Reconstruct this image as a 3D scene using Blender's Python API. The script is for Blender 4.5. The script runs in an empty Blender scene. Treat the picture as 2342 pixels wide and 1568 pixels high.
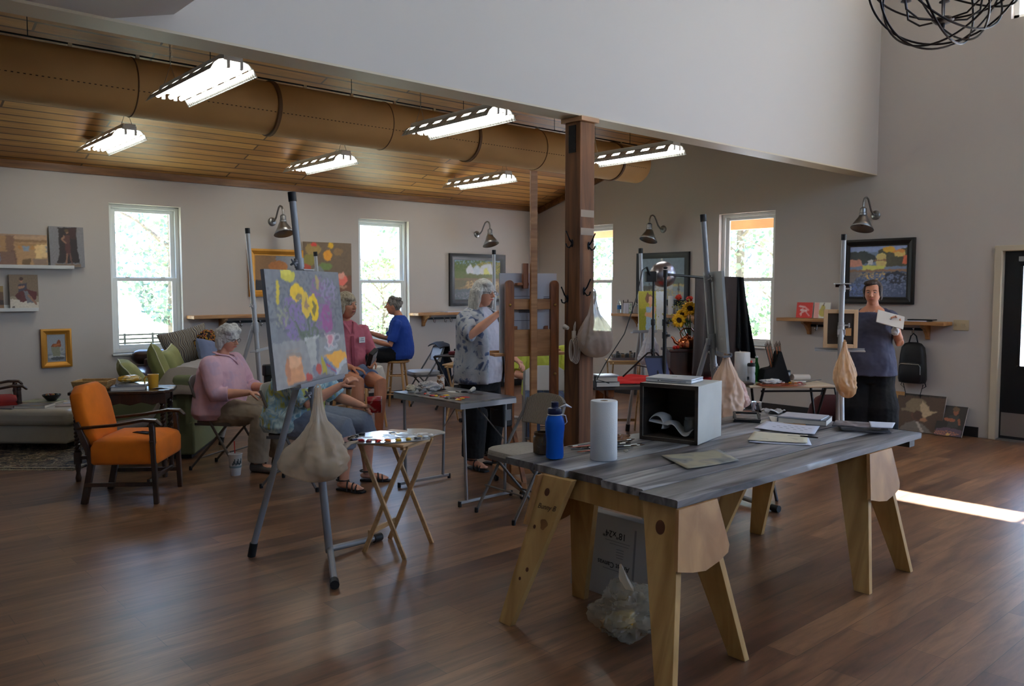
import bpy, math, random
from mathutils import Vector as V, Matrix as M, noise
from math import sin, cos, pi, radians as R, sqrt, atan2

sc = bpy.context.scene
col = sc.collection
# ---------------------------------------------------------------- camera
EYE = 1.62
FPX, PITCH, YAW = 1881.0, R(3.784), R(41.70)
cam_d = bpy.data.cameras.new('camera')
cam_d.sensor_width = 36.0
cam_d.lens = FPX * 36.0 / 2342.0
cam_d.clip_end = 400
cam = bpy.data.objects.new('camera', cam_d)
cam.location = (0, 0, EYE)
cam.rotation_euler = (pi / 2 - PITCH, 0, -YAW)
col.objects.link(cam)
sc.camera = cam
# ---------------------------------------------------------------- world, sun, window portals, exposure
sc.view_settings.view_transform = 'Standard'
sc.view_settings.look = 'None'
sc.view_settings.exposure = 0.0
sc.view_settings.gamma = 1.0
sc.view_settings.use_curve_mapping = False
sc.cycles.use_denoising = True
sc.cycles.sample_clamp_indirect = 6.0
sc.cycles.max_bounces = 8
sc.cycles.diffuse_bounces = 4
sc.cycles.glossy_bounces = 4
sc.cycles.transparent_max_bounces = 12
sc.cycles.caustics_reflective = False
sc.cycles.caustics_refractive = False
WORLD, SUN, TUBE = 7.6, 75.0, 15.5
w = bpy.data.worlds.new('world'); sc.world = w; w.use_nodes = True
bgn = w.node_tree.nodes['Background']
tc = w.node_tree.nodes.new('ShaderNodeTexCoord'); sp = w.node_tree.nodes.new('ShaderNodeSeparateXYZ')
rp = w.node_tree.nodes.new('ShaderNodeValToRGB')
w.node_tree.links.new(tc.outputs['Generated'], sp.inputs[0]); w.node_tree.links.new(sp.outputs['Z'], rp.inputs[0])
rp.color_ramp.elements[0].color = (0.56, 0.76, 1, 1); rp.color_ramp.elements[0].position = 0.0
rp.color_ramp.elements[1].color = (0.34, 0.55, 1, 1); rp.color_ramp.elements[1].position = 0.55
w.node_tree.links.new(rp.outputs[0], bgn.inputs[0])
bgn.inputs[1].default_value = WORLD

def light(name, kind, loc, rot, energy, color=(1, 1, 1), **kw):
    d = bpy.data.lights.new(name, kind); d.energy = energy; d.color = color
    for k, v in kw.items(): setattr(d, k, v)
    o = bpy.data.objects.new(name, d); o.location = loc; o.rotation_euler = rot; col.objects.link(o)
    return o
# the sun stands over the right wall and enters through its high window only (the porch roof and an added screen shade the rest)
sun_dir = V((-cos(R(55.4)), 0, -sin(R(55.4))))
light('sun', 'SUN', (14, 0, 12), sun_dir.to_track_quat('-Z', 'Y').to_euler(), SUN, (1, 0.96, 0.9), angle=R(0.5))

def portal(name, loc, rot, sx, sy):
    o = light(name, 'AREA', loc, rot, 1.0, shape='RECTANGLE', size=sx, size_y=sy)
    o.data.cycles.is_portal = True
XB, YA = 9.718, 10.215        # inner faces of the right and the back wall
YK = 4.45                     # face of the high upper wall over the studio's open side
NEAR_Y, LEFT_X, TOP = -4.0, -3.6, 6.4
W1, W2 = (2.885, 3.70, 0.862, 2.605), (6.185, 7.045, 0.838, 2.613)        # back wall windows x0 x1 z0 z1
W3, W4 = (8.552, 9.41, 0.85, 2.62), (5.762, 6.62, 0.85, 2.635)            # right wall windows y0 y1 z0 z1
DOOR = (2.13, 3.10, 0.0, 2.03)
HI = (-0.6, 3.09, 4.42, 5.75)                                             # high window in the right wall
GLZ = (-3.3, 1.75, 0.25, 3.9)                                            # wide glazing right of the door, out of the picture
NEARW = [(0.2, 2.2, 3.7, 5.5), (3.4, 5.4, 3.7, 5.5), (6.6, 8.6, 3.7, 5.5)]  # high windows behind the camera
for i, (a, b, c, d) in enumerate((W1, W2)):
    portal('portal', ((a + b) / 2, YA + .17, (c + d) / 2), (-pi / 2, 0, 0), b - a, d - c)
for i, (a, b, c, d) in enumerate((W3, W4, DOOR, HI, GLZ)):
    portal('portal', (XB + .17, (a + b) / 2, (c + d) / 2), (0, pi / 2, 0), d - c, b - a)
for (a, b, c, d) in NEARW:
    portal('portal', ((a + b) / 2, NEAR_Y - .17, (c + d) / 2), (pi / 2, 0, 0), b - a, d - c)

# ---------------------------------------------------------------- pixel rays of the photograph onto real planes
CF = V((sin(YAW) * cos(PITCH), cos(YAW) * cos(PITCH), -sin(PITCH)))
CR = V((cos(YAW), -sin(YAW), 0)); CU = CR.cross(CF)
C0 = V((0, 0, EYE))
def ray(px, py): return CF + CR * ((px - 1171) / FPX) - CU * ((py - 784) / FPX)
def G(px, py, z=0.0):                 # point on a level surface at height z
    d = ray(px, py); return C0 + d * ((z - EYE) / d.z)
def BW(px, py, x=XB):                 # (y, z) on the right wall
    d = ray(px, py); p = C0 + d * (x / d.x); return p.y, p.z
def AW(px, py, y=YA):                 # (x, z) on the back wall
    d = ray(px, py); p = C0 + d * (y / d.y); return p.x, p.z
def AT(px, py, dist): return C0 + ray(px, py) * dist
def DEP(p): return (V(p) - C0).dot(CF)
def ZAT(py, p): return AT(1171, py, DEP((p[0], p[1], 1.2))).z

# ---------------------------------------------------------------- materials
def lin(c, k=1.0):
    o = []
    for v in c:
        v = v / 255.0
        v = v / 12.92 if v <= .04045 else ((v + .055) / 1.055) ** 2.4
        o.append(min(v * k, .92))
    return o
MATS = {}
def node(nt, t, **kw):
    n = nt.nodes.new('ShaderNode' + t)
    for k, v in kw.items():
        if k in n.inputs.keys() if isinstance(k, str) else False: n.inputs[k].default_value = v
        else: setattr(n, k, v)
    return n
def mat(name, c=(128, 128, 128), k=1.0, rough=.6, metal=0.0, var=None, bump=None, spec=.5, coat=0, trans=0, alpha=1, sheen=0,
        emis=None, stretch=None, c2=None, sss=0, ior=1.45):
    if name in MATS: return MATS[name]
    m = bpy.data.materials.new(name); m.use_nodes = True; nt = m.node_tree
    b = nt.nodes['Principled BSDF']
    base = lin(c, k)
    b.inputs['Base Color'].default_value = (*base, 1)
    b.inputs['Roughness'].default_value = rough; b.inputs['Metallic'].default_value = metal
    b.inputs['Specular IOR Level'].default_value = spec
    b.inputs['Coat Weight'].default_value = coat; b.inputs['Coat Roughness'].default_value = .12
    b.inputs['Transmission Weight'].default_value = trans; b.inputs['Alpha'].default_value = alpha; b.inputs['IOR'].default_value = ior
    b.inputs['Sheen Weight'].default_value = sheen
    if emis: b.inputs['Emission Color'].default_value = (*lin(emis[0]), 1); b.inputs['Emission Strength'].default_value = emis[1]
    if var or bump:
        tcn = node(nt, 'TexCoord'); mp = node(nt, 'Mapping')
        nt.links.new(tcn.outputs['Object'], mp.inputs[0])
        if stretch: mp.inputs['Scale'].default_value = stretch
    if var:
        s, amt = var
        n = node(nt, 'TexNoise'); n.inputs['Scale'].default_value = s; n.inputs['Detail'].default_value = 5
        nt.links.new(mp.outputs[0], n.inputs['Vector'])
        r = node(nt, 'ValToRGB'); r.color_ramp.elements[0].position = .3; r.color_ramp.elements[1].position = .7
        d2 = lin(c2, k) if c2 else [min(v * (1 + amt), .95) for v in base]
        d1 = base if c2 else [v * (1 - amt) for v in base]
        r.color_ramp.elements[0].color = (*d1, 1); r.color_ramp.elements[1].color = (*d2, 1)
        nt.links.new(n.outputs[0], r.inputs[0]); nt.links.new(r.outputs[0], b.inputs['Base Color'])
    if bump:
        s, st = bump
        n = node(nt, 'TexNoise'); n.inputs['Scale'].default_value = s; n.inputs['Detail'].default_value = 3
        nt.links.new(mp.outputs[0], n.inputs['Vector'])
        bp = node(nt, 'Bump'); bp.inputs['Strength'].default_value = st; bp.inputs['Distance'].default_value = .01
        nt.links.new(n.outputs[0], bp.inputs['Height']); nt.links.new(bp.outputs[0], b.inputs['Normal'])
    MATS[name] = m
    return m
def planks(name, c1, c2, k, length, width, groove, rough, axis='x', grain=.5, gdark=.35, coat=0, spec=.5, use='XY', gr_scale=9):
    """boards running along one axis: brick layout for the boards, stretched noise for the grain"""
    m = bpy.data.materials.new(name); m.use_nodes = True; nt = m.node_tree; b = nt.nodes['Principled BSDF']
    tcn = node(nt, 'TexCoord'); mp = node(nt, 'Mapping')
    nt.links.new(tcn.outputs['Object'], mp.inputs[0])
    if axis == 'y': mp.inputs['Rotation'].default_value = (0, 0, pi / 2)
    br = node(nt, 'TexBrick'); br.offset = .37; br.offset_frequency = 2
    br.inputs['Scale'].default_value = 1; br.inputs['Brick Width'].default_value = length; br.inputs['Row Height'].default_value = width
    br.inputs['Mortar Size'].default_value = groove; br.inputs['Mortar Smooth'].default_value = .2; br.inputs['Bias'].default_value = 0
    br.inputs['Color1'].default_value = (*lin(c1, k), 1); br.inputs['Color2'].default_value = (*lin(c2, k), 1)
    br.inputs['Mortar'].default_value = (*[v * gdark for v in lin(c1, k)], 1)
    nt.links.new(mp.outputs[0], br.inputs['Vector'])
    mg = node(nt, 'Mapping'); mg.inputs['Scale'].default_value = (.9, gr_scale, 1)
    nt.links.new(mp.outputs[0], mg.inputs[0])
    n = node(nt, 'TexNoise'); n.inputs['Scale'].default_value = 2.2; n.inputs['Detail'].default_value = 8; n.inputs['Roughness'].default_value = .65
    n.inputs['Distortion'].default_value = .6
    nt.links.new(mg.outputs[0], n.inputs['Vector'])
    r = node(nt, 'ValToRGB'); r.color_ramp.elements[0].position = .32; r.color_ramp.elements[1].position = .68
    r.color_ramp.elements[0].color = (1 - grain, 1 - grain, 1 - grain, 1); r.color_ramp.elements[1].color = (1.0 + grain * .4,) * 3 + (1,)
    nt.links.new(n.outputs[0], r.inputs[0])
    mx = node(nt, 'MixRGB'); mx.blend_type = 'MULTIPLY'; mx.inputs[0].default_value = 1
    nt.links.new(br.outputs[0], mx.inputs[1]); nt.links.new(r.outputs[0], mx.inputs[2]); nt.links.new(mx.outputs[0], b.inputs['Base Color'])
    b.inputs['Roughness'].default_value = rough; b.inputs['Coat Weight'].default_value = coat; b.inputs['Specular IOR Level'].default_value = spec
    bp = node(nt, 'Bump'); bp.inputs['Strength'].default_value = .12; bp.inputs['Distance'].default_value = .004
    nt.links.new(n.outputs[0], bp.inputs['Height']); nt.links.new(bp.outputs[0], b.inputs['Normal'])
    return m
def wood(name, c1, c2, k=1.0, rough=.5, scale=4, stretch=(1, 1, .08), bump=.06, coat=0):
    m = bpy.data.materials.new(name); m.use_nodes = True; nt = m.node_tree; b = nt.nodes['Principled BSDF']
    tcn = node(nt, 'TexCoord'); mp = node(nt, 'Mapping'); mp.inputs['Scale'].default_value = stretch
    nt.links.new(tcn.outputs['Object'], mp.inputs[0])
    n = node(nt, 'TexNoise'); n.inputs['Scale'].default_value = scale * 4; n.inputs['Detail'].default_value = 7; n.inputs['Distortion'].default_value = 1.2
    nt.links.new(mp.outputs[0], n.inputs['Vector'])
    r = node(nt, 'ValToRGB'); r.color_ramp.elements[0].position = .33; r.color_ramp.elements[1].position = .66
    r.color_ramp.elements[0].color = (*lin(c1, k), 1); r.color_ramp.elements[1].color = (*lin(c2, k), 1)
    nt.links.new(n.outputs[0], r.inputs[0]); nt.links.new(r.outputs[0], b.inputs['Base Color'])
    b.inputs['Roughness'].default_value = rough; b.inputs['Coat Weight'].default_value = coat
    bp = node(nt, 'Bump'); bp.inputs['Strength'].default_value = bump; bp.inputs['Distance'].default_value = .005
    nt.links.new(n.outputs[0], bp.inputs['Height']); nt.links.new(bp.outputs[0], b.inputs['Normal'])
    MATS[name] = m
    return m
def patches(name, cols, k=1.0, scale=10, rough=.85, sheen=0, kind='noise', detail=2, dist=.5, stretch=None):
    """printed cloth: several flat colours laid out by noise"""
    if name in MATS: return MATS[name]
    m = bpy.data.materials.new(name); m.use_nodes = True; nt = m.node_tree; b = nt.nodes['Principled BSDF']
    tcn = node(nt, 'TexCoord'); mp = node(nt, 'Mapping'); nt.links.new(tcn.outputs['Object'], mp.inputs[0])
    if stretch: mp.inputs['Scale'].default_value = stretch
    if kind == 'noise':
        n = node(nt, 'TexNoise'); n.inputs['Scale'].default_value = scale; n.inputs['Detail'].default_value = detail; n.inputs['Distortion'].default_value = dist
    elif kind == 'wave':
        n = node(nt, 'TexWave'); n.inputs['Scale'].default_value = scale; n.inputs['Distortion'].default_value = dist; n.inputs['Detail'].default_value = detail
    elif kind == 'voro':
        n = node(nt, 'TexVoronoi'); n.inputs['Scale'].default_value = scale
    nt.links.new(mp.outputs[0], n.inputs['Vector'])
    r = node(nt, 'ValToRGB'); r.color_ramp.interpolation = 'EASE' if kind != 'wave' else 'CONSTANT'
    els = r.color_ramp.elements
    while len(els) < len(cols): els.new(.5)
    for i, (p, c) in enumerate(cols): els[i].position = p; els[i].color = (*lin(c, k), 1)
    nt.links.new(n.outputs['Distance'] if kind == 'voro' else n.outputs[0], r.inputs[0]); nt.links.new(r.outputs[0], b.inputs['Base Color'])
    b.inputs['Roughness'].default_value = rough; b.inputs['Sheen Weight'].default_value = sheen
    MATS[name] = m
    return m
def film(name, c, k=1.0, clear=.45, rough=.25, var=None):
    """thin translucent plastic: partly see-through, partly a diffusing and shiny skin"""
    m = bpy.data.materials.new(name); m.use_nodes = True; nt = m.node_tree; b = nt.nodes['Principled BSDF']; out = nt.nodes['Material Output']
    b.inputs['Base Color'].default_value = (*lin(c, k), 1); b.inputs['Roughness'].default_value = rough
    tl = node(nt, 'BsdfTranslucent'); tl.inputs[0].default_value = (*lin(c, k), 1)
    tp = node(nt, 'BsdfTransparent')
    a = node(nt, 'MixShader'); a.inputs[0].default_value = .45; d = node(nt, 'MixShader'); d.inputs[0].default_value = clear
    nt.links.new(b.outputs[0], a.inputs[1]); nt.links.new(tl.outputs[0], a.inputs[2])
    nt.links.new(a.outputs[0], d.inputs[1]); nt.links.new(tp.outputs[0], d.inputs[2]); nt.links.new(d.outputs[0], out.inputs[0])
    MATS[name] = m
    return m
def pane_glass(name, tint=(1, 1, 1), gloss=.05):
    m = bpy.data.materials.new(name); m.use_nodes = True; nt = m.node_tree; out = nt.nodes['Material Output']
    nt.nodes.remove(nt.nodes['Principled BSDF'])
    tp = node(nt, 'BsdfTransparent'); tp.inputs[0].default_value = (*tint, 1)
    gl = node(nt, 'BsdfGlossy'); gl.inputs['Roughness'].default_value = .02
    mx = node(nt, 'MixShader'); mx.inputs[0].default_value = gloss
    nt.links.new(tp.outputs[0], mx.inputs[1]); nt.links.new(gl.outputs[0], mx.inputs[2]); nt.links.new(mx.outputs[0], out.inputs[0])
    MATS[name] = m
    return m
def paint_mat():
    if 'oil_paint' in MATS: return MATS['oil_paint']
    m = bpy.data.materials.new('oil_paint'); m.use_nodes = True; nt = m.node_tree; b = nt.nodes['Principled BSDF']
    a = node(nt, 'Attribute'); a.attribute_name = 'paint'
    tcn = node(nt, 'TexCoord'); n = node(nt, 'TexNoise'); n.inputs['Scale'].default_value = 60; n.inputs['Detail'].default_value = 4
    nt.links.new(tcn.outputs['Object'], n.inputs['Vector'])
    nt.links.new(a.outputs['Color'], b.inputs['Base Color']); b.inputs['Roughness'].default_value = .5
    bp = node(nt, 'Bump'); bp.inputs['Strength'].default_value = .25; bp.inputs['Distance'].default_value = .003
    nt.links.new(n.outputs[0], bp.inputs['Height']); nt.links.new(bp.outputs[0], b.inputs['Normal'])
    MATS['oil_paint'] = m
    return m

# ---------------------------------------------------------------- mesh building
def rot(rz=0, rx=0, ry=0): return M.Rotation(rz, 4, 'Z') @ M.Rotation(ry, 4, 'Y') @ M.Rotation(rx, 4, 'X')
def T(x=0, y=0, z=0): return M.Translation((x, y, z))
class MB:
    def __init__(s): s.v = []; s.f = []; s.mi = []; s.cl = None
    def add(s, vs, fs, m=None, mi=0):
        n = len(s.v)
        s.v += [tuple(m @ V(p)) for p in vs] if m is not None else [tuple(p) for p in vs]
        s.f += [tuple(i + n for i in f) for f in fs]; s.mi += [mi] * len(fs)
        return s
    def box(s, c, d, m=None, mi=0):
        x, y, z = c; a, b, h = d[0] / 2, d[1] / 2, d[2] / 2
        vs = [(x + i * a, y + j * b, z + k * h) for k in (-1, 1) for i, j in ((-1, -1), (1, -1), (1, 1), (-1, 1))]
        return s.add(vs, [(3, 2, 1, 0), (4, 5, 6, 7), (0, 1, 5, 4), (1, 2, 6, 5), (2, 3, 7, 6), (3, 0, 4, 7)], m, mi)
    def bar(s, p, q, w, h, up=(0, 0, 1), w2=None, h2=None, mi=0):
        """square-section bar from p to q; w across, h along 'up'"""
        p, q = V(p), V(q); d = (q - p).normalized(); u = V(up)
        x = d.cross(u)
        if x.length < 1e-4: x = d.cross(V((1, 0, 0)))
        x.normalize(); u = x.cross(d)
        w2 = w if w2 is None else w2; h2 = h if h2 is None else h2
        vs = [e + x * (i * a / 2) + u * (j * b / 2) for e, a, b in ((p, w, h), (q, w2, h2)) for i, j in ((-1, -1), (1, -1), (1, 1), (-1, 1))]
        return s.add(vs, [(3, 2, 1, 0), (4, 5, 6, 7), (0, 1, 5, 4), (1, 2, 6, 5), (2, 3, 7, 6), (3, 0, 4, 7)], None, mi)
    def tube(s, pts, r, n=10, closed=False, m=None, flat=1.0, mi=0, round_ends=False):
        pts = [V(p) for p in pts]
        if not hasattr(r, '__len__'): r = [r] * len(pts)
        r = list(r)
        if round_ends and not closed:
            a = (pts[0] - pts[1]).normalized(); b = (pts[-1] - pts[-2]).normalized()
            r0, r1 = r[0], r[-1]
            pre = [(pts[0] + a * r0 * sin(t), r0 * cos(t)) for t in (1.4, 1.05, .55)]
            post = [(pts[-1] + b * r1 * sin(t), r1 * cos(t)) for t in (.55, 1.05, 1.4)]
            pts = [p for p, _ in pre] + pts + [p for p, _ in post]; r = [q for _, q in pre] + r + [q for _, q in post]
        k = len(pts); vs = []; u = None
        for i in range(k):
            if closed: d = pts[(i + 1) % k] - pts[i - 1]
            else: d = pts[min(i + 1, k - 1)] - pts[max(i - 1, 0)]
            d.normalize()
            if u is None:
                u = d.cross(V((0, 0, 1)))
                if u.length < 1e-3: u = V((1, 0, 0))
            u = (u - d * u.dot(d)).normalized(); v = d.cross(u)
            for j in range(n):
                a = 2 * pi * j / n; vs.append(pts[i] + u * (cos(a) * r[i]) + v * (sin(a) * r[i] * flat))
        fs = []
        for i in range(k if closed else k - 1):
            for j in range(n):
                a, b = i * n + j, i * n + (j + 1) % n; c, d = ((i + 1) % k) * n + j, ((i + 1) % k) * n + (j + 1) % n
                fs.append((a, c, d, b))
        if not closed: fs += [tuple(range(n)), tuple(range((k - 1) * n, k * n))[::-1]]
        return s.add(vs, fs, m, mi)
    def lathe(s, prof, n=24, m=None, mi=0):
        vs = []; fs = []
        for r, z in prof:
            for j in range(n):
                a = 2 * pi * j / n; vs.append((r * cos(a), r * sin(a), z))
        for i in range(len(prof) - 1):
            for j in range(n):
                a, b = i * n + j, i * n + (j + 1) % n
                fs.append((a, b, b + n, a + n))
        fs += [tuple(range(n))[::-1], tuple(range((len(prof) - 1) * n, len(prof) * n))]
        return s.add(vs, fs, m, mi)
    def prism(s, poly, z0, z1, m=None, mi=0):
        n = len(poly); vs = [(x, y, z0) for x, y in poly] + [(x, y, z1) for x, y in poly]
        fs = [tuple(range(n))[::-1], tuple(range(n, 2 * n))] + [(i, (i + 1) % n, n + (i + 1) % n, n + i) for i in range(n)]
        return s.add(vs, fs, m, mi)
    def loft(s, rings, m=None, cap=True, mi=0):
        n = len(rings[0]); vs = [p for r in rings for p in r]; fs = []
        for i in range(len(rings) - 1):
            for j in range(n):
                a, b = i * n + j, i * n + (j + 1) % n; fs.append((a, b, b + n, a + n))
        if cap: fs += [tuple(range(n))[::-1], tuple(range((len(rings) - 1) * n, len(rings) * n))]
        return s.add(vs, fs, m, mi)
    def ell(s, c, r, n=18, k=12, m=None, mi=0):
        if not hasattr(r, '__len__'): r = (r, r, r)
        prof = [(max(sin(pi * i / k), 1e-3), -cos(pi * i / k)) for i in range(k + 1)]
        mm = T(*c) @ M.Diagonal((r[0], r[1], r[2], 1))
        return s.lathe(prof, n, (m @ mm) if m is not None else mm, mi)
    def sheet(s, fn, nu, nv, m=None, mi=0):
        vs = [fn(i / nu, j / nv) for j in range(nv + 1) for i in range(nu + 1)]
        fs = [(j * (nu + 1) + i, j * (nu + 1) + i + 1, (j + 1) * (nu + 1) + i + 1, (j + 1) * (nu + 1) + i) for j in range(nv) for i in range(nu)]
        return s.add(vs, fs, m, mi)
    def build(s, name, mats, parent=None, bevel=0, sub=0, solid=0, sharp=38, remesh=0, smooth=0, offset=-1, seg=2, disp=None):
        me = bpy.data.meshes.new(name); me.from_pydata(s.v, [], s.f)
        if not isinstance(mats, (list, tuple)): mats = [mats]
        for q in mats: me.materials.append(q)
        me.polygons.foreach_set('use_smooth', [True] * len(me.polygons))
        if len(mats) > 1: me.polygons.foreach_set('material_index', s.mi)
        if sharp and not remesh and not sub: me.set_sharp_from_angle(angle=R(sharp))
        if s.cl is not None:
            at = me.color_attributes.new('paint', 'FLOAT_COLOR', 'POINT')
            at.data.foreach_set('color', [x for c in s.cl for x in (*c, 1)])
        o = bpy.data.objects.new(name, me); col.objects.link(o)
        if parent: o.parent = parent
        if solid: md = o.modifiers.new('thick', 'SOLIDIFY'); md.thickness = solid; md.offset = offset
        if remesh:
            md = o.modifiers.new('fuse', 'REMESH'); md.mode = 'VOXEL'; md.voxel_size = remesh; md.use_smooth_shade = True
        if smooth: md = o.modifiers.new('soft', 'SMOOTH'); md.factor = .5; md.iterations = smooth
        if disp:
            tx = bpy.data.textures.new(name, 'CLOUDS'); tx.noise_scale = disp[0]; tx.noise_depth = 2
            md = o.modifiers.new('folds', 'DISPLACE'); md.texture = tx; md.strength = disp[1]; md.mid_level = .5; md.texture_coords = 'LOCAL'
        if bevel: md = o.modifiers.new('round', 'BEVEL'); md.width = bevel; md.segments = seg; md.limit_method = 'ANGLE'; md.angle_limit = R(40); md.harden_normals = False
        if sub: md = o.modifiers.new('sub', 'SUBSURF'); md.levels = sub; md.render_levels = sub
        return o
def tag(o, label=None, cat=None, group=None, kind=None):
    if label: o['label'] = label
    if cat: o['category'] = cat
    if group: o['group'] = group
    if kind: o['kind'] = kind
    return o
def thing(name, label, cat, loc=(0, 0, 0), rz=0, group=None, rx=0, ry=0):
    o = bpy.data.objects.new(name, None); o.empty_display_size = .1; o.location = loc; o.rotation_euler = (rx, ry, rz); col.objects.link(o)
    return tag(o, label, cat, group)
def solo(mb, name, mats, label, cat, loc=(0, 0, 0), rz=0, group=None, rx=0, ry=0, **kw):
    o = mb.build(name, mats, **kw); o.location = loc; o.rotation_euler = (rx, ry, rz)
    return tag(o, label, cat, group)
def struct(mb, name, mats, parent=None, **kw):
    o = mb.build(name, mats, parent, **kw)
    if not parent: o['kind'] = 'structure'
    return o
def kids(o): return [c for c in bpy.data.objects if c.parent == o]
def copy_tree(o, parent=None, loc=None, rz=None, label=None, group=None, top=True):
    ch = kids(o); c = o.copy(); col.objects.link(c); c.parent = parent
    if loc is not None: c.location = loc
    if rz is not None: c.rotation_euler[2] = rz
    if label: c['label'] = label
    if group: c['group'] = group
    for x in ch: copy_tree(x, c)
    return c
def label_sub(o, l): o['label'] = l; return o
def text_mesh(s, size, name, m, parent=None, ext=.0004, align='CENTER', font_shear=0):
    cu = bpy.data.curves.new(name, 'FONT'); cu.body = s; cu.size = size; cu.align_x = align; cu.align_y = 'CENTER'; cu.extrude = ext; cu.shear = font_shear
    o0 = bpy.data.objects.new(name, cu); col.objects.link(o0)
    dg = bpy.context.evaluated_depsgraph_get(); me = bpy.data.meshes.new_from_object(o0.evaluated_get(dg))
    col.objects.unlink(o0); bpy.data.objects.remove(o0)
    me.materials.clear(); me.materials.append(m); me.name = name
    o = bpy.data.objects.new(name, me); col.objects.link(o)
    if parent: o.parent = parent
    return o
def rnd(seed): return random.Random(seed)
def crumple(seed, r, sq=(1, 1, 1), amp=.35, freq=2.2, n=28, k=20):
    """a crushed, faceted lump: an ellipsoid pushed about by ridged noise"""
    mb = MB(); mb.ell((0, 0, 0), 1, n, k); o = V((seed * 7.3, seed * 3.1, seed))
    out = []
    for p in mb.v:
        q = V(p); d = 1 + amp * (noise.noise(q * freq + o) + .5 * (1 - abs(noise.noise(q * freq * 2.1 + o * 2)) * 2) - .25)
        out.append((q.x * d * r * sq[0], q.y * d * r * sq[1], q.z * d * r * sq[2]))
    mb.v = out
    return mb
# ================================================================ THE SETTING
m_wall = mat('wall_paint', (198, 190, 182), rough=.75, bump=(180, .03))
m_white = mat('white_vinyl', (238, 240, 236), rough=.4)
m_cream = mat('cream_trim', (203, 189, 164), rough=.5)
m_base = mat('black_rubber_base', (38, 34, 33), rough=.5)
m_glass = pane_glass('window_glass')
m_floor = planks('plank_floor', (93, 62, 42), (140, 101, 70), 1.0, 1.25, .15, .0015, .335, grain=.6, gdark=.5, spec=.85, gr_scale=7)
m_ceil = planks('pine_ceiling', (154, 102, 46), (198, 148, 82), 1.0, 2.6, .135, .011, .5, grain=.3, gdark=.3, gr_scale=12)
m_trimw = wood('brown_trim', (96, 60, 26), (130, 86, 42), rough=.5, stretch=(.1, 1, 1))

def wall(name, axis, plane, thick, u0, u1, z0, z1, holes, m=m_wall):
    """wall slab standing on plane, growing by thick; axis 'x' runs along x"""
    us = sorted({u0, u1, *[h[0] for h in holes], *[h[1] for h in holes]}); zs = sorted({z0, z1, *[h[2] for h in holes], *[h[3] for h in holes]})
    mb = MB()
    for i in range(len(us) - 1):
        for j in range(len(zs) - 1):
            uc, zc = (us[i] + us[i + 1]) / 2, (zs[j] + zs[j + 1]) / 2
            if any(h[0] < uc < h[1] and h[2] < zc < h[3] for h in holes): continue
            d = us[i + 1] - us[i]; c = plane + thick / 2
            if axis == 'x': mb.box((uc, c, zc), (d, abs(thick), zs[j + 1] - zs[j]))
            else: mb.box((c, uc, zc), (abs(thick), d, zs[j + 1] - zs[j]))
    return struct(mb, name, m)
mb = MB(); mb.box(((LEFT_X + XB) / 2, (NEAR_Y + YA) / 2, -.06), (XB - LEFT_X + .4, YA - NEAR_Y + .4, .12)); struct(mb, 'floor', m_floor)
wall('wall_back', 'x', YA, .16, LEFT_X - .16, XB + .16, 0, 3.2, [W1, W2])
wall('wall_right', 'y', XB, .16, NEAR_Y, YA, 0, TOP, [W3, W4, DOOR, HI, GLZ])
wall('wall_left', 'y', LEFT_X, -.16, NEAR_Y, YA, 0, TOP, [])
wall('wall_near', 'x', NEAR_Y, -.16, LEFT_X, XB, 0, TOP, NEARW)
# the wall over the wide opening, with a board under it
mb = MB(); mb.box(((LEFT_X + XB) / 2, YK + .1, (2.96 + TOP) / 2), (XB - LEFT_X, .2, TOP - 2.96)); struct(mb, 'wall_upper', m_wall)
mb = MB(); mb.box(((LEFT_X + XB) / 2, YK + .1, 2.953), (XB - LEFT_X, .204, .014)); struct(mb, 'trim_1', m_cream)
# a boxed soffit in the corner above the opening
mb = MB(); mb.prism([(LEFT_X, 2.96), (1.30, 2.96), (1.605, 3.045), (1.605, TOP), (LEFT_X, TOP)], 0, 1.9, m=T(0, YK, 0) @ rot(0, pi / 2))
struct(mb, 'ceiling_soffit', m_wall)
mb = MB(); mb.box(((LEFT_X + XB) / 2, (NEAR_Y + YK) / 2, TOP + .06), (XB - LEFT_X + .3, YK - NEAR_Y + .4, .12)); struct(mb, 'ceiling_high', m_wall)
def CZ(y): return 2.985 + .286 * (YA - y)
mb = MB(); mb.prism([(YA + .2, CZ(YA + .2)), (YK + .15, CZ(YK + .15)), (YK + .15, CZ(YK + .15) + .12), (YA + .2, CZ(YA + .2) + .12)], LEFT_X - .2, XB + .2,
                   m=M(((0, 0, 1, 0), (1, 0, 0, 0), (0, 1, 0, 0), (0, 0, 0, 1))))
struct(mb, 'ceiling', m_ceil)
mb = MB(); mb.box(((LEFT_X + XB) / 2, YA - .015, 2.955), (XB - LEFT_X, .03, .09)); struct(mb, 'trim_2', m_trimw)
mb = MB(); mb.prism([(YA, CZ(YA) - .1), (YK + .2, CZ(YK + .2) - .1), (YK + .2, CZ(YK + .2)), (YA, CZ(YA))], XB - .03, XB,
                   m=M(((0, 0, 1, 0), (1, 0, 0, 0), (0, 1, 0, 0), (0, 0, 0, 1))))
struct(mb, 'trim_3', m_trimw)
mb = MB(); mb.box(((LEFT_X + XB) / 2, YA - .006, .055), (XB - LEFT_X, .012, .11)); struct(mb, 'baseboard_back', m_base)
mb = MB(); mb.box((XB - .006, (3.255 + YA) / 2, .055), (.012, YA - 3.255, .11)); struct(mb, 'baseboard_right', m_base)

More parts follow.
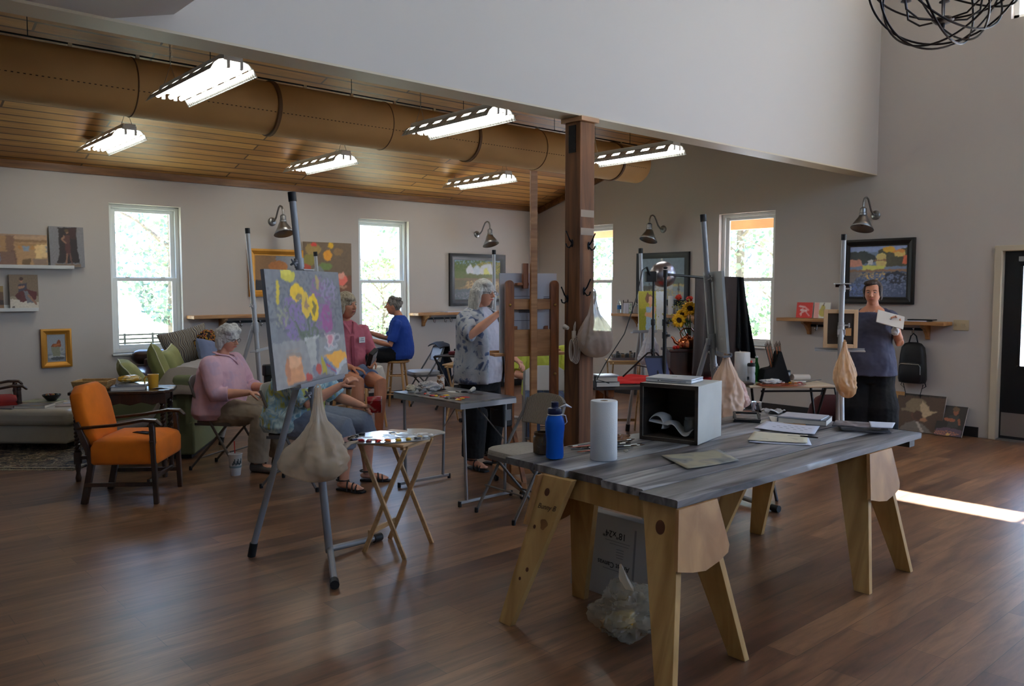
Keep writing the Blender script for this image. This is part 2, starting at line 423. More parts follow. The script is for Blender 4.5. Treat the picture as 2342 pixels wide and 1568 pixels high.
def window(n, to_world, w, h, sill=True):
    """double-hung window; local u across, z up, y out through the wall"""
    root = bpy.data.objects.new('window_%d' % n, None); root.matrix_world = to_world; col.objects.link(root); root['kind'] = 'structure'
    f = MB(); t = .045
    for x in (t / 2, w - t / 2): f.box((x, .11, h / 2), (t, .07, h))
    for z in (t / 2, h - t / 2): f.box((w / 2, .11, z), (w - 2 * t, .068, t))
    f.build('window_frame', m_white, root, bevel=.004)
    hm = h * .497
    for nm, z0, z1, y in (('upper_sash', hm - .02, h - t, .125), ('lower_sash', t, hm + .02, .095)):
        s = MB(); q = .05
        s.box((t + q / 2, y, (z0 + z1) / 2), (q, .03, z1 - z0)); s.box((w - t - q / 2, y, (z0 + z1) / 2), (q, .03, z1 - z0))
        s.box((w / 2, y, z0 + .025), (w - 2 * t - 2 * q, .028, .05)); s.box((w / 2, y, z1 - .02), (w - 2 * t - 2 * q, .028, .04))
        o = s.build(nm, m_white, root, bevel=.004)
        p = MB(); p.box((w / 2, y, (z0 + z1) / 2), (w - 2 * t - .08, .006, z1 - z0 - .06)); p.build('pane', m_glass, o)
    if w > .3:
        l = MB()
        for u in (.25, .75): l.box((w * u, .075, hm + .025), (.05, .02, .014))
        l.build('sash_lock', m_white, root, bevel=.003)
    if sill:
        s = MB(); s.box((w / 2, .03, -.012), (w + .03, .13, .024)); s.build('sill', m_white, root, bevel=.004)
    return root
def on_back(u, z): return T(u, YA, z)
def on_right(y1, z): return T(XB, y1, z) @ rot(-pi / 2)       # local x runs to -y, local y out through the wall
window(1, on_back(W1[0], W1[2]), W1[1] - W1[0], W1[3] - W1[2])
window(2, on_back(W2[0], W2[2]), W2[1] - W2[0], W2[3] - W2[2])
window(3, on_right(W3[1], W3[2]), W3[1] - W3[0], W3[3] - W3[2])
window(4, on_right(W4[1], W4[2]), W4[1] - W4[0], W4[3] - W4[2])
def fixed_window(n, mw, w, h, nm):
    root = bpy.data.objects.new('window_%d' % n, None); root.matrix_world = mw; col.objects.link(root); root['kind'] = 'structure'
    f = MB(); t = .05
    for x in [t / 2 + i * (w - t) / nm for i in range(nm + 1)]: f.box((x, .11, h / 2), (t, .06, h))
    for z in (t / 2, h - t / 2): f.box((w / 2, .11, z), (w, .06, t))
    f.build('window_frame', m_white, root)
    p = MB(); p.box((w / 2, .115, h / 2), (w - .02, .006, h - .02)); p.build('pane', m_glass, root)
fixed_window(5, on_right(HI[1], HI[2]), HI[1] - HI[0], HI[3] - HI[2], 3)
fixed_window(9, on_right(GLZ[1], GLZ[2]), GLZ[1] - GLZ[0], GLZ[3] - GLZ[2], 5)
for i, (a, b, c, d) in enumerate(NEARW): fixed_window(6 + i, T(b, NEAR_Y, c) @ rot(pi), b - a, d - c, 2)

# ---- the black half-glass door in the right wall
m_blackdoor = mat('black_steel', (22, 22, 24), rough=.35)
m_steel = mat('brushed_steel', (170, 168, 165), rough=.35, metal=.9)
dr = bpy.data.objects.new('door_1', None); dr.matrix_world = on_right(DOOR[1], 0); col.objects.link(dr); dr['kind'] = 'structure'
dw, dh = DOOR[1] - DOOR[0], DOOR[3]
f = MB()
f.box((-.012, .06, dh / 2), (.075, .20, dh)); f.box((dw + .012, .06, dh / 2), (.075, .20, dh)); f.box((dw / 2, .06, dh + .015), (dw + .10, .20, .06))
f.build('door_frame', m_cream, dr, bevel=.008)
p = MB(); a, b, z0, z1 = .19, dw - .19, .80, 1.86; y = .075; t = .045
p.box(((.028 + a) / 2, y, dh / 2), (a - .028, t, dh - .03)); p.box(((b + dw - .028) / 2, y, dh / 2), (dw - .028 - b, t, dh - .03))
p.box((dw / 2, y, (z0 + .015) / 2), (b - a, t, z0 - .015)); p.box((dw / 2, y, (z1 + dh - .016) / 2), (b - a, t, dh - .016 - z1))
p.build('door_panel', m_blackdoor, dr)
q = MB(); q.box((dw / 2, y, (z0 + z1) / 2), (b - a, .008, z1 - z0)); q.build('pane', m_glass, dr)
q = MB()
for x in (a + .008, b - .008): q.box((x, y - .03, (z0 + z1) / 2), (.018, .02, z1 - z0 + .03))
for z in (z0 - .005, z1 + .005): q.box((dw / 2, y - .03, z), (b - a + .03, .02, .018))
q.build('glazing_bead', m_blackdoor, dr, bevel=.003)
q = MB(); q.box((dw / 2, y - .025, .17), (dw - .09, .004, .25)); q.build('kick_plate', m_steel, dr)
q = MB(); q.box((.30, y - .05, 1.93), (.26, .05, .055)); q.bar((.30, y - .08, 1.96), (.5, y - .1, 1.99), .02, .008); q.build('door_closer', m_steel, dr, bevel=.006)
q = MB(); q.tube([(dw - .10, y - .03, 1.0), (dw - .10, y - .09, 1.0), (dw - .22, y - .09, 1.0)], .011); q.lathe([(.03, 0), (.03, .012)], 16, T(dw - .10, y - .025, 1.0) @ rot(0, pi / 2)); q.build('door_handle', m_steel, dr)
q = MB(); q.box((dw / 2, .05, .008), (dw, .16, .016)); q.build('threshold', m_steel, dr)

# ---- timber post under the opening
m_post = wood('rough_timber', (70, 42, 22), (128, 84, 50), 1.0, .8, 2.5, (1, 1, .07), .4)
m_post2 = wood('post_cap_board', (168, 124, 84), (190, 146, 104), 1.0, .6, 3, (.2, .2, 1))
pc = (4.755, 4.535)
t = thing('timber_post', 'rough brown square timber post carrying the white upper wall, hung with hooks and a bag', 'post', (pc[0], pc[1], 0), rz=R(0))
q = MB(); q.box((0, 0, 1.455), (.165, .165, 2.91)); q.build('post', m_post, t, bevel=.006)
q = MB(); q.box((0, 0, 2.927), (.20, .225, .035)); q.build('cap_board', m_post2, t, bevel=.003)
m_iron = mat('black_iron', (28, 28, 31), rough=.4, metal=.6)
q = MB(); q.box((-.086, .0, 2.78), (.006, .075, .21))
for i in range(8): q.ell((-.09, -.028 + .056 * (i % 2), 2.70 + .052 * (i // 2)), (.003, .006, .006), 8, 6)
q.build('bracket_plate', m_iron, t)
m_tape = mat('pale_worn_patch', (150, 132, 116), rough=.8)
for z in (2.205, 2.065): q = MB(); q.box((.002, -.083, z), (.15, .003, .055)); q.build('worn_patch', m_tape, t)

# ---- switch plate
q = MB(); y0, z0 = BW(2192, 743); q.box((0, 0, 0), (.16, .008, .115))
sw = thing('switch_plate', 'ivory triple light switch plate on the right wall beside the long coat shelf', 'light switch', (XB - .004, y0 - .03, z0), -pi / 2)
m_ivory = mat('ivory_plastic', (196, 180, 146), rough=.4)
q.build('plate', m_ivory, sw, bevel=.003)
for i in (-1, 0, 1): q = MB(); q.box((i * .046, -.008, .004), (.01, .014, .022)); q.build('toggle', m_ivory, sw, bevel=.002)

# ================================================================ OUTSIDE
m_lawn = mat('sunny_lawn', (170, 178, 150), rough=.9, var=(.6, .25))
mb = MB()
def ground(u, v):
    x, y = -80 + 220 * u, -60 + 200 * v
    d = max(0, max(y - 12, x - 14)); return (x, y, -.25 - .052 * min(d, 90))
mb.sheet(ground, 44, 40); struct(mb, 'outside_lawn', m_lawn)
mb = MB(); mb.box((27, -1, -.21), (29, 26, .1)); struct(mb, 'outside_bounce_slab', mat('bounce_white', (238, 238, 236), rough=.9))  # added white ground that bounces sunlight in through the door
m_porch = mat('porch_pine', (176, 122, 84), rough=.6, var=(3, .15))
mb = MB(); mb.box((11.2, 6.7, 3.02), (2.75, 9.6, .1)); mb.box((12.45, 6.7, 2.80), (.14, 9.6, .34)); struct(mb, 'porch_roof', m_porch)
mb = MB(); mb.box((11.25, -1.1, 4.25), (2.7, 5.8, .1)); struct(mb, 'added_sun_screen', m_cream)  # added out of view to keep direct sun out of the wide glazing
mb = MB(); mb.box((XB + .16 + .258, 1.2, 5.90), (.516, 6, .10)); struct(mb, 'unseen_eave', m_cream)  # unseen overhang, sized to trim the high window's sun to a narrow strip
mb = MB(); mb.box((11.2, 3.5, -.1), (2.7, 16.0, .12)); struct(mb, 'porch_floor', mat('concrete', (170, 165, 158), rough=.9))
m_fence = mat('dark_fence_board', (15, 14, 13), rough=.8)
fy = 84.0; fz = -.25 - .052 * (fy - 12)
fn = thing('rail_fence', 'long dark three-rail fence across the field outside the left back window', 'fence', (30, fy, fz))
for i in range(-9, 10): q = MB(); q.box((0, 0, .65), (.18, .12, 1.3)); o = q.build('post', m_fence, fn); o.location = (i * 2.6, 0, 0)
q = MB()
for z in (.35, .75, 1.15): q.box((0, -.08, z), (50, .04, .16))
q.build('rails', m_fence, fn)
m_leaf = [mat('leaf_%s' % n, c, rough=.7, var=(1.5, .35)) for n, c in (('green', (124, 144, 112)), ('dark', (110, 130, 112)), ('light', (140, 154, 116)))]
m_bark = mat('bark', (112, 98, 84), rough=.9, var=(8, .3))
def tree_parts(seed, h, cr, n, leafm, trunk=.25, low=.3):
    r = rnd(seed); f = MB()
    for i in range(int(n * 2.2)):
        a, u, q = r.uniform(0, 2 * pi), r.uniform(-1, 1), r.random() ** .45
        rr = cr * sqrt(max(0, 1 - u * u)) * q
        zc = h * (low + (1 - low) * (u * .5 + .5)); b = .75 + .5 * noise.noise((cos(a) * 1.7 + seed, sin(a) * 1.7, zc * .5))
        if noise.noise((cos(a) * rr * .55 + seed * 5, sin(a) * rr * .55, zc * .45)) < -.12: continue
        c = V((cos(a) * rr * b, sin(a) * rr * b, zc)); s = r.uniform(.05, .115) * cr / 3
        e1 = V((r.uniform(-1, 1), r.uniform(-1, 1), r.uniform(-1, 1))).normalized() * s; e2 = e1.cross(V((r.uniform(-1, 1), r.uniform(-1, 1), r.uniform(-1, 1)))).normalized() * s * .7
        k = len(f.v); f.v += [tuple(c - e1), tuple(c + e2), tuple(c + e1), tuple(c - e2)]; f.f.append((k, k + 1, k + 2, k + 3)); f.mi.append(0)
    g = MB(); g.tube([(0, 0, -.3), (.1, 0, h * .4), (-.1, .1, h * .75)], [trunk, trunk * .75, trunk * .25], 8)
    for i in range(7):
        a = i * 2.4; z = h * (.3 + .07 * i); g.tube([(0, 0, z), (cos(a) * cr * .35, sin(a) * cr * .35, z + cr * .3), (cos(a) * cr * .75, sin(a) * cr * .75, z + cr * .5)], [trunk * .4, trunk * .25, trunk * .08], 6)
    return f, g
def tree(seed, x, y, h, cr, n, lm, label, name='leafy_tree', trunk=.25, low=.3, group=None):
    d = max(0, max(y - 12, x - 14)); z = -.25 - .052 * min(d, 90)
    t = thing(name, label, 'tree' if name != 'garden_bush' else 'bush', (x, y, z), group=group)
    f, g = tree_parts(seed, h, cr, n, lm, trunk, low); f.build('crown', m_leaf[lm], t); g.build('trunk', m_bark, t)
tree(1, 13.3, 38, 13.5, 4.2, 2400, 1, 'tall airy tree with a pale trunk in the middle of the left back window', trunk=.28, low=.12)
tree(2, 18.6, 48, 9.5, 4.0, 2000, 2, 'yellow-green tree beside the tall airy one, at the right of the left back window', low=.18)
tree(3, 12.5, 66, 12, 6, 2000, 0, 'broad green tree beyond the fence behind the tall airy one', low=.2)
tree(4, 26, 70, 11, 6, 1800, 0, 'rounded tree beyond the fence at the right of the left back window', low=.2)
tree(5, 29, 45, 5.5, 4.5, 1800, 2, 'low bushy clump at the foot of the second back window', 'garden_bush', .15, .02)
tree(6, 40, 52, 12, 6.5, 1800, 0, 'rounded green tree standing in the second back window', low=.1)
tree(7, 51, 70, 8, 6, 1500, 2, 'pale green tree at the right of the second back window', low=.05)
tree(8, 32, 33, 12, 5.5, 2000, 0, 'green tree behind the post, in the narrow view of the third window', low=.04)
tree(9, 34, 22, 12, 5.5, 2400, 0, 'broad tree filling the window by the black cloth', low=.05)
tree(10, 25, 14.2, 4.2, 2.6, 1800, 2, 'sunny light green bush low in the window by the black cloth', 'garden_bush', .1, .0)
tree(11, 44, 33, 16, 8, 2400, 1, 'tall dark tree far behind the broad one in the window by the black cloth', low=.05)
tree(12, 36, 9, 9, 5, 1600, 0, 'green tree outside beyond the black door', low=.05)
# ================================================================ CEILING THINGS
m_duct = mat('brown_duct_cloth', (150, 114, 68), 1.1, rough=.75, var=(1.2, .12))
m_seam = mat('duct_seam', (88, 60, 32), rough=.7)
dy, dz, drad, dx0, dx1 = 7.45, 3.32, .243, LEFT_X, 8.95
t = thing('ventilation_duct', 'long round brown fabric air duct slung under the sloped pine ceiling', 'duct', (dx0, dy, dz))
q = MB(); xs = [i * (dx1 - dx0) / 60 for i in range(61)]
mm = M(((0, 0, 1, 0), (1, 0, 0, 0), (0, 1, 0, 0), (0, 0, 0, 1)))
q.lathe([(drad * (1 + .012 * noise.noise((x * .9, 0, 0))), x) for x in xs], 40, mm); L = dx1 - dx0
q.lathe([(drad, L), (drad * .96, L + .02), (drad * .7, L + .035), (.01, L + .04)], 40, mm); q.build('duct_tube', m_duct, t)
for x in (4.70, 7.15, 9.55, 12.02): q = MB(); q.lathe([(drad + .004, x - .022), (drad + .016, x - .015), (drad + .012, x), (drad + .016, x + .015), (drad + .004, x + .022)], 40, mm); q.build('zip_seam', m_seam, t)
for x in (3.4, 5.9, 8.4, 10.6): q = MB(); q.lathe([(drad + .002, x - .006), (drad + .007, x), (drad + .002, x + .006)], 40, mm); q.build('stitched_seam', m_seam, t)
q = MB()
for i in range(300):
    x = .05 + i * (L - .1) / 300; a = R(197); q.box((x, cos(a) * drad, sin(a) * drad), (.016, .006, .006))
q.build('perforation', mat('duct_holes', (40, 27, 15), rough=.9), t)['kind'] = 'stuff'
q = MB(); q.tube([(0, 0, drad + .03), (L, 0, drad + .03)], .008, 6); q.build('hanging_cable', m_iron, t)
for i in range(24): q = MB(); q.box((.25 + i * .52, 0, drad + .012), (.03, .02, .045)); q.build('hanger_clip', mat('pale_clip', (168, 150, 120), rough=.5), t)
for i in range(9): q = MB(); x = .8 + i * 1.45; q.tube([(x, 0, drad + .03), (x, 0, CZ(dy) - dz)], .004, 5); q.build('drop_wire', m_iron, t)

m_fix = mat('white_enamel', (225, 225, 220), rough=.35)
m_galv = mat('galvanised', (150, 150, 150), rough=.32, metal=.9)
m_tube = mat('lit_fluorescent_tube', (255, 250, 240), emis=((255, 250, 240), TUBE))
m_chain = mat('steel_chain', (140, 135, 125), rough=.4, metal=.9)
def shop_light(label, loc):
    t = thing('shop_light', label, 'ceiling light', loc, group='chain-hung fluorescent shop lights')
    L = 1.24
    q = MB(); q.box((0, L / 2, .075), (.115, L, .045)); q.build('housing', m_fix, t, bevel=.006)
    q = MB(); cells = 36; prof = [(-.165, -.035), (-.158, -.03), (-.135, .012), (-.10, .042), (-.055, .055), (.055, .055), (.10, .042), (.135, .012), (.158, -.03), (.165, -.035)]
    for j in range(cells):
        for i in range(len(prof) - 1):
            if i in (2, 6) and (j % 6) in (2, 3, 4): continue
            a, b = prof[i], prof[i + 1]; y0, y1 = L * j / cells, L * (j + 1) / cells
            q.add([(a[0], y0, a[1]), (b[0], y0, b[1]), (b[0], y1, b[1]), (a[0], y1, a[1])], [(0, 1, 2, 3)])
    q.build('reflector', m_fix, t, solid=.002)
    for x in (-.075, .02, .10)[:3]:
        q = MB(); q.tube([(x - .008, .03, .015), (x - .008, L - .03, .015)], .0165, 12); q.build('fluorescent_tube', m_tube, t)
    for y in (.012, L - .012):
        q = MB()
        for x in (-.035, .055): q.box((x, y, .02), (.022, .024, .05))
        q.box((0, y, .06), (.13, .02, .035)); q.build('lamp_holder', m_fix, t, bevel=.003)
    for y in (.08, L - .08):
        q = MB(); zt = CZ(loc[1] + y) - loc[2]; zm = min(.25, zt * .7)
        q.tube([(-.05, y, .095), (0, y, zm), (.05, y, .095)], .003, 5)
        n = int((zt - zm) / .028) + 1
        for i in range(n):
            c = V((0, y, zm + .014 + i * (zt - zm) / n)); d = V((1, 0, 0)) if i % 2 else V((0, 1, 0))
            q.tube([c + d * (.006 * cos(a)) + V((0, 0, .017 * sin(a))) for a in [2 * pi * k / 8 for k in range(8)]], .0022, 4, closed=True)
        q.build('chain', m_chain, t)
    return t
near = [((555, 153), 'shop light nearest the soffit corner, the largest of the six'), ((1160, 258), 'shop light left of the timber post, in front of the duct'), ((1556, 340), 'shop light just right of the timber post, tucked under the white upper wall')]
far = [((312, 305), 'small shop light at far left, hanging low against the pine boards'), ((803, 362), 'small shop light above the easel with the flower canvas'), ((1171, 405), 'small shop light farthest back, left of the timber post')]
for (px, py), lb in near + far:
    p = G(px, py, 3.09); shop_light(lb, (p.x - .06, p.y, 3.075))

# ---- orb chandelier of bent iron hoops
m_orb = mat('dark_bronze', (36, 24, 22), rough=.45, metal=.5)
oc = AT(2160, -60, 4.35); orad = .375
t = thing('orb_chandelier', 'big dark iron orb chandelier of crossed hoops hanging from the high ceiling', 'chandelier', oc)
r = rnd(4)
def hoop(a, b, rad, off=(0, 0, 0), th=.0058):
    m_ = rot(a) @ M.Rotation(b, 4, 'X'); q = MB()
    q.tube([m_ @ V((cos(k * pi / 36) * rad, sin(k * pi / 36) * rad, 0)) + V(off) for k in range(72)], th, 7, closed=True); q.build('hoop', m_orb, t)
for a, b in ((0, 80), (40, 62), (75, 100), (110, 55), (150, 72), (20, 28), (95, 22), (160, 118)): hoop(R(a), R(b), orad * (1 if b != 28 else 1.02))
hub = .245
q = MB(); q.lathe([(.01, -hub - .035), (.012, -hub - .015), (.035, -hub - .012), (.055, -hub + .004), (.045, -hub + .016), (.012, -hub + .02)], 20); q.build('hub', m_orb, t)
q = MB(); q.tube([(0, 0, -hub), (0, 0, orad), (0, 0, TOP - oc.z - .02)], .007, 8); q.build('stem', m_orb, t)
q = MB(); q.lathe([(.07, TOP - oc.z - .03), (.07, TOP - oc.z - .004)], 20); q.build('canopy', m_orb, t)
m_bulb = mat('clear_bulb', (235, 225, 205), rough=.05, trans=.9)
for i in range(6):
    a = i * pi / 3 + .35; d = V((cos(a), sin(a), 0))
    q = MB(); q.tube([V((0, 0, -hub + .005)) + d * .03, d * .13 + V((0, 0, -hub + .01)), d * .20 + V((0, 0, -hub * .75)), d * .215 + V((0, 0, -.085))], .0055, 7); q.build('arm', m_orb, t)
    q = MB(); q.lathe([(.004, -.09), (.028, -.082), (.026, -.076), (.0125, -.074), (.0125, .01), (.009, .012)], 14, T(d.x * .215, d.y * .215, 0)); o = q.build('candle_sleeve', m_orb, t)
    q = MB(); q.lathe([(.006, .01), (.012, .03), (.016, .05), (.01, .08), (.002, .10)], 12, T(d.x * .215, d.y * .215, 0)); q.build('bulb', m_bulb, o)

# ================================================================ WALL THINGS
def gooseneck(label, root_m, rz):
    """wall lamp: local y points out from the wall"""
    t = thing('gooseneck_lamp', label, 'wall lamp', root_m, rz, group='galvanised gooseneck wall lamps')
    q = MB(); q.lathe([(.055, 0), (.055, .008), (.045, .018), (.02, .022), (.016, .04)], 22, rot(0, -pi / 2)); q.build('wall_plate', m_galv, t)
    q = MB(); q.tube([(0, .02, 0), (0, .07, .005), (0, .125, .05), (0, .165, .12), (0, .205, .175), (0, .25, .19), (0, .295, .175), (0, .318, .13), (0, .32, .06)], .0115, 10); q.build('arm', m_galv, t)
    q = MB(); q.lathe([(.016, .075), (.036, .06), (.038, .05), (.038, .01), (.043, .005), (.043, -.02), (.034, -.022)], 20, T(0, .32, 0)); q.build('socket_cup', m_galv, t)
    ring = lambda r, z, sl: [(r * cos(a), .32 + r * sin(a) + (.02 if sl else 0), z + sl * sin(a)) for a in [2 * pi * k / 32 for k in range(32)]]
    q = MB(); q.loft([ring(.040, -.015, 0), ring(.052, -.04, 0), ring(.085, -.10, .012), ring(.126, -.175, .045)], cap=False); q.build('lamp_shade', m_galv, t, solid=.002)
    q = MB(); q.ell((0, .335, -.1), (.028, .028, .04), 12, 8); q.build('bulb', m_bulb, t)
    return t
x, z = AW(622, 507); gooseneck('gooseneck lamp over the gold-framed still life, half behind the tall grey easel mast', (x, YA, z), pi)
x, z = AW(1091, 536); gooseneck('gooseneck lamp over the black-framed painting of white houses', (x, YA, z), pi)
y, z = BW(1517, 524); gooseneck('gooseneck lamp over the black-framed sailing boat painting', (XB, y, z), pi / 2)
y, z = BW(2003, 492); gooseneck('gooseneck lamp over the black-framed harbour painting', (XB, y, z), pi / 2)

m_pine = wood('honey_pine', (150, 100, 56), (196, 146, 90), .9, .45, 3, (.12, 1, 1), .04)
m_black = mat('matte_black', (20, 20, 21), rough=.55)
m_chrome = mat('chrome', (205, 205, 205), rough=.15, metal=1)
def coat_shelf(label, length, loc, rz, brackets, hooks, end_rail=(.1, .1)):
    """local x along the wall from the left end as seen, y out to the room"""
    t = thing('coat_shelf', label, 'shelf', loc, rz, group='pine wall shelves with coat hooks')
    D = .25
    q = MB(); q.box((length / 2, -D / 2, 0), (length, D, .04)); q.build('board', m_pine, t, bevel=.004)
    for x in brackets:
        q = MB(); q.prism([(0, -.02), (-.20, -.02), (-.20, -.045), (-.12, -.075), (-.055, -.14), (-.04, -.185), (0, -.19)], -.02, .02, T(x, 0, 0) @ M(((0, 0, 1, 0), (1, 0, 0, 0), (0, 1, 0, 0), (0, 0, 0, 1))))
        q.build('bracket', m_pine, t, bevel=.003)
    q = MB(); q.box(((end_rail[0] + length - end_rail[1]) / 2, -.012, -.075), (length - end_rail[0] - end_rail[1], .018, .03)); q.build('hook_rail', m_black, t)
    for x in hooks:
        q = MB(); q.tube([(x, -.02, -.065), (x, -.045, -.07), (x, -.05, -.10), (x, -.06, -.13), (x, -.085, -.135), (x, -.098, -.11)], .006, 7)
        q.ell((x, -.05, -.068), .011, 8, 6); q.ell((x, -.1, -.105), .011, 8, 6); q.build('coat_hook', m_chrome, t)
    return t
# back wall: two shelves; heights from their front edges
x0, z = AW(444, 726, YA - .25); x1 = AW(700, 721, YA - .25)[0] + .35
coat_shelf('pine coat shelf between the two back windows, behind the grey-haired seated woman', x1 - x0, (x0, YA, z), 0, (.42, x1 - x0 - .3), (.66, .93, 1.2, 1.45), (.5, .1))
x0, z = AW(957, 719, YA - .25); x1 = AW(1165, 716, YA - .25)[0] + .2
coat_shelf('pine coat shelf under the painting of white houses', x1 - x0, (x0, YA, z), 0, (.25, x1 - x0 - .25), (.42, .63, .74, .92), (.34, .1))
SH2 = (x0, z + .02)
ya, z3 = BW(1397, 719, XB - .25); yb, _ = BW(1640, 722, XB - .25)
coat_shelf('pine coat shelf under the sailing boat painting, crowded with jars and papers', ya - yb, (XB, ya, z3), -pi / 2, (.35, 1.42), (.6, .95, 1.2, 1.5), (.45, .2))
yc, z4 = BW(1775, 729.5, XB - .25); yd, _ = BW(2158, 738, XB - .25)
coat_shelf('long pine coat shelf under the harbour painting, holding a red card and a pear picture', yc - yd, (XB, yc, z4), -pi / 2, (.33, yc - yd - .25), (.45, .72, 1.0, 1.3, 1.62), (.3, .3))
# white picture ledges at the left
def ledge(label, px0, px1, py):
    x0, z = AW(px0, py, YA - .1); x1, _ = AW(px1, py, YA - .1)
    t = thing('picture_ledge', label, 'shelf', (x0, YA, z), group='white picture ledges')
    w = x1 - x0; q = MB(); q.box((w / 2, -.05, 0), (w, .10, .02)); q.build('board', m_fix, t, bevel=.002)
    q = MB(); q.box((w / 2, -.095, .014), (w, .012, .028)); q.build('front_lip', m_fix, t, bevel=.002)
    q = MB(); q.box((w / 2, -.006, .03), (w, .012, .06)); q.build('back_plate', m_fix, t, bevel=.002)
    return z
LZ1 = ledge('upper white picture ledge carrying the palace-front painting', -160, 170, 608)
LZ2 = ledge('lower white picture ledge carrying the reclining figure painting', -160, 89, 713)

# ---- paintings
CK = 1.75
def raster(shapes, nx, ny, jit=.022, seed=0, k=CK):
    out = []; o = V((seed * 3.7, seed, 0))
    for j in range(ny + 1):
        for i in range(nx + 1):
            acc = [0, 0, 0]
            for su, sv in ((-.3, .15), (.25, -.35), (.1, .35)):
             u, v = (i + su) / nx, 1 - (j + sv) / ny
             u2 = u + jit * noise.noise(V((u * 14, v * 14, 0)) + o) + jit * .6 * noise.noise(V((u * 40, v * 40, 5)) + o)
             v2 = v + jit * noise.noise(V((u * 14, v * 14, 9)) + o) + jit * .6 * noise.noise(V((u * 40, v * 40, 15)) + o)
             c = (128, 128, 128)
             for s in shapes:
                 kd = s[0]; hit = False
                 if kd == 'b': hit = True
                 elif kd == 'r': hit = s[1] <= u2 <= s[3] and s[2] <= v2 <= s[4]
                 elif kd == 'e': hit = ((u2 - s[1]) / s[3]) ** 2 + ((v2 - s[2]) / s[4]) ** 2 < 1
                 elif kd == 'l':
                     ax, ay, bx, by, wd = s[1:6]; dx, dy_ = bx - ax, by - ay
                     tt = max(0, min(1, ((u2 - ax) * dx + (v2 - ay) * dy_) / (dx * dx + dy_ * dy_ + 1e-9)))
                     hit = (u2 - ax - tt * dx) ** 2 + (v2 - ay - tt * dy_) ** 2 < wd * wd
                 elif kd == 'p':
                     P = s[1]; n = len(P); a = n - 1
                     for b in range(n):
                         if (P[b][1] > v2) != (P[a][1] > v2) and u2 < (P[a][0] - P[b][0]) * (v2 - P[b][1]) / (P[a][1] - P[b][1]) + P[b][0]: hit = not hit
                         a = b
                 elif kd == 's':       # speckled patch
                     hit = ((u2 - s[1]) / s[3]) ** 2 + ((v2 - s[2]) / s[4]) ** 2 < 1 and noise.noise(V((u * 30, v * 30, s[2] * 50)) + o) > s[6]
                 if hit: c = s[6] if kd == 'l' else s[5] if kd in 'es' else s[-1]
             n2 = 1 + .16 * noise.noise(V((u * 22, v * 22, 3)) + o)
             acc = [p_ + x * n2 / 3 for p_, x in zip(acc, lin(c, k))]
            out.append([min(.9, x) for x in acc])
    return out
def canvas_mesh(w, h, th, shapes, nx=56, seed=0, k=CK, edge=(205, 200, 190), jit=.022):
    """painted board: x across, z up from 0, front towards -y"""
    ny = max(8, int(nx * h / w)); q = MB(); cl = raster(shapes, nx, ny, jit, seed, k)
    q.sheet(lambda u, v: (-w / 2 + w * u, -th / 2, h * v), nx, ny); e = lin(edge)
    q.box((0, .0005, h / 2), (w, th - .001, h)); cl += [e] * 8; q.cl = cl
    return q
def frame_mesh(w, h, fw, fd, lip=.012):
    """mitred moulding round an opening w x h, front at -y"""
    q = MB(); prof = [(0, 0), (0, -fd * .55), (fw * .18, -fd * .6), (fw * .35, -fd * .8), (fw * .7, -fd), (fw, -fd * .9), (fw, 0)]
    cs = [(-1, 0), (1, 0), (1, 1), (-1, 1)]; rings = []
    for sx, sz in cs:
        rings.append([(sx * (w / 2 + a - lip), b, (h + a - lip) if sz else (-a + lip)) for a, b in prof])
    n = len(prof); vs = [p for r_ in rings for p in r_]; fs = []
    for i in range(4):
        for j in range(n):
            a, b = i * n + j, i * n + (j + 1) % n; c, d = ((i + 1) % 4) * n + j, ((i + 1) % 4) * n + (j + 1) % n; fs.append((a, c, d, b))
    q.add(vs, fs); return q
m_gold = mat('gilt_wood', (176, 122, 44), 1.25, rough=.38, metal=.45, var=(6, .15))
m_ebony = mat('black_frame_wood', (27, 25, 24), rough=.42)
m_goldlip = mat('gilt_slip', (170, 120, 60), rough=.4, metal=.4)
def picture(name, label, w, h, shapes, loc, rz, frame=None, fw=.06, fd=.035, th=.018, rx=0, nx=56, seed=0, cat='painting', k=CK, slip=False, group=None, ry=0, edge=(205, 200, 190), jit=.022):
    """loc = bottom middle of the outer edge, back against the wall"""
    t = thing(name, label, cat, loc, rz, group, rx=rx, ry=ry)
    b = fw if frame else 0
    iw, ih = w - 2 * b, h - 2 * b
    q = canvas_mesh(iw + (.01 if frame else 0), ih + (.01 if frame else 0), th, shapes, nx, seed, k, edge, jit); o = q.build('canvas', paint_mat(), t); o.location = (0, -th / 2 - .001, b - (.005 if frame else 0))
    if frame:
        q = frame_mesh(iw, ih, fw, fd, .004); o = q.build('frame', frame, t, sharp=25); o.location = (0, 0, b)
        if slip: q = frame_mesh(iw - .02, ih - .02, .018, .023, 0); o = q.build('gilt_slip', m_goldlip, t, sharp=25); o.location = (0, 0, b + .01)
    return t
def back_rect(a, b):          # two picture corners on the back wall -> (x mid, z bottom, w, h)
    x0, z1 = AW(*a, YA - .02); x1, z0 = AW(*b, YA - .02); return (x0 + x1) / 2, z0, x1 - x0, z1 - z0
def right_rect(a, b):
    y0, z1 = BW(*a, XB - .02); y1, z0 = BW(*b, XB - .02); return (y0 + y1) / 2, z0, y0 - y1, z1 - z0
def ramp(cols, horiz=False):
    n = len(cols); return [('r', i / n, -1, 2, 2, c) if horiz else ('r', -1, i / n, 2, 2, c) for i, c in enumerate(cols)]
